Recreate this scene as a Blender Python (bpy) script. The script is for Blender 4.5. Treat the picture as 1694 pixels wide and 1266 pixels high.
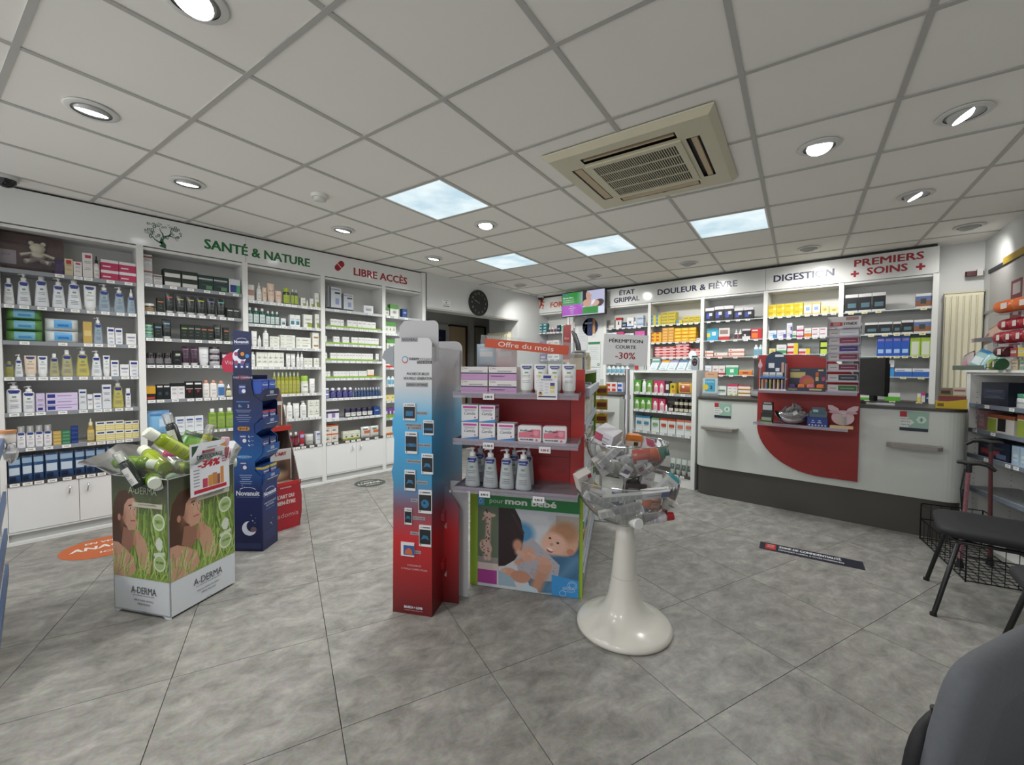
import bpy, math, random, os
import numpy as np
from mathutils import Vector, Matrix
R = random.Random(7)
for o in list(bpy.data.objects): bpy.data.objects.remove(o)
SC = bpy.context.scene
COL = SC.collection

# ---------------------------------------------------------------- camera
FPX, PITCH, ROLL, YAW, EYE = 699.03, -.0334, .0058, math.radians(41.47), 1.31
cp, sp, cr, sr = math.cos(PITCH), math.sin(PITCH), math.cos(ROLL), math.sin(ROLL)
CM = np.array([[cr, 0, sr], [0, 1, 0], [-sr, 0, cr]]) @ np.array([[1, 0, 0], [0, cp, sp], [0, -sp, cp]])
CB = np.array([[math.cos(YAW), -math.sin(YAW), 0], [math.sin(YAW), math.cos(YAW), 0], [0, 0, 1]])
CR = (CB @ CM.T).T                     # rows: right, forward, up in world axes
cam = bpy.data.cameras.new('camera'); camo = bpy.data.objects.new('camera', cam); COL.objects.link(camo)
cam.sensor_width = 36; cam.lens = FPX / 1694 * 36; cam.clip_start = .02
r_, f_, u_ = CR
camo.matrix_world = Matrix(((r_[0], u_[0], -f_[0], 0), (r_[1], u_[1], -f_[1], 0), (r_[2], u_[2], -f_[2], EYE), (0, 0, 0, 1)))
SC.camera = camo

# ---------------------------------------------------------------- world, exposure
wd = bpy.data.worlds.new('world'); SC.world = wd; wd.use_nodes = True
wd.node_tree.nodes['Background'].inputs[0].default_value = (.97, .98, 1, 1)
wd.node_tree.nodes['Background'].inputs[1].default_value = .95
SC.view_settings.view_transform = 'Standard'; SC.view_settings.look = 'None'
SC.view_settings.gamma = 1; SC.view_settings.use_curve_mapping = False
SC.view_settings.exposure = 0.0
LAMP_W = 45.0; PANEL_W = 100.0
CEIL = 2.591

# ---------------------------------------------------------------- survey helpers (photo pixel -> point on a known real plane)
def ray(x, y): return CR.T @ np.array([(x - 847) / FPX, 1, -(y - 633) / FPX])
def proj(p):
    c = CR @ (np.array(p) - np.array([0, 0, EYE])); return 847 + FPX * c[0] / c[1], 633 - FPX * c[2] / c[1], c[1]
def onz(x, y, z=0.):
    d = ray(x, y); t = (z - EYE) / d[2]; return (d[0] * t, d[1] * t)
class Frame:
    """a vertical working plane: origin p, direction u along it, n towards the viewer"""
    def __init__(s, p, q=None, phi=None):
        s.p = np.array(p, float)
        s.phi = phi if phi is not None else math.atan2(q[1] - p[1], q[0] - p[0])
        s.u = np.array([math.cos(s.phi), math.sin(s.phi)]); s.n = np.array([s.u[1], -s.u[0]])
    def px(s, x, z, back=0.):
        y = 620
        o = s.p - s.n * back
        for _ in range(3):
            d = ray(x, y)[:2]; t = (s.n @ o) / (s.n @ d); P = d * t; y = proj((P[0], P[1], z))[1]
        return float((P - o) @ s.u), proj((P[0], P[1], z))[2] / FPX
    def hit(s, x, y, back=0.):
        o = s.p - s.n * back; d = ray(x, y); t = (s.n @ o) / (s.n @ d[:2]); P = d * t
        return float((P[:2] - o) @ s.u), float(P[2] + EYE)
    def at(s, a, z, back=0.):
        o = s.p + s.u * a - s.n * back; return (float(o[0]), float(o[1]), z)
FL = Frame((-4.70, 0), phi=math.pi / 2)      # left shelving front
FB = Frame((0, 6.05), phi=0)                 # back shelving front

# ---------------------------------------------------------------- materials
def lin(h):
    h = h.lstrip('#'); c = [int(h[i:i + 2], 16) / 255 for i in (0, 2, 4)]
    return tuple(x / 12.92 if x < .04045 else ((x + .055) / 1.055) ** 2.4 for x in c) + (1,)
_M = {}
def M(h, rough=.5, metal=0., var=0., scale=20., bump=0., coat=0., spec=.5):
    k = (h, rough, metal, var, scale, bump, coat)
    if k in _M: return _M[k]
    m = bpy.data.materials.new('paint_' + h.strip('#')); m.use_nodes = True
    nt = m.node_tree; b = nt.nodes['Principled BSDF']
    b.inputs['Base Color'].default_value = lin(h); b.inputs['Roughness'].default_value = rough; b.inputs['Metallic'].default_value = metal
    b.inputs['Specular IOR Level'].default_value = spec
    if coat: b.inputs['Coat Weight'].default_value = coat
    if var or bump:
        tc = nt.nodes.new('ShaderNodeTexCoord'); n = nt.nodes.new('ShaderNodeTexNoise'); n.inputs['Scale'].default_value = scale; n.inputs['Detail'].default_value = 4
        nt.links.new(tc.outputs['Object'], n.inputs['Vector'])
        if var:
            mx = nt.nodes.new('ShaderNodeMix'); mx.data_type = 'RGBA'
            c = lin(h); mx.inputs[6].default_value = tuple(v * (1 - var) for v in c[:3]) + (1,); mx.inputs[7].default_value = tuple(min(1, v * (1 + var)) for v in c[:3]) + (1,)
            nt.links.new(n.outputs['Fac'], mx.inputs[0]); nt.links.new(mx.outputs[2], b.inputs['Base Color'])
        if bump:
            bp = nt.nodes.new('ShaderNodeBump'); bp.inputs['Strength'].default_value = bump; bp.inputs['Distance'].default_value = .002
            nt.links.new(n.outputs['Fac'], bp.inputs['Height']); nt.links.new(bp.outputs['Normal'], b.inputs['Normal'])
    _M[k] = m; return m
def emit(h, s, name='glow'):
    k = (name, h, s)
    if k in _M: return _M[k]
    m = bpy.data.materials.new(name); m.use_nodes = True; nt = m.node_tree; nt.nodes.clear()
    e = nt.nodes.new('ShaderNodeEmission'); e.inputs[0].default_value = lin(h); e.inputs[1].default_value = s
    o = nt.nodes.new('ShaderNodeOutputMaterial'); nt.links.new(e.outputs[0], o.inputs[0]); _M[k] = m; return m
def clear(h='#ffffff', body=.12, tint='#ffffff', rough=.06, refl=1.0):
    """thin clear plastic or glass: transparent, a little of its own colour, fresnel gloss"""
    k = ('clear', h, body, tint, rough, refl)
    if k in _M: return _M[k]
    m = bpy.data.materials.new('clear_plastic'); m.use_nodes = True; nt = m.node_tree; nt.nodes.clear()
    N = nt.nodes.new; t = N('ShaderNodeBsdfTransparent'); t.inputs[0].default_value = lin(tint)
    d = N('ShaderNodeBsdfDiffuse'); d.inputs[0].default_value = lin(h)
    g = N('ShaderNodeBsdfGlossy'); g.inputs['Roughness'].default_value = rough
    a = N('ShaderNodeMixShader'); a.inputs[0].default_value = body
    f = N('ShaderNodeFresnel'); f.inputs[0].default_value = 1.45
    ml = N('ShaderNodeMath'); ml.operation = 'MULTIPLY'; ml.inputs[1].default_value = refl
    b = N('ShaderNodeMixShader'); o = N('ShaderNodeOutputMaterial')
    L = nt.links.new; L(t.outputs[0], a.inputs[1]); L(d.outputs[0], a.inputs[2]); L(a.outputs[0], b.inputs[1]); L(g.outputs[0], b.inputs[2])
    L(f.outputs[0], ml.inputs[0]); L(ml.outputs[0], b.inputs[0]); L(b.outputs[0], o.inputs[0]); _M[k] = m; return m
WHITE = M('#e3e4e2', .35); LAM = M('#dededb', .3, var=.015, scale=6); GREYRAIL = M('#878b90', .4); STEEL = M('#c8c8c8', .2, 1.)
BLACK = M('#101012', .45); GLASS = clear('#dfe8ea', .18, '#eef4f4'); ACR = clear('#ddd8e4', .22, '#f2eef4'); SHEET = clear('#e8ecec', .10, '#f6f8f8')

# ---------------------------------------------------------------- mesh builder
_T = {}
_tc = bpy.data.curves.new('lettering', 'FONT'); _to = bpy.data.objects.new('lettering', _tc)
def glyphs(s, bold=0., shear=0., res=2):
    k = (s, bold, shear, res)
    if k not in _T:
        _tc.body = s; _tc.resolution_u = res; _tc.shear = shear; _tc.size = 1
        m = bpy.data.meshes.new_from_object(_to)
        v = [(a.co.x, a.co.y) for a in m.vertices]; f = [tuple(p.vertices) for p in m.polygons]
        bpy.data.meshes.remove(m)
        if not v: v = [(0, 0), (1, 0), (1, .7)]; f = [(0, 1, 2)]
        _T[k] = (v, f)
    return _T[k]
_h = glyphs('H')[0]; CAPH = max(p[1] for p in _h)
class MB:
    def __init__(s): s.v = []; s.f = []; s.i = []; s.mats = []; s.sm = []
    def mi(s, m):
        if m not in s.mats: s.mats.append(m)
        return s.mats.index(m)
    def add(s, vs, fs, m, smooth=False):
        b = len(s.v); s.v += [tuple(float(c) for c in v) for v in vs]; k = s.mi(m)
        for f in fs: s.f.append(tuple(b + i for i in f)); s.i.append(k); s.sm.append(smooth)
        return s
    def box(s, x0, x1, y0, y1, z0, z1, m, c=0.):
        if c:                                   # chamfered vertical edges and top
            pl = [(x0 + c, y0), (x1 - c, y0), (x1, y0 + c), (x1, y1 - c), (x1 - c, y1), (x0 + c, y1), (x0, y1 - c), (x0, y0 + c)]
            return s.prism(pl, z0, z1, m)
        v = [(x, y, z) for z in (z0, z1) for x, y in ((x0, y0), (x1, y0), (x1, y1), (x0, y1))]
        return s.add(v, [(3, 2, 1, 0), (4, 5, 6, 7), (0, 1, 5, 4), (1, 2, 6, 5), (2, 3, 7, 6), (3, 0, 4, 7)], m)
    def prism(s, pl, z0, z1, m, ax=2):
        n = len(pl)
        def q(a, b, c): return {2: (a, b, c), 1: (a, c, b), 0: (c, a, b)}[ax]
        v = [q(a, b, z0) for a, b in pl] + [q(a, b, z1) for a, b in pl]
        f = [tuple(range(n))[::-1], tuple(range(n, 2 * n))] + [(i, (i + 1) % n, n + (i + 1) % n, n + i) for i in range(n)]
        if ax == 1: f = [t[::-1] for t in f]
        return s.add(v, f, m)
    def lathe(s, prof, m, n=16, cx=0, cy=0, sx=1, sy=1, smooth=True, cap=True):
        v = []; k = len(prof)
        for r, z in prof:
            for j in range(n):
                a = 2 * math.pi * j / n; v.append((cx + r * sx * math.cos(a), cy + r * sy * math.sin(a), z))
        f = [(i * n + j, i * n + (j + 1) % n, (i + 1) * n + (j + 1) % n, (i + 1) * n + j) for i in range(k - 1) for j in range(n)]
        s.add(v, f, m, smooth)
        if cap:
            if prof[0][0] > 1e-5: s.add(v[:n], [tuple(range(n))[::-1]], m)
            if prof[-1][0] > 1e-5: s.add(v[-n:], [tuple(range(n))], m)
        return s
    def wrap(s, prof, m, a0, a1, z0, z1, cx=0, cy=0, sx=1, sy=1, e=.0008, k=6, nz=4):
        """a printed patch following a lathed body; angles in degrees, 0 = front (-y)"""
        zs = [p[1] for p in prof]; rs = [p[0] for p in prof]; v = []
        for i in range(nz + 1):
            z = z0 + (z1 - z0) * i / nz; r = float(np.interp(z, zs, rs)) + e
            for j in range(k + 1):
                a = math.radians(-90 + a0 + (a1 - a0) * j / k); v.append((cx + r * sx * math.cos(a), cy + (r * sy + e) * math.sin(a), z))
        w = k + 1
        return s.add(v, [(i * w + j, i * w + j + 1, (i + 1) * w + j + 1, (i + 1) * w + j) for i in range(nz) for j in range(k)], m, True)
    def tube(s, pts, r, m, n=8, closed=False):
        P = [Vector(p) for p in pts]; v = []; k = len(P); rr = r if isinstance(r, (list, tuple)) else [r] * k
        up = None
        for i, p in enumerate(P):
            a = P[(i - 1) % k] if (i or closed) else p; b = P[(i + 1) % k] if (i < k - 1 or closed) else p
            t = (b - a).normalized()
            if up is None: up = t.orthogonal().normalized()
            up = (up - t * up.dot(t)).normalized(); w = t.cross(up)
            for j in range(n):
                g = 2 * math.pi * j / n; v.append(tuple(p + (up * math.cos(g) + w * math.sin(g)) * rr[i]))
        e = k if closed else k - 1
        f = [(i * n + j, i * n + (j + 1) % n, ((i + 1) % k) * n + (j + 1) % n, ((i + 1) % k) * n + j) for i in range(e) for j in range(n)]
        s.add(v, f, m, True)
        if not closed: s.add(v[:n], [tuple(range(n))[::-1]], m); s.add(v[-n:], [tuple(range(n))], m)
        return s
    def sheet(s, o, u, v, pts, m, off=.0006):
        """flat printed shape: pts in the (u, v) plane through o, raised by off"""
        o, u, v = Vector(o), Vector(u), Vector(v); n = u.cross(v).normalized() * off
        return s.add([tuple(o + u * a + v * b + n) for a, b in pts], [tuple(range(len(pts)))], m)
    def rect(s, o, u, v, x0, y0, x1, y1, m, off=.0006): return s.sheet(o, u, v, [(x0, y0), (x1, y0), (x1, y1), (x0, y1)], m, off)
    def disc(s, o, u, v, cx, cy, rx, m, off=.0006, ry=None, n=20, a0=0, a1=360):
        ry = ry or rx; k = n if a1 - a0 == 360 else n + 1
        return s.sheet(o, u, v, [(cx + rx * math.cos(math.radians(a0 + (a1 - a0) * i / n)), cy + ry * math.sin(math.radians(a0 + (a1 - a0) * i / n))) for i in range(k)], m, off)
    def text(s, t, o, u, v, x, y, h, m, width=None, align='c', bold=0., off=.0008, shear=0., deep=0.):
        """cap height h; (x, y) is the baseline point of the chosen alignment"""
        V, F = glyphs(t, 0, shear); xs = [a[0] for a in V]; x0, x1 = min(xs), max(xs); k = h / CAPH; kx = k
        if width: kx = width / (x1 - x0)
        w = (x1 - x0) * kx; ox = x - x0 * kx - (w / 2 if align == 'c' else w if align == 'r' else 0)
        o, u, v = Vector(o), Vector(u), Vector(v); n = u.cross(v).normalized()
        P = [o + u * (ox + a * kx) + v * (y + b * k) for a, b in V]
        b = abs(bold) * k * 1.1; sh = ((0, 0),) if bold <= .004 else ((-b, b * .5), (b, b * .5), (-b, -b * .5), (b, -b * .5)) if bold > .025 else ((-b, 0), (b, 0))
        for i, (a, c) in enumerate(sh):
            d = u * a + v * c + n * (off + deep + i * .00012); s.add([tuple(p + d) for p in P], F, m)
        return s
    def stroke(s, o, u, v, pts, ws, m, off=.0006):
        """a drawn line of varying width"""
        A, B = [], []; k = len(pts)
        for i, (x, y) in enumerate(pts):
            a = pts[max(i - 1, 0)]; b = pts[min(i + 1, k - 1)]; dx, dy = b[0] - a[0], b[1] - a[1]; L = math.hypot(dx, dy) or 1; w = (ws[i] if isinstance(ws, (list, tuple)) else ws) / 2
            A.append((x - dy / L * w, y + dx / L * w)); B.append((x + dy / L * w, y - dx / L * w))
        for i in range(k - 1): s.sheet(o, u, v, [A[i], B[i], B[i + 1], A[i + 1]], m, off)
        return s
    def mesh(s, name):
        me = bpy.data.meshes.new(name); me.from_pydata(s.v, [], s.f)
        for m in s.mats: me.materials.append(m)
        me.polygons.foreach_set('material_index', s.i); me.polygons.foreach_set('use_smooth', s.sm); me.update(); return me
XZ = ((0, 0, 0), (1, 0, 0), (0, 0, 1))     # the front plane y = 0 of a local frame

def link(name, data, parent=None, loc=None, rz=0.):
    o = bpy.data.objects.new(name, data); COL.objects.link(o)
    if parent is not None: o.parent = parent
    if loc is not None: o.location = loc
    if rz: o.rotation_euler = (0, 0, rz)
    return o
def tag(o, label=None, cat=None, group=None, kind=None):
    if label: o['label'] = label
    if cat: o['category'] = cat
    if group: o['group'] = group
    if kind: o['kind'] = kind
    return o
def thing(name, label, cat, loc=(0, 0, 0), rz=0., group=None, mb=None):
    return tag(link(name, mb.mesh(name) if mb else None, None, loc, rz), label, cat, group)
def part(name, mb, parent, label=None, kind=None, loc=None, rz=0.):
    if name in ('lettering', 'print', 'numerals', 'caption', 'tree_emblem'): kind = 'stuff'
    return tag(link(name, mb.mesh(name) if isinstance(mb, MB) else mb, parent, loc, rz), label, None, None, kind)
def struct(name, mb, loc=(0, 0, 0), rz=0.): return tag(link(name, mb.mesh(name), None, loc, rz), kind='structure')

# ---------------------------------------------------------------- generated prints (drawn here, nothing loaded)
class Paint:
    def __init__(s, w, h, c):
        s.w, s.h = w, h; s.a = np.ones((h, w, 3)) * np.array(s.c(c)); s.Y, s.X = np.mgrid[0:h, 0:w]; s.X = (s.X + .5) / w; s.Y = (s.Y + .5) / h
    def c(s, h): h = h.lstrip('#'); return [int(h[i:i + 2], 16) / 255 for i in (0, 2, 4)]
    def mix(s, k, c): k = np.clip(k, 0, 1)[..., None]; s.a = s.a * (1 - k) + np.array(s.c(c)) * k; return s
    def ell(s, cx, cy, rx, ry, c, ang=0, soft=.08, op=1.):
        a = math.radians(ang); k = s.w / s.h; X = (s.X - cx) * k; Y = s.Y - cy; rx = rx * k
        p = X * math.cos(a) + Y * math.sin(a); q = -X * math.sin(a) + Y * math.cos(a)
        return s.mix(op * (1 - (np.sqrt((p / rx) ** 2 + (q / ry) ** 2) - 1 + soft) / (soft * 2)), c)
    def poly(s, pts, c, op=1.):
        ins = np.zeros(s.X.shape, bool); n = len(pts)
        for i in range(n):
            (x0, y0), (x1, y1) = pts[i], pts[(i + 1) % n]
            if y0 == y1: continue
            ins ^= ((y0 > s.Y) != (y1 > s.Y)) & (s.X < (x1 - x0) * (s.Y - y0) / (y1 - y0) + x0)
        k = ins.astype(float); k = (k + np.roll(k, 1, 0) + np.roll(k, -1, 0) + np.roll(k, 1, 1) + np.roll(k, -1, 1)) / 5
        return s.mix(k * op, c)
    def stroke(s, x0, y0, x1, y1, r, c, op=1.):
        k = s.w / s.h; dx, dy = (x1 - x0) * k, y1 - y0; L = dx * dx + dy * dy + 1e-9
        t = np.clip((((s.X - x0) * k) * dx + (s.Y - y0) * dy) / L, 0, 1)
        d = np.hypot((s.X - x0) * k - dx * t, (s.Y - y0) - dy * t); return s.mix(op * (1.5 - d / r), c)
    def grad(s, y0, y1, c0, c1):
        t = np.clip((s.Y - y0) / (y1 - y0), 0, 1)[..., None]; m = (s.Y >= min(y0, y1)) & (s.Y <= max(y0, y1))
        g = np.array(s.c(c0)) * (1 - t) + np.array(s.c(c1)) * t; s.a[m] = g[m]; return s
    def noise(s, amt, seed=1): s.a = s.a * (1 + amt * np.random.RandomState(seed).randn(s.h, s.w, 1)); return s
    def mat(s, name, glow=0.):
        im = bpy.data.images.new(name, s.w, s.h); px = np.ones((s.h, s.w, 4), np.float32); px[..., :3] = np.clip(s.a, 0, 1)[::-1]
        im.pixels.foreach_set(px.ravel()); im.update(); im.pack()
        m = bpy.data.materials.new(name); m.use_nodes = True; nt = m.node_tree; b = nt.nodes['Principled BSDF']
        t = nt.nodes.new('ShaderNodeTexImage'); t.image = im; nt.links.new(t.outputs[0], b.inputs['Base Color']); b.inputs['Roughness'].default_value = .4
        if glow:
            b.inputs['Base Color'].default_value = (.02, .02, .02, 1); nt.links.remove(b.inputs['Base Color'].links[0])
            nt.links.new(t.outputs[0], b.inputs['Emission Color']); b.inputs['Emission Strength'].default_value = glow
        return m
def picture(name, o, u, v, w, h, mat, parent=None, off=.001):
    """one printed rectangle with its own UVs; y of the print runs up"""
    o, u, v = Vector(o), Vector(u), Vector(v); n = u.cross(v).normalized() * off
    me = bpy.data.meshes.new(name); me.from_pydata([tuple(o + n), tuple(o + u * w + n), tuple(o + u * w + v * h + n), tuple(o + v * h + n)], [], [(0, 1, 2, 3)])
    uv = me.uv_layers.new(); uv.data.foreach_set('uv', [0, 0, 1, 0, 1, 1, 0, 1]); me.materials.append(mat)
    return link(name, me, parent)

# ================================================================ STRUCTURE
def w2(x, y): return (CB[:2, :2] @ np.array([x, y]))
def grid_axes(th, ox, oy):
    o = w2(ox, oy); u = w2(math.cos(th), math.sin(th)) * .6; v = w2(math.sin(th), -math.cos(th)) * .6; return o, u, v
# floor: grey concrete-look vinyl tiles laid askew
def concrete():
    m = bpy.data.materials.new('concrete_tile'); m.use_nodes = True; nt = m.node_tree; b = nt.nodes['Principled BSDF']; N = nt.nodes.new; L = nt.links.new
    tc = N('ShaderNodeTexCoord'); oi = N('ShaderNodeObjectInfo'); mp = N('ShaderNodeMapping'); cx = N('ShaderNodeCombineXYZ')
    ml = N('ShaderNodeMath'); ml.operation = 'MULTIPLY'; ml.inputs[1].default_value = 37
    L(oi.outputs['Random'], ml.inputs[0]); L(ml.outputs[0], cx.inputs[0]); L(ml.outputs[0], cx.inputs[1]); L(cx.outputs[0], mp.inputs['Location'])
    mp.inputs['Scale'].default_value = (1, 1.5, 1); L(tc.outputs['Object'], mp.inputs['Vector'])
    n = N('ShaderNodeTexNoise'); n.inputs['Scale'].default_value = 7; n.inputs['Detail'].default_value = 11; n.inputs['Roughness'].default_value = .74; n.inputs['Distortion'].default_value = .4
    L(mp.outputs[0], n.inputs['Vector'])
    r = N('ShaderNodeValToRGB'); e = r.color_ramp.elements; e[0].position = .30; e[0].color = lin('#676661'); e[1].position = .70; e[1].color = lin('#a3a19a'); k = e.new(.5); k.color = lin('#878580')
    L(n.outputs['Fac'], r.inputs[0])
    n2 = N('ShaderNodeTexNoise'); n2.inputs['Scale'].default_value = 60; n2.inputs['Detail'].default_value = 3; L(tc.outputs['Object'], n2.inputs['Vector'])
    mx = N('ShaderNodeMix'); mx.data_type = 'RGBA'; mx.blend_type = 'OVERLAY'; mx.inputs[0].default_value = .18; L(r.outputs[0], mx.inputs[6]); L(n2.outputs['Color'], mx.inputs[7])
    L(mx.outputs[2], b.inputs['Base Color']); b.inputs['Roughness'].default_value = .46; b.inputs['Specular IOR Level'].default_value = .42
    bp = N('ShaderNodeBump'); bp.inputs['Strength'].default_value = .12; bp.inputs['Distance'].default_value = .001; L(n.outputs['Fac'], bp.inputs['Height']); L(bp.outputs[0], b.inputs['Normal'])
    return m
CONC = concrete()
fl = struct('floor', MB().box(-6.5, 1.7, -1.5, 7.2, -.08, -.004, M('#2b2b2a', .8)))
o_, u_, v_ = grid_axes(.4949, -2.5222, 2.5042)
q = MB(); g = .0013
q.prism([(g + .001, g), (.6 - g, g), (.6 - g, .6 - g), (g, .6 - g)], -.004, 0, CONC); tile_me = q.mesh('floor_tile')
phi = math.atan2(u_[1], u_[0])
for a in range(-12, 20):
    for b in range(-12, 20):
        c = o_ + u_ * (a + .5) + v_ * (b + .5)
        if -5.1 < c[0] < 1.45 and -1.2 < c[1] < 6.5:
            P = o_ + u_ * a + v_ * (b + 1)            # local +y is -v
            t = link('floor_tile', tile_me, fl, (P[0], P[1], 0), phi)
# ceiling: lay-in grid
TILE = M('#eceae3', .9, var=.02, scale=2.0, bump=.15); RAIL = M('#b2b1ab', .6)
ce = struct('ceiling', MB().box(-6.4, 1.7, -1.5, 7.2, CEIL + .03, CEIL + .08, M('#6b6b68', .9)))
co, cu, cv = grid_axes(2.5449, -1.5095, 1.4064)
cphi = math.atan2(cu[1], cu[0]); CU = cu / .6; CV = cv / .6
q = MB().box(.008, .592, .008, .592, CEIL + .006, CEIL + .02, TILE); ct_me = q.mesh('ceiling_tile')
LEDS = [(0, 3), (1, 6), (-1, 6), (-3, 6)]
flip = 1 if (cu[0] * cv[1] - cu[1] * cv[0]) > 0 else 0
for a in range(-12, 12):
    for b in range(-8, 16):
        c = co + cu * (a + .5) + cv * (b + .5)
        if (a, b) in LEDS or not (-5.4 < c[0] < 1.5 and -1.4 < c[1] < 6.7): continue
        P = co + cu * a + cv * (b if flip else b + 1)
        link('ceiling_tile', ct_me, ce, (P[0], P[1], 0), cphi)
def clipline(P, d, x0=-5.2, x1=1.6, y0=-1.6, y1=6.6):
    lo, hi = -30., 30.
    for i, (a, b) in enumerate(((x0, x1), (y0, y1))):
        if abs(d[i]) < 1e-9: continue
        t0, t1 = sorted(((a - P[i]) / d[i], (b - P[i]) / d[i])); lo, hi = max(lo, t0), min(hi, t1)
    return lo, hi
for k in range(-14, 18):
    for base, d, e in ((co + cv * k, CU, CV), (co + cu * k, CV, CU)):
        lo, hi = clipline(base, d)
        if hi - lo < .3: continue
        A = base + d * lo; L = hi - lo; main = d is CU
        w = .0115; z0 = CEIL - (.0 if main else -.0008)
        link('ceiling_rail', MB().box(0, L, -w, w, z0, CEIL + .02, RAIL).mesh('ceiling_rail'), ce, (A[0], A[1], 0), math.atan2(d[1], d[0]))
# walls
WALL = M('#d2d3d2', .7, var=.03, scale=3, bump=.05); WIN = M('#c9cac8', .7, var=.03, scale=3)
struct('wall_left', MB().box(-5.12, -5.0, -1.5, 3.5, 0, 2.7, WALL))
w = MB(); w.box(-5.0, -4.70, 3.56, 5.46, 2.13, 2.7, WALL); w.box(-5.0, -4.70, 5.46, 6.45, 0, 2.7, WALL); w.box(-5.0, -4.72, 3.50, 3.56, 0, 2.7, M('#2a2a2c', .6))
struct('wall_clock_side', w)
struct('trim_1', MB().box(-4.702, -4.694, 3.56, 5.47, 2.115, 2.14, M('#b5b3ac', .4)))
struct('wall_back', MB().box(-5.0, .38, 6.33, 6.45, 0, 2.7, WALL).box(.38, .74, 6.25, 6.45, 0, 2.7, WALL))
struct('wall_pillar', MB().box(-4.05, -3.40, 6.06, 6.33, 0, 2.29, WALL))
struct('wall_right', MB().prism([(.70, 6.3), (.819, 5.2), (1.30, 4.0), (1.55, -1.5), (1.68, -1.5), (1.68, 6.3)], 0, 2.7, WALL))
rw = math.atan2(-8.6, .93)
FWR = Frame((.70, 6.3), (1.63, -2.3)); a0, z0 = FWR.hit(1626, 520); q = MB().box(0, 1.10 - a0, -.012, 0, -.012, .012, M('#9c9c9a', .5)); struct('trim_2', q, FWR.at(a0, z0), FWR.phi)
# back room seen through the opening
w = MB(); w.box(-6.42, -6.3, 2.9, 7.1, 0, 2.6, WIN); w.box(-6.42, -5.12, 2.8, 2.9, 0, 2.6, WIN); w.box(-6.42, -5.0, 7.0, 7.1, 0, 2.6, WIN)
w.box(-5.42, -5.0, 5.5, 6.4, 0, 2.6, WIN); w.box(-5.12, -5.0, 6.4, 7.0, 0, 2.6, WIN)
struct('wall_back_room', w)
struct('ceiling_back_room', MB().box(-6.42, -5.0, 2.8, 7.1, 2.42, 2.5, WIN))
d1 = struct('door_1', MB().box(-6.298, -6.25, 5.30, 5.67, 0, 2.11, M('#c9b18f', .5)))
part('door_frame', MB().box(-6.299, -6.22, 5.67, 5.70, 0, 2.14, M('#3a2f2a')).box(-6.299, -6.22, 5.27, 5.67, 2.11, 2.14, M('#3a2f2a')), d1)
part('door_handle', MB().tube([(-6.2, 5.62, 1.05), (-6.2, 5.52, 1.05)], .009, STEEL).box(-6.25, -6.2, 5.61, 5.63, 1.03, 1.07, STEEL), d1)
d2 = struct('door_2', MB().box(-6.298, -6.25, 5.95, 6.19, 0, 2.14, M('#9d9a88', .5)))
part('door_frame', MB().box(-6.299, -6.22, 6.19, 6.215, 0, 2.165, M('#3a2f2a')).box(-6.299, -6.22, 5.93, 6.19, 2.14, 2.165, M('#3a2f2a')), d2)
struct('trim_3', MB().box(-6.3, -6.2, 5.76, 5.86, 0, 2.42, M('#c2c2be', .6)))
struct('trim_4', MB().box(-6.3, -6.27, 3.0, 5.24, 2.13, 2.17, M('#b0b0ac', .6)))
thing('navy_poster', 'dark navy poster on the far wall of the back room', 'poster', mb=MB().box(-6.298, -6.285, 4.96, 5.20, 1.70, 2.03, M('#1f2c4d')).rect((-6.285, 4.96, 1.70), (0, 1, 0), (0, 0, 1), .05, .17, .13, .19, M('#7b5a50')))
def radiator(name, label, x0, x1, z0, z1, loc, rz, n, dep=.07):
    t = thing(name, label, 'radiator', loc, rz)
    W_ = M('#e6e1c8', .35); q = MB(); p = (x1 - x0) / n
    for i in range(n):
        a = x0 + i * p; q.prism([(a + .004, -.006), (a + p * .18, -.02), (a + p * .82, -.02), (a + p - .004, -.006), (a + p - .004, 0), (a + .004, 0)], z0 + .03, z1 - .03, W_)
    part('panel', MB().box(x0, x1, 0, dep, z0, z1, W_), t); part('fluting', q, t)
    part('top_grille', MB().box(x0 - .006, x1 + .006, -.008, dep, z1, z1 + .012, M('#cfcaae', .4)), t)
    part('valve', MB().tube([(x1 - .03, .03, z0), (x1 - .03, .03, z0 - .1)], .012, STEEL), t)
    return t
radiator('radiator', 'tall cream fluted radiator on the wall past the first aid shelves', 0, .27, 0, 1.10, (.43, 6.165, .99), 0, 6)
radiator('radiator', 'cream finned radiator inside the back room opening', 0, .50, 0, .75, (-5.34, 5.375, 1.17), 0, 9)
# entry side is the open shopfront behind the camera

# fascias
FAS = M('#dcdddb', .12); NAVY = M('#1d2447', .35); GREEN = M('#176a35', .35); RED = M('#9c1a28', .35)
fl_t = thing('fascia_board', 'white sign board above the long shelving wall, green and red lettering', 'sign', (-4.70, 0, 0), math.pi / 2)
X_, Z_ = (1, 0, 0), (0, 0, 1)
part('board', MB().box(-.92, 1.39, 0, .05, 2.325, 2.578, FAS), fl_t); part('board', MB().box(1.392, 3.468, 0, .05, 2.325, 2.578, FAS), fl_t)
part('shadow_gap', MB().box(-.92, 3.468, .02, .05, 2.578, 2.592, BLACK), fl_t)
O0 = (0, 0, 0)
part('lettering', MB().text('SANTÉ & NATURE', O0, X_, Z_, 1.06, 2.395, .083, GREEN, width=.94, align='l', bold=.03), fl_t, 'green capitals')
part('lettering', MB().text('LIBRE ACCÈS', O0, X_, Z_, 2.51, 2.395, .083, RED, width=.73, align='l', bold=.03), fl_t, 'dark red capitals')
pl = MB(); cc = Vector((2.335, 0, 2.468)); an = math.radians(48)
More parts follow.
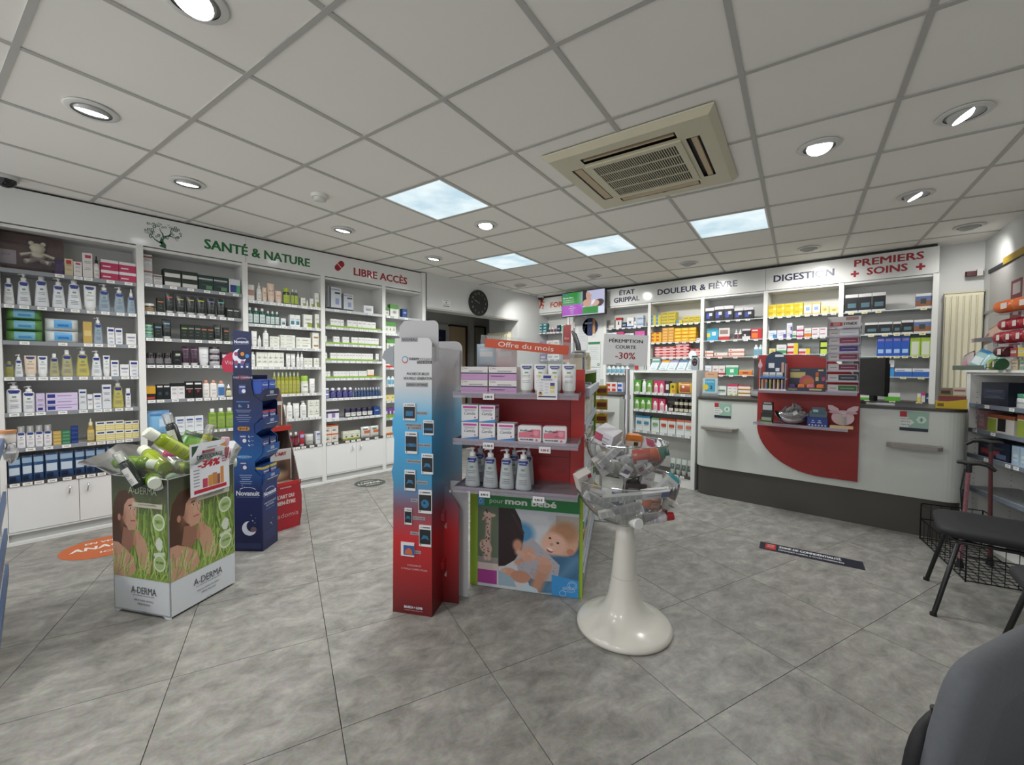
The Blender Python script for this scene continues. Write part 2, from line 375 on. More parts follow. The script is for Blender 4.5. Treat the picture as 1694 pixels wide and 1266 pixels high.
for s_ in (-1, 1):
    pts = []
    for i in range(13):
        a = math.radians(-90 + 180 * i / 12); pts.append((s_ * (.036 + .034 * math.cos(a)), .034 * math.sin(a)))
    pts = [(s_ * .004, -.034)] + pts + [(s_ * .004, .034)]
    if s_ < 0: pts = pts[::-1]
    pl.sheet((0, 0, 0), X_, Z_, [(cc.x + a * math.cos(an) - b * math.sin(an), cc.z + a * math.sin(an) + b * math.cos(an)) for a, b in pts], RED)
part('capsule_emblem', pl, fl_t, 'dark red capsule emblem')
tr = MB(); DG = M('#1d5a38', .4); PG = M('#8fa79a', .4)
for pts, ws in (([(.757, 2.335), (.765, 2.36), (.752, 2.385), (.757, 2.41), (.778, 2.43), (.805, 2.445), (.818, 2.47), (.812, 2.50)], [.05, .034, .026, .02, .016, .013, .009, .004]), ([(.757, 2.37), (.73, 2.378), (.705, 2.395), (.69, 2.42)], [.016, .012, .008, .003]),
                ([(.765, 2.42), (.76, 2.45), (.745, 2.475), (.74, 2.50)], [.012, .009, .006, .003]), ([(.80, 2.443), (.84, 2.44), (.865, 2.45)], [.009, .006, .003])): tr.stroke(O0, X_, Z_, pts, ws, DG)
for k in range(64):
    a = R.uniform(0, 2 * math.pi); rr = R.uniform(.2, 1) ** .5; x = .765 + .125 * rr * math.cos(a); z = 2.468 + .085 * rr * math.sin(a)
    if z < 2.41 and abs(x - .765) < .05: continue
    s_ = R.uniform(.005, .012); c = R.choice([DG, DG, PG]); tr.disc(O0, X_, Z_, x, z, s_, c, n=10, off=.0008); tr.disc(O0, X_, Z_, x, z, s_ * .5, FAS, n=8, off=.0014)
part('tree_emblem', tr, fl_t, 'green tree emblem with ringed leaves')

fb_t = thing('fascia_board', 'white sign board above the shelves behind the counter', 'sign', (0, 6.05, 0), 0)
part('board', MB().box(-4.86, -3.385, 0, .05, 2.30, 2.565, FAS), fb_t); part('board', MB().box(-3.382, -1.15, 0, .05, 2.295, 2.565, FAS), fb_t); part('board', MB().box(-1.147, .375, 0, .05, 2.295, 2.565, FAS), fb_t)
part('shadow_gap', MB().box(-4.86, .36, .02, .05, 2.565, 2.592, BLACK), fb_t)
def let(s, x0, x1, z, h, m, lab): part('lettering', MB().text(s, O0, X_, Z_, x0, z, h, m, width=x1 - x0, align='l', bold=.03), fb_t, lab)
ORG = M('#c2482c', .4)
let('FORME', -4.45, -4.03, 2.385, .085, ORG, 'orange capitals')
let('ÉTAT', -3.13, -2.88, 2.455, .066, NAVY, 'navy capitals'); let('GRIPPAL', -3.22, -2.80, 2.345, .07, NAVY, 'navy capitals')
let('DOULEUR & FIÈVRE', -2.52, -1.47, 2.392, .076, NAVY, 'navy capitals'); let('DIGESTION', -1.06, -.47, 2.390, .076, NAVY, 'navy capitals')
let('PREMIERS', -.29, .26, 2.458, .072, RED, 'dark red capitals'); let('SOINS', -.18, .14, 2.355, .072, RED, 'dark red capitals')
for x in (-.285, .24): part('cross_emblem', MB().rect(O0, X_, Z_, x - .035, 2.368, x + .035, 2.39, RED).rect(O0, X_, Z_, x - .011, 2.344, x + .011, 2.414, RED, .0009), fb_t, 'dark red plus sign')
mn = MB(); mn.disc(O0, X_, Z_, -4.618, 2.552, .019, ORG, n=14)
for pts, ws in (([(-4.635, 2.53), (-4.655, 2.49), (-4.665, 2.455)], [.045, .05, .035]), ([(-4.64, 2.525), (-4.70, 2.52), (-4.735, 2.545)], [.02, .016, .010]), ([(-4.635, 2.52), (-4.60, 2.485), (-4.565, 2.51)], [.02, .015, .01]),
                ([(-4.66, 2.455), (-4.605, 2.435), (-4.63, 2.385), (-4.60, 2.375)], [.034, .028, .018, .012]), ([(-4.665, 2.46), (-4.69, 2.40), (-4.745, 2.36), (-4.77, 2.33), (-4.745, 2.322)], [.034, .026, .02, .014, .01])): mn.stroke(O0, X_, Z_, pts, ws, ORG)
part('runner_emblem', mn, fb_t, 'orange running figure emblem')

# ================================================================ ceiling fittings
for k, (a, b) in enumerate(LEDS):
    P = co + cu * a + cv * (b if flip else b + 1)
    m = bpy.data.materials.new('sky_print_diffuser'); m.use_nodes = True; nt = m.node_tree; nt.nodes.clear(); N = nt.nodes.new
    tc = N('ShaderNodeTexCoord'); n = N('ShaderNodeTexNoise'); n.inputs['Scale'].default_value = 3.2; n.inputs['Detail'].default_value = 4; mp = N('ShaderNodeMapping'); mp.inputs['Location'].default_value = (k * 3.1, k, 0)
    r = N('ShaderNodeValToRGB'); r.color_ramp.elements[0].color = lin('#c6e0ec'); r.color_ramp.elements[0].position = .38; r.color_ramp.elements[1].color = lin('#ecfbff'); r.color_ramp.elements[1].position = .62
    e = N('ShaderNodeEmission'); e.inputs[1].default_value = 1.0; o = N('ShaderNodeOutputMaterial')
    for x, y in ((tc.outputs['Object'], mp.inputs[0]), (mp.outputs[0], n.inputs['Vector']), (n.outputs['Fac'], r.inputs[0]), (r.outputs[0], e.inputs[0]), (e.outputs[0], o.inputs[0])): nt.links.new(x, y)
    nm = ['nearest to the air conditioner unit far corner, largest looking', 'beside the black wall clock', 'between the clock and the air conditioner', 'above the counter sign for digestion'][k]
    lab = ['square cloud-print light panel in the ceiling, closest to the smoke detector', 'square cloud-print light panel in the ceiling near the black clock', 'square cloud-print light panel between the clock and the air conditioner', 'square cloud-print light panel behind the air conditioner, above the counter'][k]
    t = thing('light_panel', lab, 'ceiling light', (P[0], P[1], 0), cphi, 'cloud print ceiling light panels')
    pd = bpy.data.lights.new('panel_light', 'SPOT'); pd.energy = PANEL_W; pd.spot_size = math.radians(172); pd.spot_blend = .6; pd.shadow_soft_size = .24; pd.color = (.97, 1, 1)
    po = link('panel_light', pd, t); po.location = (.3, .3, CEIL - .02)
    part('diffuser', MB().box(.022, .578, .022, .578, CEIL + .003, CEIL + .01, m), t)
    part('frame', MB().box(.01, .59, .01, .022, CEIL, CEIL + .02, WHITE).box(.01, .59, .578, .59, CEIL, CEIL + .02, WHITE).box(.01, .022, .022, .578, CEIL, CEIL + .02, WHITE).box(.578, .59, .022, .578, CEIL, CEIL + .02, WHITE), t)
LAMPHOT = emit('#fbfbff', 9., 'lamp_glow')
RINGM = M('#cfcfcb', .5); CAN = M('#b5b5b2', .35)
rg = MB().lathe([(.077, CEIL - .006), (.1, CEIL - .004), (.105, CEIL - .0005), (.1, CEIL + .004)], RINGM, 28, cap=False).lathe([(.077, CEIL - .006), (.077, CEIL + .005)], BLACK, 28, cap=False)
rg.lathe([(.077, CEIL - .0012), (.0001, CEIL - .0012)], M('#8c8c88', .6), 28, cap=False); ring_me = rg.mesh('trim_ring')
can_me = MB().lathe([(.05, .05), (.066, .03), (.069, 0), (.066, -.022), (.063, -.026)], CAN, 24, cap=False).lathe([(.063, -.026), (.056, -.02)], STEEL, 24, cap=False).mesh('lamp_can')
bulb_me = MB().lathe([(.061, -.0245), (.04, -.029), (.0005, -.031)], LAMPHOT, 24, cap=False).mesh('bulb')
DL = [(-3.02, .22, -1, 0, 13, 1, 'over the baby care shelves, nearest the round camera'), (-3.69, .74, -1, .1, 11, 1, 'between the tree emblem and the smoke detector'), (-3.83, 1.94, -1, -.2, 10, 1, 'above the green nature lettering'),
      (-4.0, 3.13, -1, -.3, 9, 1, 'above the red lettering on the shelving wall'), (-2.72, 2.71, .1, -.2, 12, 1, 'beside the largest looking light panel'), (-.32, 3.01, .1, -.3, 22, 1, 'beside the air conditioner, shining downwards'),
      (.26, 3.1, 1, .1, 30, 1, 'tilted to the side wall, closest to the chairs'), (.13, 4.29, 1, .1, 28, 1, 'tilted to the side wall, above the counter end'), (.52, 5.52, .3, 1, 34, 1, 'above the tall cream radiator'),
      (-.64, 5.43, 0, 1, 34, 1, 'turned to the digestion sign'), (-1.82, 5.28, 0, 1, 34, 1, 'turned to the fever sign'), (-3.05, 5.16, -.1, 1, 34, 1, 'turned to the wall screen'), (-4.25, 4.99, -.2, 1, 34, 1, 'turned to the runner emblem by the clock'),
      (-1.85, .40, .3, -.4, 18, 1, 'very bright, closest to the camera overhead'), (-1.9, -1.05, -.1, 1, 48, 1, 'added as fill, unseen over the entrance, furthest from the side wall'), (-.35, -1.05, -.1, 1, 48, 1, 'added as fill, unseen over the entrance, closest to the side wall'), (-3.3, -1.05, .2, 1, 45, 1, 'added as fill, unseen over the entrance, beside the low shelf end')]  # last three are added behind the camera to brighten surfaces facing it
for x, y, dx, dy, tilt, on, lab in DL:
    t = thing('downlight', 'round white ceiling spotlight ' + lab, 'ceiling light', (x, y, 0), group='round swivel ceiling spotlights')
    part('trim_ring', ring_me, t); d = Vector((dx, dy, 0)).normalized(); a = math.radians(tilt)
    dr = Vector((d.x * math.sin(a), d.y * math.sin(a), -math.cos(a)))
    qn = Vector((0, 0, -1)).rotation_difference(dr)
    for nm, me in (('lamp_can', can_me), ('bulb', bulb_me)):
        c = part(nm, me, t); c.rotation_mode = 'QUATERNION'; c.rotation_quaternion = qn; c.location = (0, 0, CEIL + .012) if tilt > 30 else (0, 0, CEIL + .015)
    ld = bpy.data.lights.new('spot_beam', 'SPOT'); ld.energy = LAMP_W * 1.3 * (y < -1) + LAMP_W * (y > -1) * (.35 if dx > .25 and tilt > 25 else 1); ld.spot_size = math.radians(125); ld.spot_blend = .9; ld.shadow_soft_size = .05; ld.color = (1, .985, .95)
    lo = link('spot_beam', ld, t); lo.rotation_mode = 'QUATERNION'; lo.rotation_quaternion = qn; lo.location = Vector((0, 0, CEIL + .012)) + dr * .055
t = thing('smoke_detector', 'round white smoke detector on a ceiling tile', 'smoke detector', (-3.2, 1.44, 0))
part('base', MB().lathe([(.062, CEIL + .006), (.062, CEIL - .012), (.055, CEIL - .02)], M('#d8d7d2', .4), 24), t); part('sensor_cap', MB().lathe([(.045, CEIL - .02), (.045, CEIL - .036), (.03, CEIL - .042)], M('#cfcec8', .4), 24), t)
t = thing('dome_camera', 'black dome security camera at the ceiling corner over the baby care shelves', 'camera', (-4.52, -.10, 0))
part('base', MB().lathe([(.065, CEIL + .004), (.065, CEIL - .02)], M('#c4c4c2', .4), 20), t); part('dome', MB().lathe([(.052, CEIL - .02), (.05, CEIL - .04), (.036, CEIL - .06), (.012, CEIL - .07)], M('#151518', .1), 20), t)
t = thing('dome_camera', 'small white and black dome camera in the corner by the runner emblem', 'camera', (-4.60, 5.95, 0))
part('base', MB().lathe([(.06, CEIL + .004), (.06, CEIL - .035)], M('#c4c4c2', .4), 20), t); part('dome', MB().lathe([(.045, CEIL - .035), (.04, CEIL - .06), (.015, CEIL - .075)], M('#151518', .1), 20), t)
# air conditioner cassette
AC = M('#c6c1a8', .45, var=.05, scale=6); ACD = M('#1a1917', .6); ACF = M('#b8a585', .5)
t = thing('air_conditioner', 'square cream ceiling air conditioner with slatted centre grille', 'air conditioner', (-1.18, 2.59, CEIL), math.radians(7.3))
h = .475; q = MB(); n = 10
out = [(-h, -h), (h, -h), (h, h), (-h, h)]; inn = [(-h + .03, -h + .03), (h - .03, -h + .03), (h - .03, h - .03), (-h + .03, h - .03)]
q.add([(a, b, 0) for a, b in out] + [(a, b, -.008) for a, b in out] + [(a, b, -.036) for a, b in inn], [(0, 1, 5, 4), (1, 2, 6, 5), (2, 3, 7, 6), (3, 0, 4, 7), (4, 5, 9, 8), (5, 6, 10, 9), (6, 7, 11, 10), (7, 4, 8, 11)], AC)
i1 = h - .03; s0, s1, sl = .305, .375, .27       # the air slots run between s0 and s1, half length sl
def fr(x0, x1, y0, y1): q.add([(x0, y0, -.036), (x0, y1, -.036), (x1, y1, -.036), (x1, y0, -.036)], [(0, 1, 2, 3)], AC)
fr(-i1, i1, s1, i1); fr(-i1, i1, -i1, -s1); fr(-i1, -s1, -s1, s1); fr(s1, i1, -s1, s1)
for a in (-1, 1):
    for b in (-1, 1): fr(min(a * sl, a * s1), max(a * sl, a * s1), min(b * sl, b * s1), max(b * sl, b * s1))
fr(-sl, sl, -s0, s0)
for e_ in ((-s0, -sl), (sl, s0)): fr(e_[0], e_[1], -sl, sl)
part('panel', q, t)
part('air_slots', MB().box(-s1, s1, -s1, s1, -.02, -.012, ACD), t)
for k in range(4):
    f = MB().box(-.26, .26, .333, .347, -.034, -.022, ACF) if k in (0,) else MB().box(-.26, .26, .312, .362, -.035, -.03, ACF) if k in (1, 2) else MB().box(-.26, .26, .33, .36, -.036, -.016, ACF)
    part('flap', f, t, rz=(math.pi, 0, math.pi / 2, -math.pi / 2)[k])
g_ = part('grille', MB().box(-.255, .255, -.255, .255, -.0365, -.0363, ACD), t)
q = MB()
for k in range(37): x = -.245 + .49 * k / 36; q.box(x - .0021, x + .0021, -.245, .245, -.042, -.037, AC)
for k in range(5): y = -.245 + .49 * k / 4; q.box(-.247, .247, y - .004, y + .004, -.043, -.036, AC)
part('grille_slats', q, g_, kind='stuff')
q = MB(); 
for a0, a1, b0, b1 in ((-.28, .28, .246, .28), (-.28, .28, -.28, -.246), (-.28, -.246, -.246, .246), (.246, .28, -.246, .246)): q.box(a0, a1, b0, b1, -.045, -.036, AC)
part('grille_frame', q, g_)
# wall clock
t = thing('wall_clock', 'large round black wall clock with pale numerals above the back room opening', 'clock', (-4.70, 4.52, 2.305), math.pi / 2)
CB_ = M('#17191a', .35); NUM = M('#a5a283', .5)
def ylathe(q, prof, m, n=40):            # lathe about the local y axis (out of the wall is -y)
    v = []
    for r, y in prof:
        for j in range(n): a = 2 * math.pi * j / n; v.append((r * math.cos(a), y, r * math.sin(a)))
    f = [(i * n + j, i * n + (j + 1) % n, (i + 1) * n + (j + 1) % n, (i + 1) * n + j) for i in range(len(prof) - 1) for j in range(n)]
    q.add(v, f, m, True); q.add(v[-n:], [tuple(range(n))], m); return q
part('case', ylathe(MB(), [(.195, 0), (.197, -.025), (.185, -.032), (.178, -.022)], CB_), t)
q = MB()
for k in range(12):
    a = math.radians(90 - 30 * (k + 1)); q.text(str(k + 1), (0, -.0225, 0), X_, Z_, .145 * math.cos(a), .145 * math.sin(a) - .016, .032, NUM, bold=.01)
part('numerals', q, t)
for nm, ang, ln, wd_ in (('hour_hand', 157, .085, .006), ('minute_hand', 161, .12, .004)):
    a = math.radians(ang); c, s_ = math.cos(a), math.sin(a)
    part(nm, MB().sheet((0, -.026, 0), X_, Z_, [(c * x - s_ * y, s_ * x + c * y) for x, y in ((-.02, -wd_), (ln, -wd_ * .6), (ln, wd_ * .6), (-.02, wd_))], NUM), t)
t = thing('wall_notice', 'small white notice on the wall above the opening, beside the clock', 'notice', (-4.70, 3.895, 2.225), math.pi / 2, mb=MB().box(-.075, .075, -.004, 0, -.055, .055, WHITE).text('ORDRE DES', (0, -.004, 0), X_, Z_, 0, .035, .011, NAVY, bold=.01).text('PHARMACIENS', (0, -.004, 0), X_, Z_, 0, -.018, .011, NAVY, bold=.01)
    .disc((0, -.004, 0), X_, Z_, 0, .012, .009, NAVY).rect((0, -.004, 0), X_, Z_, -.06, -.045, .06, -.035, NAVY))

# ================================================================ SHELVING
ORDN = ['first', 'second', 'third', 'fourth', 'fifth', 'sixth', 'seventh', 'eighth', 'ninth', 'tenth', 'eleventh', 'twelfth', 'thirteenth', 'fourteenth', 'fifteenth', 'sixteenth', 'seventeenth', 'eighteenth', 'nineteenth', 'twentieth',
        'one-and-twentieth', 'two-and-twentieth', 'three-and-twentieth', 'four-and-twentieth', 'five-and-twentieth', 'six-and-twentieth', 'seven-and-twentieth', 'eight-and-twentieth', 'nine-and-twentieth', 'thirtieth']
ZZ = Vector((0, 0, 1))
tg = MB().box(-.024, .024, -.0018, 0, -.012, .011, M('#e9e9e6', .5)).text('0,00€'.replace('0', '9'), (0, -.0018, 0), X_, Z_, 0, -.004, .008, M('#44464a'), bold=.01)
TAG = tg.mesh('price_tag')
tgy = MB().box(-.024, .024, -.0018, 0, -.012, .011, M('#e6dfb4', .5)).text('9,99€', (0, -.0018, 0), X_, Z_, 0, -.004, .008, M('#44464a'), bold=.01)
TAGY = tgy.mesh('price_tag')
class Bay:
    def __init__(s, fr, s0, s1, zs, label, short, depth=.27, rail='#878b90', end=False, tagme=None, base=.455, doors=True, split=None, back='#d9d9d6', glass=False, top=2.325):
        s.fr, s.s0, s.s1, s.zs, s.short, s.base = fr, s0, s1, list(zs) + [base], short, base; s.tagme = tagme or TAG; s.occ = {}; s.depth = depth
        t = s.t = thing('shelving_bay', label, 'shelving', fr.at(s0, 0), fr.phi); w = s1 - s0; s.w = w
        LM = M(back, .45)
        part('side_panel', MB().box(-.045, 0, 0, depth + .01, 0, top, LAM), t)
        if end: part('side_panel', MB().box(w, w + .045, 0, depth + .01, 0, top, LAM), t)
        part('back_panel', MB().box(0, w, depth, depth + .012, .0, top, LM), t)
        part('top_panel', MB().box(0, w, .012, depth, top - .03, top - .008, LAM), t)
        s.sh = []
        for z in zs:
            q = MB()
            if glass: q.box(.002, w - .002, .004, depth - .004, z - .008, z, GLASS); q.box(.002, w - .002, -.0005, .004, z - .010, z + .001, M('#b9c4c2', .3))
            else: q.box(.002, w - .002, .004, depth - .004, z - .018, z, M('#c9cbcc', .4)); q.box(.002, w - .002, -.004, .004, z - .026, z + .004, M(rail, .4))
            s.sh.append(part('shelf', q, t))
        s.sh.append(part('worktop', MB().box(0, w, -.008, depth, base - .022, base, M('#4b4340', .4)), t))
        if doors:
            sp = split if split is not None else w / 2
            for a, b, hx in ((.002, sp - .0015, sp - .05), (sp + .0015, w - .002, sp + .05)):
                d = part('door', MB().box(a, b, -.004, .014, .10, base - .026, M('#dfe0df', .3)), t)
                part('handle', MB().tube([(hx, -.004, base - .07), (hx, -.024, base - .074), (hx - .004, -.024, base - .12), (hx - .004, -.004, base - .124)], .005, STEEL, 6), d)
            part('plinth', MB().box(0, w, .03, .05, 0, .085, M('#bfc1c0', .4)).box(0, w, .0, .05, .083, .098, LAM).box(0, w, -.002, .03, 0, .022, LAM), t)
        else: part('front_panel', MB().box(0, w, 0, .014, 0, base - .026, LAM), t)
    def tagat(s, k, a, dz=-.011):
        o = s.occ.setdefault(('t', k), [])
        if any(abs(a - b) < .052 for b in o) or not (.026 < a < s.w - .026): return
        o.append(a); part('price_tag', s.tagme, s.sh[k], loc=(a, -.006 if k < len(s.sh) - 1 else -.010, s.zs[k] + dz))

# ---------------------------------------------------------------- product builders: each returns [(part name, mesh, label or None)], root first
_P = {}
def prod(key, fn):
    if key not in _P: _P[key] = fn()
    return _P[key]
def lines(q, x0, x1, zs, m, o=(0, 0, 0), t=.0012):
    for i, z in enumerate(zs): k = (x1 - x0) * (.08 * (i % 3)); q.rect(o, X_, Z_, x0 + k, z - t, x1 - k, z + t, m)
INK = M('#6d7078', .5)
def carton(w, h, d, base, art=(), txt=None, side=None, name='carton', ln=True):
    """a printed folding box; art = (u0, v0, u1, v1, colour) in front-face fractions"""
    def f():
        q = MB(); b = M(base, .42); q.box(-w / 2, w / 2, 0, d, 0, h, b)
        for i, (u0, v0, u1, v1, c) in enumerate(art):
            q.rect(O0, X_, Z_, -w / 2 + u0 * w, v0 * h, -w / 2 + u1 * w, v1 * h, M(c, .42), .0005 + .0002 * i)
            if u0 <= 0 and u1 >= 1:
                q.rect((-w / 2, d, 0), (0, -1, 0), Z_, 0, v0 * h, d, v1 * h, M(c, .42), .0005 + .0002 * i); q.rect((w / 2, 0, 0), (0, 1, 0), Z_, 0, v0 * h, d, v1 * h, M(c, .42), .0005 + .0002 * i)
                if v1 >= 1: q.rect((-w / 2, 0, h), X_, (0, 1, 0), 0, 0, w, d, M(c, .42), .0005)
        if ln and h > .03:
            o = (0, -.0016, 0); lines(q, -w * .34, w * .34, [h * k for k in ((.62, .54) if h < .07 else (.66, .60, .40, .34))], INK, o, max(.0008, h * .008))
        if txt:
            s, v, hh, c = txt[:4]; q.text(s, (0, -.002, 0), X_, Z_, 0, v * h, hh, M(c, .4), width=txt[4] if len(txt) > 4 else min(w * .86, hh * len(s) * .8), bold=.015)
        return [(name, q.mesh(name), None)]
    return prod(('carton', round(w, 3), round(h, 3), round(d, 3), base, tuple(art), txt, name, ln), f)
PROF = {'cone': [(.8, 0), (.98, .01), (1, .06), (.97, .2), (.85, .5), (.74, .75), (.72, .88), (.62, .95), (.32, 1)],
        'cyl': [(.92, 0), (1, .03), (1, .82), (.92, .9), (.5, .97), (.4, 1)], 'sq': [(.95, 0), (1, .03), (1, .88), (.85, .96), (.45, 1)],
        'spray': [(.9, 0), (1, .02), (1, .86), (.75, .97), (.5, 1)], 'drop': [(.92, 0), (1, .03), (1, .7), (.8, .85), (.45, 1)]}
def bottle(w, h, body, cap='#e0e1e0', shape='cyl', top='cap', badge=None, label=None, gloss=.25, flat=.62, see=None, name=None, text=None):
    """lathed bottle; top = cap | pump | dropper | ball | over (clear overcap)"""
    def f():
        th = {'cap': .16, 'pump': .21, 'dropper': .3, 'ball': .26, 'over': .26, 'wide': .2}[top] * h; bh = h - th; r = w / 2
        bm = see and clear(body, see, body, .08) or M(body, gloss)
        pr = [(a * r, b * bh) for a, b in PROF[shape]]; nm = name or {'pump': 'pump_bottle', 'dropper': 'dropper_bottle', 'over': 'spray_bottle'}.get(top, 'bottle')
        q = MB().lathe(pr, bm, 14, sy=flat); 
        if see: q.lathe([(a * .92, b * .93 + .002) for a, b in pr], clear(body, .45, body, .1), 12, sy=flat)
        out = [(nm, q.mesh(nm), None)]
        c = MB(); cm = M(cap, .35); nk = pr[-1][0]
        if top == 'cap': c.lathe([(nk * 1.15, bh - .002), (nk * 1.15, h - .003), (nk * 1.0, h)], cm, 12)
        elif top == 'wide': c.lathe([(r * .78, bh - .004), (r * .80, h - .004), (r * .72, h)], cm, 14, sy=max(flat, .8))
        elif top == 'ball': c.lathe([(nk, bh - .002), (nk * 1.3, bh + th * .3), (nk * 1.25, bh + th * .7), (nk * .5, h)], cm, 12)
        elif top == 'over': c.lathe([(nk * .5, bh), (nk * .5, h - .01)], cm, 8).lathe([(r * .9, bh - .004), (r * .9, h - .004), (r * .8, h)], clear('#e8e8e8', .3), 14, sy=max(flat, .8))
        elif top == 'dropper': c.lathe([(nk * 1.2, bh - .002), (nk * 1.2, bh + th * .45), (nk * .55, bh + th * .5), (nk * .55, h - .004), (nk * .3, h)], cm, 10)
        else:
            c.lathe([(nk * 1.25, bh - .002), (nk * 1.25, bh + th * .42), (nk * .5, bh + th * .46), (nk * .5, bh + th * .75), (nk * .95, bh + th * .78), (nk * .95, h - .002), (nk * .7, h)], cm, 10)
            c.tube([(0, 0, h - th * .12), (-w * .34, -w * .12, h - th * .16), (-w * .37, -w * .13, h - th * .26)], w * .045, cm, 6)
        out.append(({'pump': 'pump', 'dropper': 'dropper', 'over': 'overcap'}.get(top, 'cap'), c.mesh('cap'), None))
        l = MB()
        if badge: l.wrap(pr, M(badge, .35), -52, 52, bh * .84, bh * .93, sy=flat).wrap(pr, M(badge, .35), -38, 38, bh * .79, bh * .84, sy=flat, nz=1)
        if label: l.wrap(pr, M(label, .4), -58, 58, bh * .12, bh * (.7 if badge else .74), sy=flat)
        e = .0016
        if badge: l.wrap(pr, M('#6f8a74', .5), -16, 16, bh * .62, bh * .68, sy=flat, e=e, nz=1)
        for i, z in enumerate((.52, .46, .32, .26, .2)): l.wrap(pr, INK, -34 + 5 * (i % 2), 34 - 5 * (i % 2), bh * z, bh * (z + .014), sy=flat, e=e, nz=1)
        if text: l.text(text, (0, -r * flat - .0022, 0), X_, Z_, 0, bh * .85, bh * .032, M('#e8e8f2', .4), width=w * .38, bold=.02)
        if l.v: out.append(('label', l.mesh('label'), None))
        return out
    return prod(('bottle', round(w, 3), round(h, 3), body, cap, shape, top, badge, label, see, flat, text), f)
def tube(w, h, body, cap='#e2e2e0', art=(), badge=None, text=None, up=False):
    """squeeze tube standing on its cap: round low, crimped flat and wide on top"""
    def f():
        ch = h * .13; q = MB(); m = M(body, .35); n = 16; v = []; L = [(0, .42, .36), (.06, .47, .38), (.4, .48, .3), (.75, .49, .16), (.93, .5, .03), (1, .5, .02)]
        for t, a, b in L:
            for j in range(n): g = 2 * math.pi * j / n; v.append((a * w * math.cos(g), b * w * math.sin(g), ch + t * (h - ch)))
        f_ = [(i * n + j, i * n + (j + 1) % n, (i + 1) * n + (j + 1) % n, (i + 1) * n + j) for i in range(len(L) - 1) for j in range(n)]
        q.add(v, f_, m, True); q.add(v[-n:], [tuple(range(n))], m)
        out = [('tube', q.mesh('tube'), None), ('cap', MB().lathe([(w * .36, 0), (w * .4, .002), (w * .4, ch * .9), (w * .42, ch)], M(cap, .3), 14, sy=.85).mesh('cap'), None)]
        l = MB(); o = Vector((0, -.38 * w, ch)); vv = Vector((0, .36 * w, h - ch)); vl = vv.length; vv.normalize(); e = .0018
        if badge: l.sheet(o, X_, vv, [(-.34 * w, vl * .93), (-.34 * w, vl * .86), (-.2 * w, vl * .8), (.2 * w, vl * .8), (.34 * w, vl * .86), (.34 * w, vl * .93)], M(badge, .35), .004); l.rect(o, X_, vv, -.14 * w, vl * .64, .14 * w, vl * .70, M('#7aa06f', .5), .004)
        for u0, v0, u1, v1, c in art: l.rect(o, X_, vv, (u0 - .5) * w * .9, vl * v0, (u1 - .5) * w * .9, vl * v1, M(c, .4), .0035)
        for i, z in enumerate((.55, .5, .36, .3)): l.rect(o, X_, vv, -.28 * w, vl * z, .28 * w, vl * (z + .012), INK, .0045)
        if text: l.text(text, o, X_, vv, 0, vl * .865, vl * .035, M('#e8e8f2', .4), width=w * .44, bold=.02, off=.005)
        out.append(('label', l.mesh('label'), None)); return out
    return prod(('tube', round(w, 3), round(h, 3), body, cap, tuple(art), badge, text), f)
def jar(w, h, body, lid, label=None):
    def f():
        r = w / 2; pr = [(r * .93, 0), (r, .004), (r, h * .66), (r * .9, h * .72)]
        out = [('jar', MB().lathe(pr, M(body, .2), 16).mesh('jar'), None), ('lid', MB().lathe([(r * .96, h * .70), (r * .98, h * .97), (r * .9, h)], M(lid, .35), 16).mesh('lid'), None)]
        l = MB()
        if label: l.wrap(pr, M(label, .4), -62, 62, h * .12, h * .56, nz=1)
        l.wrap(pr, INK, -30, 30, h * .36, h * .40, e=.0018, nz=1)
        out.append(('label', l.mesh('label'), None)); return out
    return prod(('jar', round(w, 3), round(h, 3), body, lid, label), f)
def pouch(w, h, base, art=(), d=.035, name='pouch', lie=False, txt=None):
    """soft bag: pillow body with crimped edges"""
    def f():
        q = MB(); n = 8; m = M(base, .3, coat=.3); v = []
        for sgn in (-1, 1):
            for i in range(n + 1):
                for j in range(n + 1):
                    x, z = j / n * 2 - 1, i / n * 2 - 1; b = (max(0, 1 - x ** 4) * max(0, 1 - z ** 4)) ** .5
                    v.append((x * w / 2, d / 2 + sgn * (d / 2 * b + .0006), h / 2 + z * h / 2))
        k = (n + 1) ** 2; f_ = []
        for i in range(n):
            for j in range(n): a = i * (n + 1) + j; f_.append((a, a + 1, a + n + 2, a + n + 1)); f_.append((k + a, k + a + n + 1, k + a + n + 2, k + a + 1))
        q.add(v, f_, m, True)
        for u0, v0, u1, v1, c in art:
            P = []; g = 5
            for i in range(g + 1):
                for j in range(g + 1):
                    x, z = (u0 + (u1 - u0) * j / g) * 2 - 1, (v0 + (v1 - v0) * i / g) * 2 - 1; b = (max(0, 1 - x ** 4) * max(0, 1 - z ** 4)) ** .5
                    P.append((x * w / 2, d / 2 - (d / 2 * b + .0022), h / 2 + z * h / 2))
            q.add(P, [(i * (g + 1) + j, i * (g + 1) + j + 1, (i + 1) * (g + 1) + j + 1, (i + 1) * (g + 1) + j) for i in range(g) for j in range(g)], M(c, .35), True)
        return [(name, q.mesh(name), None)]
    return prod(('pouch', round(w, 3), round(h, 3), round(d, 3), base, tuple(art), name), f)
def place(parts, label, cat, loc, rz, group=None, tilt=None):
    root = link(parts[0][0], parts[0][1], None, loc, rz); tag(root, label, cat, group)
    if tilt is not None: root.rotation_euler = tilt
    for nm, me, lb in parts[1:]: part(nm, me, root, lb)
    return root
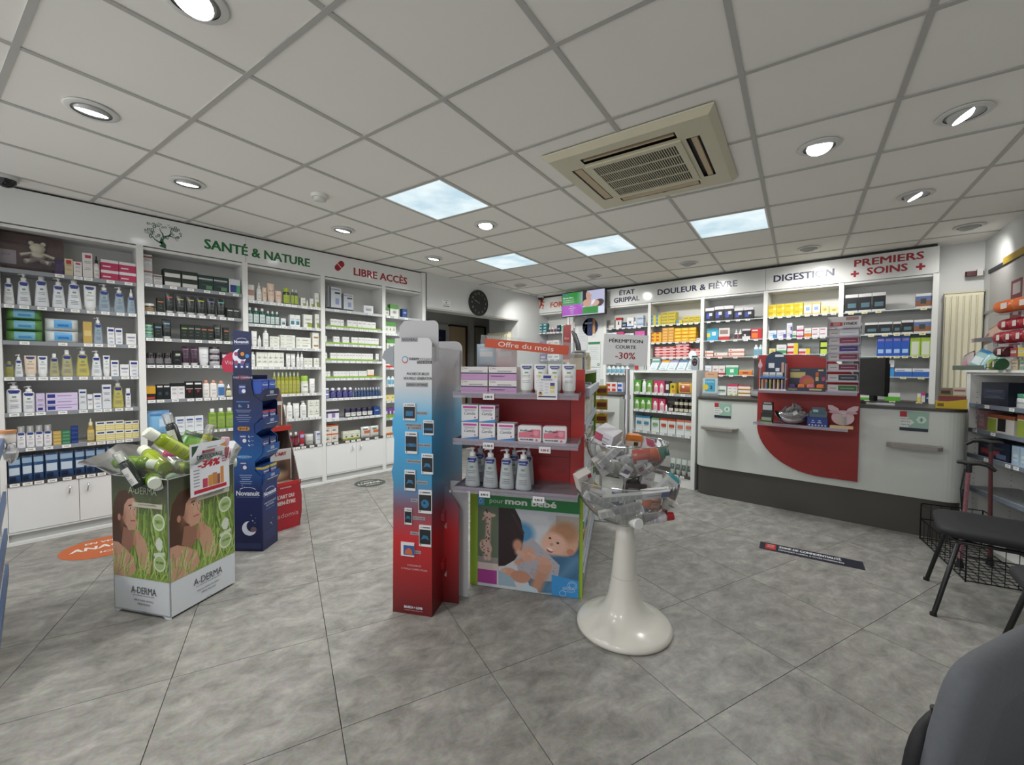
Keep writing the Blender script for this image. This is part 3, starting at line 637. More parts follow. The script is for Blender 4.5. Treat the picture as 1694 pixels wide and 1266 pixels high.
# style(w, h) -> (parts, depth of item, description, category)
S = {}
def st(k, desc, cat, fn): S[k] = (desc, cat, fn)
NB = '#26357c'
A = lambda *a: tuple(a)
st('mpump', 'white navy-badged pump bottle', 'bottle', lambda w, h: bottle(w, h, '#d6dadd', shape='cone', top='pump', badge=NB, label=None))
st('mcap', 'white navy-badged bottle', 'bottle', lambda w, h: bottle(w, h, '#d9dcdd', shape='cone', top='cap', badge=NB))
st('mbig', 'wide white navy-badged pump bottle', 'bottle', lambda w, h: bottle(w, h, '#dcdddf', shape='sq', top='pump', badge=NB, flat=.5))
st('mtube', 'white navy-badged cream tube', 'tube', lambda w, h: tube(w, h, '#dde0e0', badge=NB))
st('mpeach', 'peach navy-badged cream tube', 'tube', lambda w, h: tube(w, h, '#d9c6b0', badge=NB))
st('mblue', 'clear bluish navy-badged pump bottle', 'bottle', lambda w, h: bottle(w, h, '#a9bccb', shape='cone', top='pump', badge=NB, see=.75))
st('mdrop', 'clear bluish bottle with pointed cap', 'bottle', lambda w, h: bottle(w, h, '#a9bccb', shape='cone', top='dropper', badge=NB, see=.75))
st('myel', 'yellow oil pump bottle', 'bottle', lambda w, h: bottle(w, h, '#c9bf6a', shape='cone', top='pump', badge=NB, see=.8))
st('myelc', 'pale yellow capped bottle', 'bottle', lambda w, h: bottle(w, h, '#b9b58e', shape='cone', top='cap', badge=NB, see=.8))
st('msmal', 'small olive yellow bottle', 'bottle', lambda w, h: bottle(w, h, '#a9a452', shape='cyl', top='cap', cap='#8d8b55', badge=NB, see=.8))
st('mspray', 'white spray bottle with clear overcap', 'bottle', lambda w, h: bottle(w, h, '#e0e0e2', shape='spray', top='over', badge=NB, label='#e6e2e4'))
st('mspr1', 'slim white navy-badged spray can', 'bottle', lambda w, h: bottle(w, h, '#dfe0e2', shape='spray', top='wide', cap='#dcdcdc', badge=NB))
st('mbox', 'white navy-badged small box', 'box', lambda w, h: carton(w, h, .05, '#dedfe1', ((.12, .76, .88, .9, NB), (.3, .1, .8, .2, '#9fb0cf'))))
st('mboxs', 'small white box with grey print', 'box', lambda w, h: carton(w, h, .05, '#dcdcdc', ((.1, .62, .9, .72, '#8c90b8'),)))
st('mtall', 'tall grey-white navy-badged box', 'box', lambda w, h: carton(w, h, .06, '#cfd2d6', ((.12, .82, .88, .9, NB),)))
st('mlav', 'lavender upright box', 'box', lambda w, h: carton(w, h, .06, '#c6b9d6', ((.2, .08, .75, .22, NB),)))
st('mlavh', 'long lavender box', 'box', lambda w, h: carton(w, h, .05, '#cdbfdc', ((.04, .2, .28, .8, NB), (.34, .45, .8, .58, '#8f7fae')), ln=False))
st('myb', 'yellow-striped white box', 'box', lambda w, h: carton(w, h, .06, '#dfdcc8', ((0, .08, 1, .2, '#cdb84a'), (0, .32, 1, .44, '#d8c65a'), (0, .54, 1, .62, '#cdb84a'), (.14, .78, .86, .92, NB)), ln=False))
st('soapy', 'yellow soap box', 'box', lambda w, h: carton(w, h, .05, '#b99c55', ((.1, .35, .9, .6, '#d0b878'),), ln=False))
st('soapg', 'green soap box', 'box', lambda w, h: carton(w, h, .05, '#3d7a55', ((.1, .35, .9, .6, '#6a9c7c'),), ln=False))
st('soapb', 'navy blue soap box', 'box', lambda w, h: carton(w, h, .05, '#1f3570', ((.1, .35, .9, .55, '#35549a'),), ln=False))
st('amber', 'amber pointed-cap bottle', 'bottle', lambda w, h: bottle(w, h, '#a5812f', shape='drop', top='dropper', label='#c8b878', cap='#c9c5a0'))
st('jarblue', 'white jar with blue lid', 'jar', lambda w, h: jar(w, h, '#d8dadd', '#27489a'))
st('wipeg', 'green wipes pack', 'wipes', lambda w, h: pouch(w, h, '#5a8a48', ((.22, .15, .8, .88, '#6fa6bd'), (.34, .3, .7, .5, '#3e7fae')), .11, 'wipes_pack'))
st('wipew', 'white wipes pack', 'wipes', lambda w, h: pouch(w, h, '#cfd5d6', ((.26, .2, .8, .85, '#5b9ed0'), (.36, .32, .7, .5, '#2c6fae')), .11, 'wipes_pack'))
st('pouchb', 'blue glossy sachet pack', 'pouch', lambda w, h: pouch(w, h, '#2d4d78', ((.06, .72, .94, .92, '#8fa9c0'), (.1, .3, .9, .6, '#c0ccd8'), (.1, .08, .6, .24, '#16233d')), .03))
st('purp', 'deep purple upright box', 'box', lambda w, h: carton(w, h, .06, '#42335f'))
st('redbox', 'cream box with red badge', 'box', lambda w, h: carton(w, h, .05, '#cdbf9c', ((.2, .7, .8, .92, '#b03238'),)))
st('whred', 'white box with red badge', 'box', lambda w, h: carton(w, h, .05, '#ddd8d6', ((.25, .8, .85, .92, '#b8455a'),)))
st('whblk', 'pale bottle with black pump', 'bottle', lambda w, h: bottle(w, h, '#dcd2cf', '#1c1c1e', 'cyl', 'dropper', label='#e0d8d4'))
st('pink', 'white and crimson box', 'box', lambda w, h: carton(w, h, .08, '#ddd9dc', ((0, 0, 1, .72, '#b32a55'), (.1, .3, .55, .42, '#e0c8d0')), ln=False))
# dark hair care bay
DKG = '#1c2b25'
st('greyst', 'brown-waved grey carton', 'box', lambda w, h: carton(w, h, .09, '#b9babb', ((0, .78, 1, .9, '#7c4a38'), (.1, .3, .9, .5, '#cfcfcf'))))
st('dkbox', 'banded dark green carton', 'box', lambda w, h: carton(w, h, .1, '#202d24', ((.06, .1, .96, .55, '#cfcdc9'),), ln=False))
st('dkteal', 'dark teal carton', 'box', lambda w, h: carton(w, h, .06, '#1f3734', ((0, .7, .95, .8, '#b9bcb4'), (.5, .1, .9, .35, '#5b8a62'))))
st('whnavy', 'white carton with navy and green picture', 'box', lambda w, h: carton(w, h, .05, '#cdd3d8', ((.1, .1, .65, .6, '#26357c'), (.65, .05, 1, .6, '#4d9a6a')), ln=False))
def dkt(c): return lambda w, h: tube(w, h, '#18211e', '#d2d2d0' if c != '#7aa8c9' else '#cfd6d6', ((.15, .72, .85, .79, c),))
for k, c, d in (('o', '#c4543a', 'orange'), ('y', '#b3a860', 'straw'), ('b', '#b59a6a', 'tan'), ('l', '#a9b545', 'lime'), ('v', '#7c7bb5', 'violet'), ('t', '#5fa9a0', 'teal'), ('s', '#6fa4cc', 'sky blue'), ('g', '#8b8f8a', 'grey')):
    st('dt' + k, 'black tube with %s band' % d, 'tube', dkt(c))
def dkb(c): return lambda w, h: carton(w, h, .05, '#1d2621', ((.12, .7, .92, .78, c), (.3, .3, .7, .32, '#7c827a'), (.3, .5, .7, .52, '#7c827a')), ln=False)
for k, c, d in (('o', '#c06a4a', 'orange'), ('s', '#6f9ab5', 'blue'), ('l', '#8fae5a', 'lime'), ('g', '#8b8780', 'grey'), ('w', '#c9c9c4', 'white')):
    st('db' + k, 'dark carton with %s band' % d, 'box', dkb(c))
st('jarw', 'dark jar with white lid', 'jar', lambda w, h: jar(w, h, '#241f1a', '#d6d6d2', '#9a8058'))
st('jarg', 'green glass jar', 'jar', lambda w, h: jar(w, h, '#2f6e4b', '#8fb59a', '#7fb0a0'))
st('jard', 'dark wine jar with black lid', 'jar', lambda w, h: jar(w, h, '#31161f', '#17171a', '#6d6f70'))
st('blkbox', 'black carton with pale green band', 'box', lambda w, h: carton(w, h, .05, '#151719', ((.3, .66, .9, .8, '#aeb8a0'),)))
st('ptube', 'dark purple tube', 'tube', lambda w, h: tube(w, h, '#3a1f35', '#cfcfcf', ((.1, .8, .9, .84, '#8d6f86'),)))
st('wtube', 'white tube', 'tube', lambda w, h: tube(w, h, '#d2d2d4', '#d8d8d8'))
st('jarsil', 'silver banded purple jar', 'jar', lambda w, h: jar(w, h, '#a9a9ac', '#34202f'))
st('pwbox', 'dark plum box with white label', 'box', lambda w, h: carton(w, h, .06, '#3a2331', ((.05, .15, 1, .62, '#cfc8cc'),), ln=False))
st('promo', 'yellow and red promotional box', 'box', lambda w, h: carton(w, h, .06, '#23211e', ((0, .45, 1, 1, '#c99a2e'), (0, .08, .9, .22, '#b53a2b')), ln=False))
st('blkb', 'black carton with white lettering', 'box', lambda w, h: carton(w, h, .05, '#191a1c', ((.1, .82, .9, .92, '#cfcfcf'), (.3, .3, .7, .5, '#2a4a52')), ln=False))
st('blkr', 'black carton with red circle', 'box', lambda w, h: carton(w, h, .05, '#1b1a1b', ((.1, .82, .9, .92, '#d5d5d5'), (.35, .35, .65, .5, '#8c2530'), (.1, .55, .9, .58, '#cfc0c0')), ln=False))
st('whb', 'white carton with black top', 'box', lambda w, h: carton(w, h, .05, '#d5d3d4', ((0, .8, 1, 1, '#1a1a1c'),)))
st('worg', 'white bottle with orange cap', 'bottle', lambda w, h: bottle(w, h, '#d9d3cd', '#c98a70', 'sq', 'cap', label='#e0ddd8'))
st('wblu', 'white and blue bottle with orange cap', 'bottle', lambda w, h: bottle(w, h, '#c9d0da', '#c98a70', 'sq', 'cap', label='#3a6ea8'))
st('wdrop', 'small white dropper bottle', 'bottle', lambda w, h: bottle(w, h, '#3a352c', '#d8d8d8', 'drop', 'dropper', label='#d5cfa5'))
st('blister', 'pale blue moulded blister pack', 'pack', lambda w, h: pouch(w, h, '#7fb3d8', ((.1, .78, .95, .97, '#3f74a3'), (.5, .3, .9, .65, '#b9cfe4')), .07, 'blister_pack'))
st('whdoc', 'white box with blue logo', 'box', lambda w, h: carton(w, h, .05, '#d4d7db', ((.15, .74, .85, .84, '#34509a'),)))
st('gbot', 'green bottle with white cap', 'bottle', lambda w, h: bottle(w, h, '#6f8f2e', '#dcdcd8', 'sq', 'cap', label='#8aa548', flat=.7))
# skin cream bay
st('obox', 'white carton with tan band', 'box', lambda w, h: carton(w, h, .07, '#dbd6d0', ((0, .35, 1, .68, '#ad8571'),)))
st('wspray', 'slim white spray bottle', 'bottle', lambda w, h: bottle(w, h, '#d8d9d5', '#dcdcda', 'spray', 'dropper', label='#dfe0dc'))
st('otube', 'peach cream tube', 'tube', lambda w, h: tube(w, h, '#dcc3ae', '#dcd8d2', ((.15, .55, .85, .6, '#c8553a'),)))
st('gcap', 'dark bottle with lime cap', 'bottle', lambda w, h: bottle(w, h, '#3b4741', '#a5b92c', 'sq', 'wide', label='#a5b92c'))
st('glime', 'smoky bottle with lime label', 'bottle', lambda w, h: bottle(w, h, '#4b554f', '#cfd4cc', 'cyl', 'cap', label='#9fb53a'))
st('wgbox', 'white carton with olive square', 'box', lambda w, h: carton(w, h, .05, '#dadcd4', ((.45, .08, 1, .38, '#8e9c3a'),)))
st('wbbox', 'white carton with teal square', 'box', lambda w, h: carton(w, h, .05, '#dadedd', ((.2, .2, .85, .5, '#2f7f92'),)))
st('dkgb', 'deep green bottle with pale label', 'bottle', lambda w, h: bottle(w, h, '#0f4f43', '#cfd6d2', 'cyl', 'cap', label='#c3d2d0'))
st('cream', 'ivory skin-care carton', 'box', lambda w, h: carton(w, h, .07, '#dddfd5', ((.4, .55, .46, .9, '#8f977f'), (.1, .3, .8, .34, '#b9bdae'))))
st('creamh', 'flat ivory skin-care carton', 'box', lambda w, h: carton(w, h, .07, '#dddfd6', ((.05, .3, .25, .7, '#c6cbb9'), (.4, .4, .8, .6, '#a9ad9f')), ln=False))
st('cbrown', 'brown-striped white carton', 'box', lambda w, h: carton(w, h, .07, '#dddcd2', ((.2, .3, .9, .5, '#97754a'),), ln=False))
st('wbot', 'plain white bottle', 'bottle', lambda w, h: bottle(w, h, '#dcdedb', '#dfe0de', 'sq', 'cap', label='#e3e4e0'))
st('wpmp', 'plain white pump bottle', 'bottle', lambda w, h: bottle(w, h, '#dcdedb', '#dfe0de', 'sq', 'pump', label='#e3e4e0'))
st('wtub', 'plain white cream tube', 'tube', lambda w, h: tube(w, h, '#dcdeda', '#dfdfdc'))
st('oilb', 'yellow-green oil bottle', 'bottle', lambda w, h: bottle(w, h, '#9c9f3c', '#b9c8a0', 'cyl', 'cap', label='#a9a94a', see=.8))
st('limej', 'lime-lidded lotion jar', 'jar', lambda w, h: jar(w, h, '#c9cdb5', '#8fb43a', '#dfe0da'))
st('maroon', 'dark red syrup bottle', 'bottle', lambda w, h: bottle(w, h, '#4a1622', '#d8d5d0', 'cyl', 'cap', label='#7a2432'))
st('redtub', 'red and white tube', 'tube', lambda w, h: tube(w, h, '#a02034', '#dadada', ((.1, .5, .9, .75, '#8fa0c8'),)))
st('cjar', 'clear round jar', 'jar', lambda w, h: jar(w, h, '#b9bab5', '#c9c9c6'))
# vials bay
st('bigbox', 'large white carton with dark swoosh', 'box', lambda w, h: carton(w, h, .09, '#c9cdd2', ((0, 0, .12, 1, '#26323c'), (0, 0, 1, .1, '#26323c'), (.5, .25, .82, .52, '#8d9ac0'), (.45, .72, .9, .79, '#33363c'), (.15, .88, .9, .93, '#8b95a5')), ln=False))
st('vial', 'tiny white box with black base', 'box', lambda w, h: carton(w, h, .022, '#dcdcda', ((.2, .04, .75, .14, '#2a2a2a'), (.2, .62, .8, .72, '#9a9ca0')), ln=False))
st('vialo', 'tiny white and orange box', 'box', lambda w, h: carton(w, h, .022, '#ddd3c6', ((0, 0, 1, .25, '#c8722f'),), ln=False))
st('wdisc', 'round white dispenser tub', 'jar', lambda w, h: jar(w, h, '#2b3272', '#dcdde2', '#8e94c4'))
st('balls', 'violet bottle with white ball cap', 'bottle', lambda w, h: bottle(w, h, '#2b2a58', '#d5d5e6', 'drop', 'ball', label='#4a4a88', flat=1))
st('dball', 'small dark blue bottle with pale cap', 'bottle', lambda w, h: bottle(w, h, '#232c4c', '#a9b4c6', 'drop', 'ball', label='#33517a', flat=1))
st('pbox', 'white carton with purple picture', 'box', lambda w, h: carton(w, h, .06, '#d3d1d8', ((0, .62, 1, .85, '#2c2440'), (0, .15, .45, .6, '#7d6f9c')), ln=False))
st('djar', 'supplement jar with dark violet lid', 'jar', lambda w, h: jar(w, h, '#2a2338', '#2a2242', '#cfd0cc'))
st('navyb', 'navy blue carton', 'box', lambda w, h: carton(w, h, .06, '#21437f', ((.2, .5, .8, .62, '#a9bcd8'),), ln=False))
st('worb', 'orange-banded white carton', 'box', lambda w, h: carton(w, h, .08, '#d8d2c8', ((0, .84, 1, 1, '#c85a2e'), (.15, .3, .6, .5, '#8b8f8d'))))
st('wgreen', 'white carton with olive base', 'box', lambda w, h: carton(w, h, .06, '#d3d5c2', ((0, 0, 1, .2, '#8b9a3a'), (.4, .3, .7, .45, '#2a2a26'))))
st('wpouch', 'white pouch with orange panel', 'pouch', lambda w, h: pouch(w, h, '#c8cac5', ((.3, .4, .95, .65, '#c4683a'), (.2, .7, .7, .85, '#70757a')), .03))
st('pgbox', 'purple and green carton', 'box', lambda w, h: carton(w, h, .05, '#6d4a86', ((0, 0, 1, .35, '#7da040'), (.3, .4, .7, .7, '#cfc0da')), ln=False))
st('greenb', 'green and white herbal carton', 'box', lambda w, h: carton(w, h, .06, '#d3d6cc', ((0, .65, 1, 1, '#4c8a3a'), (.35, .25, .65, .5, '#9aa295'))))
st('redstr', 'flat white box with red strip', 'box', lambda w, h: carton(w, h, .06, '#d9d5d2', ((0, 0, 1, .6, '#c23428'),), ln=False))
# behind the counter
st('house', 'grey house-shaped box', 'box', lambda w, h: carton(w, h, .06, '#8e8e8a', ((.15, .1, .85, .4, '#c9c9c5'),)))
st('redw', 'red and white carton', 'box', lambda w, h: carton(w, h, .06, '#d6d3d1', ((0, .75, 1, 1, '#a82a2a'), (.4, .3, .6, .6, '#1c1c1c'))))
st('dkbl', 'dark blue small carton', 'box', lambda w, h: carton(w, h, .06, '#24364f', ((.2, .4, .8, .55, '#aab7c8'),)))
st('wblk', 'white carton with black mark', 'box', lambda w, h: carton(w, h, .06, '#d9dadb', ((.35, .4, .6, .6, '#1b1b1b'), (0, 0, 1, .15, '#3a5aa0'))))
st('wsm', 'small white medicine box', 'box', lambda w, h: carton(w, h, .06, '#dadcde', ((.2, .4, .8, .55, '#8d93a0'),)))
st('bbox', 'pale blue medicine box', 'box', lambda w, h: carton(w, h, .07, '#b9c8d8', ((0, .4, 1, .52, '#5a6c94'),)))
st('wblue', 'white medicine box with blue band', 'box', lambda w, h: carton(w, h, .06, '#d6dbe2', ((0, .1, 1, .35, '#3c7cc0'),)))
st('pinkb', 'bright pink medicine box', 'box', lambda w, h: carton(w, h, .06, '#c95aa0', ((.1, .5, .9, .7, '#e0a8cc'),)))
st('wpnk', 'white medicine box with pink top', 'box', lambda w, h: carton(w, h, .06, '#d8d6da', ((0, .7, 1, 1, '#c23a78'),)))
st('redbl', 'red and white lozenge box', 'box', lambda w, h: carton(w, h, .06, '#d5d2d2', ((0, .1, .7, .65, '#c43a22'),), ln=False))
st('bluer', 'white and royal blue lozenge box', 'box', lambda w, h: carton(w, h, .06, '#ccd2e0', ((0, .1, .8, .65, '#3a52a8'),), ln=False))
st('yblu', 'yellow and blue medicine box', 'box', lambda w, h: carton(w, h, .1, '#c9b93a', ((0, .2, .45, 1, '#4a8ab8'),), ln=False))
st('yel', 'yellow flat medicine box', 'box', lambda w, h: carton(w, h, .12, '#cdbb30', ((.1, .3, .9, .7, '#9a8a5a'),), ln=False))
st('yelr', 'yellow medicine box with red corner', 'box', lambda w, h: carton(w, h, .1, '#d9a92a', ((0, .5, .5, 1, '#c0481f'),), ln=False))
st('orgy', 'orange medicine box', 'box', lambda w, h: carton(w, h, .1, '#d0953a', ((.15, .3, .85, .7, '#dcb878'),), ln=False))
st('yor', 'yellow and orange medicine box', 'box', lambda w, h: carton(w, h, .12, '#e0b422', ((0, 0, 1, .18, '#c8641f'), (.2, .4, .8, .7, '#e6d060')), ln=False))
st('rdw', 'red and white medicine box', 'box', lambda w, h: carton(w, h, .12, '#d8d2d0', ((0, .35, 1, .95, '#c22a2c'), (.2, .55, .7, .75, '#e2c8c4')), ln=False))
st('brace', 'black support carton with white header', 'box', lambda w, h: carton(w, h, .07, '#16171d', ((0, .78, 1, 1, '#d0d0d2'), (.15, .2, .55, .6, '#3846a0'), (.45, .4, .8, .62, '#c9c9d0')), ln=False))
st('bookb', 'blue patch carton with yellow sun', 'box', lambda w, h: carton(w, h, .03, '#3fa3c9', ((0, .82, 1, 1, '#2c7f8e'), (0, .3, .3, .62, '#dcc23a'), (.45, .4, .8, .7, '#c9e0e8')), ln=False))
st('bookr', 'red and white heat patch carton', 'box', lambda w, h: carton(w, h, .03, '#d3cdc9', ((0, 0, 1, .3, '#b83030'), (.1, .5, .85, .85, '#8f7d74')), ln=False))
st('wrbot', 'white spray bottle with dark label', 'bottle', lambda w, h: bottle(w, h, '#d5d3d3', '#dadada', 'cyl', 'dropper', label='#5a2a30'))
st('bwr', 'white and black carton', 'box', lambda w, h: carton(w, h, .05, '#d2d0d2', ((0, .3, 1, .85, '#2c1c24'), (.2, .1, .45, .5, '#d0c9c9')), ln=False))
st('redo', 'red carton with orange flame', 'box', lambda w, h: carton(w, h, .05, '#b8262c', ((.05, .1, .6, .6, '#d8702a'), (.1, .78, .6, .9, '#ddd0d0')), ln=False))
st('oflat', 'flat white and orange tube box', 'box', lambda w, h: carton(w, h, .05, '#dad5d0', ((0, 0, 1, .3, '#d0643c'), (.1, .5, .2, .8, '#c23a2a')), ln=False))
st('bottw', 'white and teal bottle', 'bottle', lambda w, h: bottle(w, h, '#d2dce0', '#d8dcdc', 'sq', 'cap', label='#79b0c4'))
st('wredb', 'white carton with red base', 'box', lambda w, h: carton(w, h, .05, '#d8d3d0', ((0, 0, 1, .22, '#a8252d'), (.2, .5, .7, .6, '#c0654a'))))
st('grn', 'green and white carton', 'box', lambda w, h: carton(w, h, .05, '#cfd6d0', ((0, 0, 1, .78, '#45a878'), (.35, .25, .65, .6, '#d4e2d8')), ln=False))
st('orgc', 'orange flat carton', 'box', lambda w, h: carton(w, h, .05, '#d8a26c', ((0, 0, 1, .75, '#d4752c'), (.3, .3, .7, .6, '#7a4020')), ln=False))
st('gwb', 'white box with green arch', 'box', lambda w, h: carton(w, h, .05, '#d4dad4', ((.1, .45, .9, .58, '#3f7d5c'),)))
st('pgb', 'pink-topped white carton with lime corner', 'box', lambda w, h: carton(w, h, .05, '#dcdad4', ((0, .8, 1, 1, '#c03a60'), (.5, .04, 1, .2, '#a4c03c'))))
st('wrg', 'flat red and lime trimmed box', 'box', lambda w, h: carton(w, h, .05, '#dbd7cc', ((0, .75, 1, 1, '#b8323c'), (0, 0, 1, .15, '#b5bf54')), ln=False))
st('ydig', 'yellow digestion box', 'box', lambda w, h: carton(w, h, .07, '#d9c022', ((.1, .4, .6, .8, '#c2a528'), (.65, .1, .95, .45, '#e6dc90')), ln=False))
st('orn', 'white and gold carton with blue print', 'box', lambda w, h: carton(w, h, .06, '#c7b35c', ((.06, .12, .94, .85, '#dfe0e0'), (.25, .35, .75, .65, '#8aa3c6')), ln=False))
st('creb', 'cream and gold box', 'box', lambda w, h: carton(w, h, .06, '#d6cb8a', ((.3, .4, .7, .7, '#b5a06a'),), ln=False))
st('wpur', 'white box with purple corner', 'box', lambda w, h: carton(w, h, .06, '#d8d8e2', ((.7, 0, 1, .5, '#5c4c9c'),)))
st('wbl', 'white box with blue corner', 'box', lambda w, h: carton(w, h, .06, '#d6dce4', ((.6, 0, 1, .5, '#3c86c4'),)))
st('wgr', 'small white box with green band', 'box', lambda w, h: carton(w, h, .06, '#d8dad8', ((0, .1, 1, .4, '#3c9a5a'),)))
st('wmag', 'white box with magenta band', 'box', lambda w, h: carton(w, h, .06, '#dcd8da', ((0, .04, 1, .35, '#c22c6e'),)))
st('worr', 'white box with orange band', 'box', lambda w, h: carton(w, h, .06, '#dcd8d4', ((0, .04, 1, .4, '#dc7a2a'),)))
st('wrs', 'slim red printed white box', 'box', lambda w, h: carton(w, h, .06, '#dcdadc', ((.1, .5, .75, .68, '#b8305a'),), ln=False))
st('ryel', 'white red and yellow box', 'box', lambda w, h: carton(w, h, .06, '#dcd8d4', ((0, .1, .6, .5, '#d03030'), (.62, 0, 1, 1, '#e2c422')), ln=False))
st('blklim', 'black and lime box', 'box', lambda w, h: carton(w, h, .06, '#15171a', ((.15, 0, 1, .7, '#bfd84e'),), ln=False))
st('fa', 'black device carton with white header', 'box', lambda w, h: carton(w, h, .07, '#17191d', ((0, .82, 1, 1, '#d4d4d4'), (0, 0, 1, .1, '#cfcfcf'), (.2, .25, .85, .5, '#4f6f7a')), ln=False))
st('fao', 'device carton with desert picture', 'box', lambda w, h: carton(w, h, .07, '#8a5a3a', ((0, .82, 1, 1, '#d4d4d4'), (0, .5, 1, .82, '#5a6f9a'), (.3, .3, .65, .65, '#3c4040'), (0, 0, 1, .12, '#cfcfcf')), ln=False))
st('blue4', 'tall royal blue carton', 'box', lambda w, h: carton(w, h, .06, '#1d4fae', ((.1, .78, .9, .9, '#8a7cb4'), (.15, .15, .85, .35, '#9fc0e6')), ln=False))
st('limew', 'tall lime and white carton', 'box', lambda w, h: carton(w, h, .06, '#9fbf3c', ((.12, .05, .85, .78, '#cfd6c2'),), ln=False))
st('tblu', 'tall white and blue carton', 'box', lambda w, h: carton(w, h, .06, '#d3d5d6', ((0, 0, 1, .55, '#3f8fcf'), (0, .5, 1, .58, '#2a5fa8')), ln=False))
st('fblu', 'flat white and blue dressing box', 'box', lambda w, h: carton(w, h, .06, '#d3d6da', ((0, 0, 1, .6, '#2c5fae'), (.1, .68, .6, .8, '#8896b5')), ln=False))
st('fgrn', 'flat white and green box', 'box', lambda w, h: carton(w, h, .06, '#d5d8d2', ((0, 0, 1, .55, '#5cae3a'),), ln=False))
st('yred', 'narrow yellow and pink box', 'box', lambda w, h: carton(w, h, .05, '#dcc850', ((0, .55, 1, 1, '#d8d2cc'),), ln=False))
st('teal', 'teal stacked tin box', 'box', lambda w, h: carton(w, h, .06, '#2f6d74', ((.1, .4, .7, .8, '#bcd0d0'),), ln=False))
st('purb', 'purple and white strapping box', 'box', lambda w, h: carton(w, h, .06, '#6d5a8e', ((.1, .3, .8, .6, '#cfc9d8'),), ln=False))
# front display unit
def capsule_box(c, lc):
    def f(w, h):
        ps = carton(w, h, .06, c, (), name='bottle_display', ln=False); b = bottle(w * .6, h * .78, '#d2d6c8', '#dcdcda', 'sq', 'cap', label=lc, flat=.5)
        return ps + [('bottle', b[0][1], None), ('cap', b[1][1], None), ('label', b[2][1], None)]
    return f
st('gbx', 'green backing card holding a white bottle', 'box', capsule_box('#4f8f2c', '#8aa860'))
st('pbx', 'pink backing card holding a white bottle', 'box', capsule_box('#b8325a', '#d8a8b4'))
st('dbx', 'dark carton with white bottle picture', 'box', lambda w, h: carton(w, h, .06, '#2a2830', ((.2, .3, .85, .75, '#c9c9c6'),), ln=False))
st('yllw', 'yellow carton with dark ring', 'box', lambda w, h: carton(w, h, .06, '#c2aa22', ((.3, .55, .7, .8, '#4a4530'), (.4, .1, .9, .4, '#c47a3a')), ln=False))
st('bread', 'wrapped yellow pack with terracotta sleeve', 'pack', lambda w, h: pouch(w, h, '#d3b43c', ((.2, .04, .85, .98, '#a4553a'), (.35, .55, .5, .75, '#d8d0c0')), .09, 'wrapped_pack'))
st('bjar', 'small black jar with cream label', 'jar', lambda w, h: jar(w, h, '#1e1815', '#1b1716', '#c9c2a8'))
st('rjar', 'small dark red jar with white label', 'jar', lambda w, h: jar(w, h, '#4a1418', '#1f1a1a', '#d5d0cc'))
def pack(c):
    return lambda w, h: carton(w, h, .07, '#cfd2ce', ((0, .86, 1, 1, c), (.15, .42, .85, .62, c)))
st('pkb', 'white shaker pack with blue lid band', 'pack', pack('#2f7fa8')); st('pkg', 'white shaker pack with green lid band', 'pack', pack('#6fa070'))
st('pkr', 'white shaker pack with red lid band', 'pack', pack('#b8401f')); st('pks', 'white shaker pack with salmon lid band', 'pack', pack('#c8705a'))
st('gtube', 'grey-green standing tube', 'tube', lambda w, h: tube(w, h, '#b5bdb6', '#d0d4d0', ((.1, .2, .9, .6, '#4f5b56'),)))

import re
def KN(d):
    w = re.split(' with | holding ', d)[0].replace('-', '').split(); return '_'.join(w[-2:]).lower()
def fill(bay, k, rows, sh=None, back=.02, tags=True, zoff=0., shelf=None):
    """rows: (style, photo x of first edge, last edge, how many side by side, photo height, tiers)"""
    fr = bay.fr; z = bay.zs[k] + zoff + .001; n = 0
    nm = shelf or (ORDN[k] + ' shelf' if k < len(bay.zs) - 1 else 'lowest ledge')
    for row in rows:
        sty, x0, x1, cnt, hp = row[:5]; tiers = row[5] if len(row) > 5 else 1
        a0, m0 = fr.px(x0, z, back); a1, m1 = fr.px(x1, z, back); h = hp * (m0 + m1) / 2 - back * .35 * (bay.zs[k] < 1.3); tot = a1 - a0; w = tot / cnt
        desc, cat, fn = S[sty]; kk = .97 if cat in ('box',) else .95
        h = max(.02, h); ps = fn(round(w * kk, 3), round(h, 3))
        for i in range(cnt):
            n += 1
            for t in range(tiers):
                a = a0 + w * (i + .5); b = back + R.uniform(0, .006)
                if cat in ('jar', 'bottle', 'tube'): b += w * kk * (.5 if cat == 'jar' else .34)
                lab = '%s, %s along%s, %s, %s' % (desc, ORDN[min(n, 30) - 1], '' if tiers == 1 else ' tier %s up' % ['one', 'two', 'three', 'four', 'five'][t], nm, bay.short)
                p = fr.at(a, z + t * (h + .0008), b)
                o = place([(KN(desc),) + ps[0][1:]] + ps[1:], lab, cat, p, fr.phi + (R.uniform(-.05, .05) if cat != 'box' else R.uniform(-.012, .012)), desc + ' rows in the ' + bay.short)
            if tags and w > .035 or (tags and i % 2 == 0): bay.tagat(k, a0 + w * (i + .5) - bay.s0)
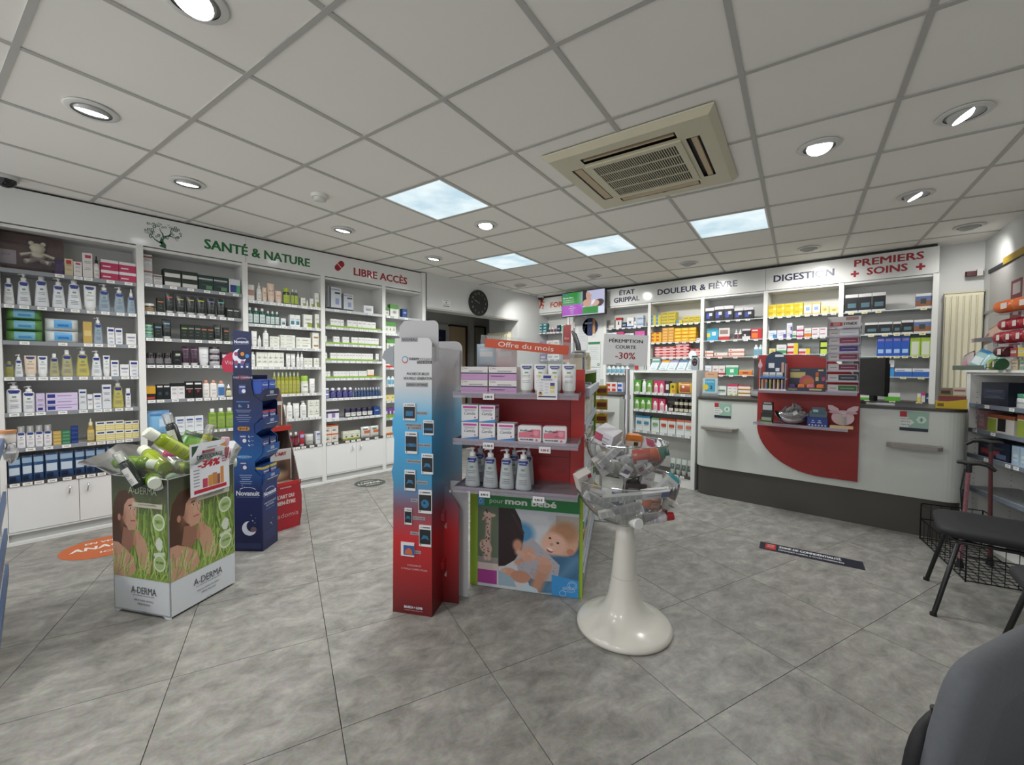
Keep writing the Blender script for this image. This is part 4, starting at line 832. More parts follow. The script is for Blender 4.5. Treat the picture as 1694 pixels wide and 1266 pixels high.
        # tags are laid in bay coordinates
L1 = Bay(FL, -.145, .585, [2.00, 1.745, 1.485, 1.225, .965, .705], 'white shelving bay of baby products under the tree emblem, next to the dome camera', 'baby care bay', split=.36)
L2 = Bay(FL, .63, 1.36, [2.01, 1.775, 1.55, 1.32, 1.02, .72], 'white shelving bay full of dark green and black haircare', 'dark haircare bay')
L3 = Bay(FL, 1.405, 2.12, [1.965, 1.735, 1.51, 1.31, 1.025, .76], 'white shelving bay of ivory skin-care under the green nature lettering', 'skin cream bay', rail='#b9bcbe')
L4 = Bay(FL, 2.165, 2.88, [1.965, 1.765, 1.575, 1.385, 1.185, .955, .72], 'white shelving bay with rows of tiny vial boxes on green strips', 'vial bay', rail='#b9bcbe')
L5 = Bay(FL, 2.925, 3.47, [1.96, 1.74, 1.53, 1.31, 1.09, .89, .67], 'narrow white shelving bay at the edge of the back room opening', 'doorway bay', rail='#a5a9ac')
part('end_panel', MB().box(.5455, .60, -.02, .28, 0, 2.585, LAM), L5.t)

# gift set with plush bear
q = MB(); q.box(-.185, .185, 0, .012, 0, .275, M('#5d463a', .7, var=.15, scale=30))
for k in range(26): x, z = R.uniform(-.17, .17), R.uniform(.02, .26); q.disc((0, 0, 0), X_, Z_, x, z, .006, M('#3f2c26', .7), n=7)
a0, m0 = FL.px(2, 2.0, .02); a1, _ = FL.px(88, 2.0, .02)
t = thing('gift_set', 'brown card gift set with cream plush bear, top shelf, baby care bay', 'gift set', FL.at((a0 + a1) / 2, 2.003, .10), FL.phi)
part('backing_card', q, t)
b = MB(); PL = M('#b9b3a2', .9, bump=.3, scale=120)
b.lathe([(.001, .085), (.03, .09), (.045, .12), (.035, .15), (.02, .16)], PL, 14, cx=.05, cy=-.035, sy=.7).lathe([(.001, .14), (.03, .15), (.042, .18), (.03, .21), (.001, .218)], PL, 14, cx=.05, cy=-.035, sy=.8)
for s_ in (-1, 1): b.lathe([(.001, .2), (.014, .205), (.014, .225), (.001, .232)], PL, 8, cx=.05 + s_ * .03, cy=-.03); b.tube([(.05 + s_ * .025, -.04, .14), (.05 + s_ * .085, -.05, .115)], [.013, .015], PL); b.tube([(.05 + s_ * .02, -.04, .09), (.05 + s_ * .06, -.07, .07)], [.017, .018], PL)
part('plush_bear', b, t); part('label', MB().rect((0, -.002, 0), X_, Z_, -.15, .05, -.055, .15, M('#c9c5c9')).text('PACK', (0, -.003, 0), X_, Z_, -.102, .11, .012, M('#5a4a7c')), t)
q = MB(); q.add([(-.185, -.06, .0), (.185, -.06, .0), (.185, -.085, .05), (-.185, -.085, .05), (.185, -.03, .20), (-.185, -.03, .20), (.185, 0, .27), (-.185, 0, .27)], [(0, 1, 2, 3), (3, 2, 4, 5), (5, 4, 6, 7)], clear('#d8c8d8', .06, '#f4f0f4', .12, 1.6), True); part('clear_wrap', q, t)
fill(L1, 0, [('purp', 91, 105.5, 1, 24), ('redbox', 107, 121.5, 1, 28), ('whred', 122, 136, 1, 25), ('whred', 137, 154, 1, 41), ('whblk', 155, 166, 1, 38), ('pink', 167, 226, 2, 16.5, 2)])
fill(L1, 1, [('mcap', 5, 25, 1, 44), ('mpump', 27, 53, 1, 53), ('mpump', 56, 83, 1, 58), ('mpump', 85.5, 110, 1, 50), ('mpump', 110.5, 137, 1, 55), ('mtube', 139, 161, 1, 42), ('mblue', 162, 185, 1, 46), ('mblue', 188, 209, 1, 43), ('mdrop', 210, 226, 1, 41)])
fill(L1, 2, [('wipeg', 8, 72, 1, 18, 3), ('wipew', 74, 132, 1, 20, 2), ('soapy', 138, 153, 1, 36), ('mblue', 154, 172, 1, 44), ('mbox', 178, 190, 1, 28), ('mbox', 191, 203, 1, 27), ('mboxs', 209, 226, 1, 19)])
fill(L1, 3, [('msmal', 8, 23, 1, 28), ('mpump', 24, 39, 1, 39), ('mpeach', 40, 62, 1, 37), ('mtube', 62.5, 80, 1, 36), ('myelc', 81, 100, 1, 40), ('myelc', 100.5, 123, 1, 46), ('myel', 125, 150, 1, 50), ('mpump', 151, 170, 1, 44), ('mtube', 171, 183, 1, 36), ('mbox', 184, 197, 1, 28), ('mboxs', 199, 214, 1, 21), ('mbox', 215, 229, 1, 27)])
fill(L1, 4, [('mbig', 10.5, 37, 1, 53), ('mbig', 38, 59, 1, 45), ('mlav', 60, 75, 1, 32), ('mlavh', 76, 130, 1, 11.2, 3), ('mtall', 131, 144, 1, 35), ('mboxs', 145, 154, 1, 26), ('mbox', 155, 169, 1, 27), ('mtall', 169.5, 185, 1, 41), ('myel', 185.5, 207, 1, 48), ('mspr1', 208, 217.5, 1, 33)])
fill(L1, 5, [('jarblue', 12, 27, 1, 15), ('mspray', 28, 87, 4, 37), ('soapy', 88, 102, 1, 7, 4), ('soapg', 102.5, 117, 1, 7, 4), ('soapb', 117.5, 130, 1, 8.5, 4), ('amber', 144, 158, 1, 40), ('myb', 159, 206, 3, 17, 2), ('myb', 206.5, 231, 2, 15.5, 2)])
fill(L1, 6, [('pouchb', 13, 36, 1, 43), ('pouchb', 36, 74, 2, 44), ('pouchb', 74.5, 98, 1, 44), ('pouchb', 98.5, 123, 1, 43), ('pouchb', 124, 176, 3, 42), ('pouchb', 177, 214, 2, 41)])
fill(L2, 0, [('greyst', 238, 253, 1, 24, 2), ('greyst', 254, 269, 1, 17), ('dkbox', 271, 328, 2, 14, 2), ('dkteal', 328.5, 378, 2, 25), ('whnavy', 379, 398, 1, 24)])
fill(L2, 1, [('jarw', 239, 258, 1, 14), ('dbo', 260, 272, 1, 24), ('dto', 274, 289, 1, 34), ('dty', 291, 308, 1, 31), ('dtb', 308.5, 325, 1, 31), ('dtl', 325.5, 342, 1, 31), ('dtv', 342.5, 359, 1, 31), ('dtt', 359.5, 375, 1, 31), ('dbw', 375.5, 396, 2, 17)])
fill(L2, 2, [('jarg', 239, 255, 1, 11, 2), ('dbs', 256, 268, 1, 25), ('dts', 268.5, 285, 1, 32), ('dbl', 300, 311, 1, 25), ('dbg', 311, 333, 2, 25), ('dbo', 333, 354, 2, 24), ('dtg', 354, 367, 1, 27), ('dbo', 370, 379, 1, 23)])
fill(L2, 3, [('jard', 242, 286, 3, 20), ('blkbox', 286.5, 300, 1, 24), ('ptube', 301, 329.5, 2, 31), ('wtube', 330, 347, 1, 30), ('jarsil', 348, 366, 1, 10, 3), ('pwbox', 367, 386, 1, 11, 2)])
fill(L2, 4, [('promo', 242, 258, 1, 24), ('blkb', 259, 282, 2, 26), ('whb', 283, 306, 2, 27), ('blkr', 307, 335, 2, 29), ('worg', 335.5, 360.5, 2, 30), ('wblu', 361, 373, 1, 28), ('wdrop', 374, 384, 1, 22)])
fill(L2, 5, [('blister', 244, 283, 1, 40), ('whdoc', 291, 337, 3, 26), ('gbot', 345, 388, 3, 35)])
fill(L3, 0, [('obox', 408.5, 421, 1, 26), ('wspray', 425, 434, 1, 31), ('otube', 434.5, 442.5, 1, 24), ('otube', 443, 456, 1, 32), ('otube', 456.5, 467.5, 1, 21), ('gcap', 469, 481, 1, 27), ('glime', 482, 494, 2, 26), ('wgbox', 498, 505.5, 1, 14), ('wspray', 507, 511, 1, 12), ('wgbox', 513, 519, 1, 14), ('wgbox', 521, 528, 1, 24)])
fill(L3, 1, [('dkgb', 409, 440, 3, 27), ('dkgb', 440.5, 463, 3, 23), ('wbbox', 465, 473, 1, 13), ('wbbox', 480, 497, 2, 20), ('wgbox', 502, 517, 1, 22), ('wgbox', 521.5, 528.5, 1, 24)])
fill(L3, 2, [('wtub', 417, 426.5, 1, 26), ('wspray', 427, 433, 1, 19), ('wpmp', 436, 446, 1, 31), ('creamh', 447, 463, 1, 6, 3), ('creamh', 464, 489, 1, 5.2, 4), ('creamh', 490, 515, 1, 9, 2), ('cbrown', 517, 528, 1, 13.5, 2)])
fill(L3, 3, [('wbot', 415, 423.5, 1, 25), ('cream', 425, 470, 5, 24), ('wtub', 474, 490, 2, 22), ('wspray', 491, 503, 2, 25), ('cream', 503.5, 517, 2, 15), ('cream', 519.5, 528.5, 1, 15)])
fill(L3, 4, [('oilb', 452, 497, 7, 37), ('limej', 499, 512, 1, 30), ('wtub', 513, 522.5, 1, 25)])
fill(L3, 5, [('cream', 458, 473, 2, 25), ('wbot', 474.5, 485.5, 1, 28), ('wtub', 486, 497, 1, 26), ('wpmp', 497.5, 508.5, 1, 29), ('cream', 510, 529, 2, 15, 2)])
fill(L3, 6, [('maroon', 478, 495, 2, 25), ('redtub', 496, 505, 1, 25), ('cjar', 506, 522, 1, 18), ('whdoc', 523, 530.5, 1, 22)])
for k, (s0_, s1_) in enumerate(((.02, .70), (.0, .66), (.0, .62), (.0, .69))):
    q = MB().box(s0_, s1_, -.002, .004, .006, .022, M('#7fae2c', .4)); part('green_strip', q, L4.sh[1 + k])
    L4.sh[1 + k].data = L4.sh[1 + k].data
    for o in [c for c in bpy.data.objects if c.parent == L4.sh[1 + k] and c.name.startswith('green_strip')]: o.location = (0, .0, L4.zs[1 + k])
for k in range(4):   # stepped dark trays the vials stand in
    part('tray', MB().box(.004, .70, .006, .12, 0, .012, M('#26282a', .5)), L4.sh[1 + k], loc=(0, 0, L4.zs[1 + k]))
fill(L4, 0, [('bigbox', 545, 565, 1, 37), ('bigbox', 566, 585, 1, 28), ('wsm', 602, 618, 1, 13)])
fill(L4, 1, [('vial', 547, 569, 4, 12), ('vial', 575, 622, 6, 12)], zoff=.012, back=.03)
fill(L4, 2, [('vial', 537, 541, 1, 11), ('vial', 552, 562, 2, 11), ('vial', 567, 578, 2, 11), ('vial', 582, 592, 2, 11), ('vial', 593, 627, 7, 11)], zoff=.012, back=.03)
fill(L4, 3, [('vial', 537, 541.5, 1, 11), ('vial', 547, 573, 5, 11), ('vial', 573, 617, 9, 11), ('vial', 622, 627, 1, 11)], zoff=.012, back=.03)
fill(L4, 4, [('vial', 537, 546.5, 2, 11), ('vial', 552, 578, 5, 11), ('vial', 579, 593, 3, 11), ('vial', 594, 607, 3, 11), ('vialo', 608, 619, 2, 13)], zoff=.012, back=.03)
fill(L4, 5, [('wdisc', 537, 546, 1, 9.5, 2), ('balls', 547, 586, 4, 18), ('dball', 587, 630, 9, 16)])
fill(L4, 6, [('pbox', 537, 561, 2, 16), ('djar', 572, 618, 5, 15), ('navyb', 619, 628.5, 1, 15)])
fill(L4, 7, [('worb', 537, 560, 2, 15, 2), ('wgreen', 568, 596, 3, 15), ('wpouch', 598, 628, 2, 19)])
fill(L5, 0, [('greenb', 637, 644, 1, 14), ('greenb', 645.5, 660, 1, 20), ('navyb', 666, 674, 1, 15)])
fill(L5, 1, [('greenb', 637, 655, 3, 19)]); fill(L5, 2, [('greenb', 640, 656, 2, 18)]); fill(L5, 3, [('redstr', 637, 656, 1, 6)])
fill(L5, 4, [('bottw', 641, 654, 2, 15)]); fill(L5, 5, [('creb', 637, 654, 2, 10)]); fill(L5, 6, [('pgbox', 637, 655, 3, 17)]); fill(L5, 7, [('vialo', 637, 656, 3, 14)])

# ---- wall behind the counter
B0 = Bay(FB, -4.80, -4.10, [1.95, 1.70, 1.47, 1.24], 'white shelving bay under the running figure emblem', 'sports bay', base=.95, glass=False, end=True, doors=False, top=2.30)
BA = Bay(FB, -3.35, -2.665, [1.95, 1.70, 1.47, 1.24], 'white shelving bay of cold remedies beside the wall screen', 'cold remedy bay', base=.95, glass=True, doors=False, top=2.30)
BB = Bay(FB, -2.62, -1.915, [1.955, 1.70, 1.475, 1.24], 'white shelving bay of yellow and red medicine stacks', 'fever bay', base=.95, glass=True, doors=False, top=2.30)
BC = Bay(FB, -1.87, -1.165, [1.96, 1.70, 1.48, 1.24], 'white shelving bay with black support cartons on top', 'joint care bay', base=.96, glass=True, doors=False, top=2.30)
BD = Bay(FB, -1.12, -.42, [1.965, 1.70, 1.50, 1.24], 'white shelving bay with yellow digestion boxes on top', 'digestion bay', base=.97, glass=True, doors=False, top=2.30)
BE = Bay(FB, -.375, .335, [1.955, 1.70, 1.465, 1.245], 'white shelving bay under the red plus signs', 'first aid bay', base=.985, glass=True, doors=False, top=2.30, end=True, tagme=TAGY)
fill(B0, 0, [('teal', 885, 905, 3, 5, 3), ('wrbot', 906, 920, 3, 10), ('dkbl', 921, 927, 1, 11), ('grn', 928, 936, 1, 12)])
fill(B0, 1, [('purb', 884, 903, 2, 9), ('wredb', 904, 925, 2, 10)]); fill(B0, 2, [('purb', 884, 903, 2, 9), ('wsm', 905, 925, 2, 9)])
fill(BA, 0, [('house', 1005, 1017, 1, 14), ('redw', 1018, 1028, 1, 17), ('dkbl', 1028.5, 1036.5, 1, 9), ('wblk', 1037, 1048, 1, 16), ('wsm', 1048.5, 1053, 1, 9), ('bbox', 1053.5, 1064, 1, 9, 2)])
fill(BA, 1, [('wblue', 1003, 1020, 2, 19), ('wpnk', 1021, 1032, 1, 20), ('wsm', 1033, 1048, 2, 17), ('pinkb', 1050, 1066, 3, 20)])
fill(BA, 2, [('wblue', 1003, 1020, 2, 18), ('wsm', 1050, 1068, 2, 18)])
fill(BA, 3, [('bottw', 1003, 1040, 5, 13), ('wgr', 1058, 1068, 1, 13)]); fill(BA, 4, [('redbl', 1003, 1021, 2, 8.5, 2), ('bluer', 1021.5, 1030, 1, 8.5, 2)])
fill(BB, 0, [('yblu', 1077, 1093, 2, 5.5, 3), ('yel', 1093.5, 1117, 2, 5, 4), ('yblu', 1118, 1129, 1, 6), ('yel', 1130, 1158, 3, 5.5, 2)])
fill(BB, 1, [('yelr', 1077, 1094, 2, 5.5, 3), ('orgy', 1095, 1114.5, 2, 4.7, 5), ('yor', 1115, 1151, 3, 5.6, 4), ('wsm', 1152, 1158, 1, 5)])
fill(BB, 2, [('rdw', 1083, 1117, 3, 4.5, 4), ('rdw', 1117.5, 1139, 2, 4.9, 5), ('rdw', 1141, 1158, 2, 4.6, 3)])
fill(BC, 0, [('brace', 1166, 1181, 1, 22), ('brace', 1181.5, 1213, 2, 24), ('brace', 1214, 1246, 2, 19)])
fill(BC, 1, [('bookb', 1169, 1188, 1, 20), ('bookr', 1188.5, 1207, 1, 20), ('wrbot', 1214, 1227, 2, 17), ('bwr', 1227.5, 1241, 1, 17), ('redo', 1242, 1261, 1, 17)])
fill(BC, 2, [('oflat', 1166, 1180, 1, 5, 2), ('oflat', 1181, 1204, 1, 7), ('oflat', 1204.5, 1231, 1, 6.5, 2), ('bottw', 1246, 1262, 2, 19)])
fill(BC, 3, [('wblue', 1166, 1177, 1, 16), ('wredb', 1178, 1199, 2, 16), ('grn', 1200, 1221, 1, 17), ('orgc', 1221.5, 1244, 1, 9)])
fill(BC, 4, [('gwb', 1186, 1201, 1, 17), ('pgb', 1203, 1220, 2, 21), ('wrg', 1220.5, 1241, 1, 7, 3)])
fill(BD, 0, [('ydig', 1270, 1328, 4, 10, 2), ('orn', 1329, 1357, 2, 19), ('creb', 1358, 1371, 1, 12), ('creb', 1372, 1387, 1, 9)])
fill(BD, 1, [('wbl', 1270, 1284, 1, 13), ('wpur', 1285, 1300, 1, 13), ('wpur', 1301, 1310, 1, 12, 2), ('wgr', 1310.5, 1317, 1, 11), ('wmag', 1317.5, 1329, 1, 9.5, 2), ('worr', 1330, 1342, 1, 15), ('wrs', 1342.5, 1368, 2, 7.5, 2), ('wrs', 1368.5, 1380, 1, 7.5, 2)])
fill(BD, 2, [('creb', 1272, 1283, 1, 10), ('wgr', 1284, 1301, 1, 16), ('ryel', 1302, 1320, 1, 9, 2), ('ryel', 1321, 1340, 1, 9), ('blklim', 1355, 1368, 1, 11, 2)])
fill(BD, 3, [('fgrn', 1300, 1330, 2, 12)])
fill(BE, 0, [('fa', 1397.5, 1465, 3, 30), ('fao', 1514, 1542, 1, 24)]); fill(BE, 1, [('fa', 1430, 1476, 2, 20), ('fa', 1477, 1490, 1, 20), ('fa', 1491, 1510.5, 1, 22), ('fao', 1511, 1541, 1, 22)])
fill(BE, 2, [('blue4', 1450, 1504, 4, 32), ('limew', 1505, 1540, 2, 30)]); fill(BE, 3, [('tblu', 1453, 1479, 1, 28), ('fblu', 1479.5, 1539, 2, 15)])
fill(BE, 4, [('fgrn', 1422, 1448, 1, 8), ('fgrn', 1463, 1489, 1, 14), ('yred', 1517, 1523, 1, 15), ('wpnk', 1524, 1530, 1, 17), ('dkbl', 1531, 1538, 1, 16)])

# ================================================================ COUNTERS
CT = M('#c8cbc6', .35, var=.015, scale=4); KICK = M('#4a4642', .5); CTOP = M('#3d3835', .35); REDP = M('#8a1f1b', .45)
def rounded(x0, x1, y0, y1, rl, rr_, n=8):
    pl = []
    for i in range(n + 1): a = math.radians(180 + 90 * i / n); pl.append((x0 + rl + rl * math.cos(a), y0 + rl + rl * math.sin(a)))
    for i in range(n + 1): a = math.radians(270 + 90 * i / n); pl.append((x1 - rr_ + rr_ * math.cos(a), y0 + rr_ + rr_ * math.sin(a)))
    return pl + [(x1, y1), (x0, y1)]
t = thing('sales_counter', 'long grey sales counter with red leaf-shaped panel and dark plinth', 'counter')
part('front_panel', MB().prism(rounded(-1.50, .47, 4.62, 5.2, .12, .12), .30, .995, CT), t); part('plinth', MB().prism(rounded(-1.49, .46, 4.635, 5.2, .12, .12), 0, .298, KICK), t)
part('worktop', MB().prism(rounded(-1.51, .48, 4.61, 5.22, .13, .13), .995, 1.018, CTOP), t)
def leaf(x0, x1, z0, z1, ax, az, bx, bz, n=14):
    P = [(x1, z0)]
    P += [(x1, z1 - bz)] + [(x1 - bx + bx * math.cos(math.radians(a)), z1 - bz + bz * math.sin(math.radians(a))) for a in [90 * i / n for i in range(1, n + 1)]]
    P += [(x0, z1), (x0, z0 + az)] + [(x0 + ax - ax * math.cos(math.radians(a)), z0 + az - az * math.sin(math.radians(a))) for a in [90 * i / n for i in range(1, n + 1)]]
    return P
part('red_panel', MB().prism(leaf(-.915, -.155, .365, 1.45, .52, .43, .45, .33), 4.598, 4.616, REDP, 1), t, 'red leaf-shaped panel')
for i, (a, b, z) in enumerate(((-.90, -.165, 1.118), (-.89, -.215, .825))):
    part('display_ledge', MB().box(a, b, 4.32, 4.60, z, z + .008, ACR).box(a, b, 4.318, 4.322, z - .012, z + .014, ACR), t)
BAGM = M('#8a8580', .4)
for a, b in ((-1.41, -1.08), (.02, .34)): part('bag_ledge', MB().prism([(a, 4.62), (a, 4.53), (a + .03, 4.50), (b - .03, 4.50), (b, 4.53), (b, 4.62)][::-1], .70, .728, BAGM), t)
def notice(x0, x1, z0, z1, lab):
    q = MB().box(x0, x1, 4.616, 4.6195, z0, z1, M('#8fb0a0', .4)); o = (0, 4.616, 0); w, h = x1 - x0, z1 - z0; T_ = M('#1c2436')
    q.rect(o, X_, Z_, x0, z0, x1, z0 + h * .16, T_).rect(o, X_, Z_, x0, z0 + h * .72, x0 + w * .25, z1, M('#a81f30'), .0009)
    q.sheet(o, X_, Z_, [(x0, z0 + h * .2), (x0 + w * .3, z0 + h * .2), (x0 + w * .52, z0 + h * .45), (x0 + w * .3, z0 + h * .7), (x0, z0 + h * .7)], M('#d5dad6'), .0009)
    for k, s_ in enumerate(('PROTECTION', 'PETITS', 'MAUX')): q.text(s_, o, X_, Z_, x0 + w * .04, z0 + h * (.58 - .15 * k), h * .075, T_, width=w * .33, align='l', off=.0016)
    q.disc(o, X_, Z_, x0 + w * .76, z0 + h * .60, h * .2, M('#c4d6cc'), .0009, n=6).rect(o, X_, Z_, x0 + w * .70, z0 + h * .57, x0 + w * .82, z0 + h * .63, M('#4f8a70'), .0014).rect(o, X_, Z_, x0 + w * .735, z0 + h * .5, x0 + w * .785, z0 + h * .7, M('#4f8a70'), .0017)
    thing('counter_notice', lab, 'notice', mb=q)
notice(-1.305, -1.15, .82, .97, 'small teal and white notice on the counter front, beside the leaflet holder'); notice(.095, .26, .83, .985, 'small teal and white notice on the counter front, near the yellow box')
t = thing('side_counter', 'short grey counter piece behind the clear bowls, with its own bag ledge', 'counter')
part('front_panel', MB().box(-3.4, -2.34, 4.56, 5.2, .12, .985, CT), t); part('plinth', MB().box(-3.39, -2.35, 4.60, 5.2, 0, .118, KICK), t); part('worktop', MB().box(-3.42, -2.335, 4.55, 5.21, .985, 1.005, CTOP), t)
part('bag_ledge', MB().prism([(-2.72, 4.56), (-2.72, 4.46), (-2.69, 4.43), (-2.46, 4.43), (-2.40, 4.56)][::-1], .775, .80, BAGM), t)
# low display unit between the counters
FU = Frame((-2.30, 4.79), (-1.55, 4.72))
DU = Bay(FU, .02, .735, [1.035, .83, .58], 'low grey white display unit standing between the two counters', 'low display unit', depth=.30, end=True, base=.13, doors=False, top=1.30, rail='#a5a9ac')
fill(DU, 0, [('gbx', 1049, 1060, 1, 21), ('wpmp', 1061, 1068, 1, 22), ('gbx', 1069, 1079, 1, 21), ('pbx', 1080, 1099, 2, 21), ('dbx', 1099.5, 1107, 1, 21), ('yllw', 1108, 1117, 1, 18), ('bread', 1118, 1146, 1, 20)])
fill(DU, 1, [('gbx', 1049, 1078, 3, 21), ('pbx', 1078.5, 1100, 2, 21), ('wpmp', 1099.5, 1103, 1, 12), ('rjar', 1104, 1113, 1, 12), ('bjar', 1114, 1146, 4, 12, 2)])
fill(DU, 2, [('pkb', 1051, 1075, 2, 25), ('pkg', 1077, 1090, 1, 24), ('pkr', 1091, 1117, 2, 25), ('pks', 1118, 1146, 2, 26)])
fill(DU, 3, [('gtube', 1107, 1145, 4, 27)])
# things on top of it
def topx(x): return FU.px(x, 1.305, .03)[0]
for k, (x, c, d) in enumerate(((1078, '#5f8a78', 'green'), (1094, '#c98a2e', 'amber'), (1108, '#8a7c98', 'mauve'), (1124, '#4c6684', 'blue'), (1140, '#a8b8c4', 'plain'))):
    q = MB(); w = .095; s_ = topx(x)
    q.add([(-w / 2, 0, 0), (w / 2, 0, 0), (w / 2, .10, .11), (-w / 2, .10, .11), (-w / 2, .11, .0), (w / 2, .11, 0)], [(0, 1, 2, 3), (3, 2, 5, 4), (0, 3, 4), (1, 5, 2), (0, 4, 5, 1)], M('#c5d0d4', .3))
    v = Vector((0, .10, .11)); L_ = v.length; v.normalize(); q.rect((0, 0, 0), X_, v, -w / 2, L_ * .78, w / 2, L_, M(c)).disc((0, 0, 0), X_, v, 0, L_ * .45, .022, M('#8fa3a8'), n=14).disc((0, 0, 0), X_, v, 0, L_ * .45, .017, M('#d5dcdc'), .001, n=14)
    q.rect((0, 0, 0), X_, v, -w * .3, L_ * .12, w * .3, L_ * .2, M('#9aa5a8'))
    thing('sloped_box', 'sloped white display box with %s top strip, on the low display unit' % d, 'box', FU.at(s_, 1.304, .05), FU.phi, 'sloped display boxes', q)
t = thing('card_holder', 'small red and grey card holder at the end of the low display unit top', 'holder', FU.at(topx(1056), 1.304, .05), FU.phi)
part('red_card', MB().box(-.06, -.015, 0, .01, 0, .06, M('#a8202c')), t); part('grey_cards', MB().box(-.01, .06, .0, .03, 0, .045, M('#a7ada8')), t)
q = MB().prism([(-.035, 0), (.035, 0), (.042, .10), (.03, .155), (-.03, .155), (-.042, .10)], 0, .012, M('#8f979c', .35), 1); q.disc(O0, X_, Z_, 0, .085, .03, M('#151517'), ry=.042)
for s_ in (-1, 1): q.disc(O0, X_, Z_, s_ * .011, .10, .006, M('#b0565c'), .001, n=8)
q.disc(O0, X_, Z_, 0, .065, .009, M('#b0565c'), .001, ry=.005, n=8).rect(O0, X_, Z_, -.03, .14, .03, .155, M('#151517'))
thing('mask_sachet', 'silver sachet with black face mask picture, end of low display unit top', 'sachet', FU.at(topx(1153) - .03, 1.304, .04), FU.phi, mb=q)
t = thing('makeup_mirror', 'small round white mirror among sloped boxes on the low display unit', 'mirror', FU.at(topx(1134), 1.304, .2), FU.phi)
part('stem', MB().tube([(0, 0, 0), (0, 0, .13)], .004, STEEL).lathe([(.03, 0), (.03, .004)], STEEL, 16), t); part('disc', ylathe(MB(), [(.045, .003), (.045, -.003)], M('#dfe4e4', .1)), t).location = (0, 0, .17)
t = thing('folded_teal_carton', 'teal grey carton leaning on the low display unit near the expiry sign', 'box', FU.at(topx(1076), 1.304, .16), FU.phi + .3, mb=MB().box(-.05, .05, 0, .03, 0, .15, M('#68807a')).rect(O0, X_, Z_, -.04, .09, .04, .13, M('#c0cccb')).rect(O0, X_, Z_, -.04, .02, .04, .06, M('#2c3a38')))

# ---- on the counter ledges (front edge y 4.34)
def cx(x, z, y=4.36): return float(onpl(x, z, y))
def onpl(x, z, y): return Frame((0, y), phi=0).px(x, z)[0]
x0, x1 = onpl(1256, 1.13, 4.36), onpl(1301, 1.13, 4.36); w = x1 - x0
t = thing('tiered_display', 'blue tiered counter display with white boxes above a row of lip balms', 'display stand', ((x0 + x1) / 2, 4.34, 1.127))
BD_ = M('#1e3048', .4); h = .34
q = MB(); arch = [(-w * .36, .02), (w * .42, .02), (w * .42, .26)] + [(w * .03 + w * .39 * math.cos(math.radians(a)), .26 + .09 * math.sin(math.radians(a))) for a in range(15, 180, 15)] + [(-w * .36, .26)]
q.prism(arch, .10, .108, BD_, 1).rect((0, .10, 0), X_, Z_, .0, .30, .065, .322, M('#c9ccd0')).rect((0, .10, 0), X_, Z_, -.05, .20, -.005, .245, M('#c9ccd0')).rect((0, .10, 0), X_, Z_, .005, .17, .035, .2, M('#c9ccd0')).rect((0, .10, 0), X_, Z_, .05, .16, .07, .25, M('#b08a7a'))
part('backing_card', q, t); part('tray', MB().box(-w / 2, w / 2, .0, .10, 0, .012, M('#cfd2d4')).box(-w / 2 + .004, w / 2 - .012, .02, .03, .10, .125, M('#3a68a8')).box(-w / 2, w / 2, .02, .10, .10, .106, M('#b8c6d4')), t)
part('side_wing', MB().box(-w / 2, -w / 2 + .004, .02, .10, .0, .24, M('#c4b8b8')).box(w / 2 - .014, w / 2 - .010, .02, .10, .0, .24, M('#c4b8b8')), t)
for k in range(3): thing('small_white_box', 'small white box, %s of three on the blue tiered display' % ORDN[k], 'box', ((x0 + x1) / 2 - w * .28 + k * w * .25, 4.37, 1.234), 0, 'white boxes on the blue display', carton(.045, .055, .03, '#d2d2d4', ((.1, .35, .9, .6, '#a9a9ac'),), name='small_box', ln=False) and MB().box(-.022, .022, 0, .03, 0, .055, M('#cfd0d2')).rect(O0, X_, Z_, -.018, .02, .018, .035, M('#9a9ba0')))
for k, c in enumerate(('#a48f74', '#5f7f8c', '#7f8f4c', '#a8808c', '#b0a27c', '#8a7c98')):
    thing('lip_balm', 'wood-capped lip balm, %s of six on the blue tiered display' % ORDN[k], 'lip balm', ((x0 + x1) / 2 - w * .38 + k * w * .145, 4.36, 1.14), 0, 'lip balms on the blue display', MB().lathe([(.0095, 0), (.0095, .058)], M(c), 10).lathe([(.009, .058), (.009, .085)], M('#a88a5c'), 10))
t = thing('pink_drop_sign', 'small pink drop-shaped sign clipped to the blue tiered display', 'sign', (x0 + .006, 4.345, 1.335), mb=MB().prism([(-.018, .02), (-.014, 0), (0, -.01), (.014, 0), (.018, .02), (.008, .045), (0, .075), (-.008, .045)][::-1], 0, .004, M('#c8a2ac'), 1))
x0, x1 = onpl(1302, 1.13, 4.36), onpl(1365, 1.13, 4.36); w = x1 - x0; xm = (x0 + x1) / 2; NV = M('#2b3346', .5); GD = M('#b5a66c', .5)
t = thing('card_display', 'navy card counter display with gold lettering and coloured tubs', 'display stand', (xm, 4.34, 1.127))
q = MB().box(-w / 2, w / 2, .09, .094, 0, .20, NV).box(-w / 2, w / 2, 0, .004, 0, .035, NV).box(-w / 2, w / 2, 0, .09, 0, .004, NV); o = (0, .09, 0)
q.rect(o, X_, Z_, -w * .46, .115, -w * .05, .165, GD).text('FLUORANCE', o, X_, Z_, -w * .44, .178, .011, GD, align='l', bold=.02, width=w * .24).text('LUMINANCE', (0, 0, 0), X_, Z_, -w * .46, .012, .011, GD, align='l', bold=.02, width=w * .24)
q.disc(o, X_, Z_, -.002, .085, w * .2, M('#a8505c'), .001, n=24).disc(o, X_, Z_, .01, .075, w * .15, M('#b06a3c'), .0014, n=24)
for a, b, c in ((.22, .13, '#b5542e'), (.22, .09, '#b5a66c'), (.38, .09, '#a8385c')): q.rect(o, X_, Z_, w * a, b, w * (a + .08), b + .035, M(c))
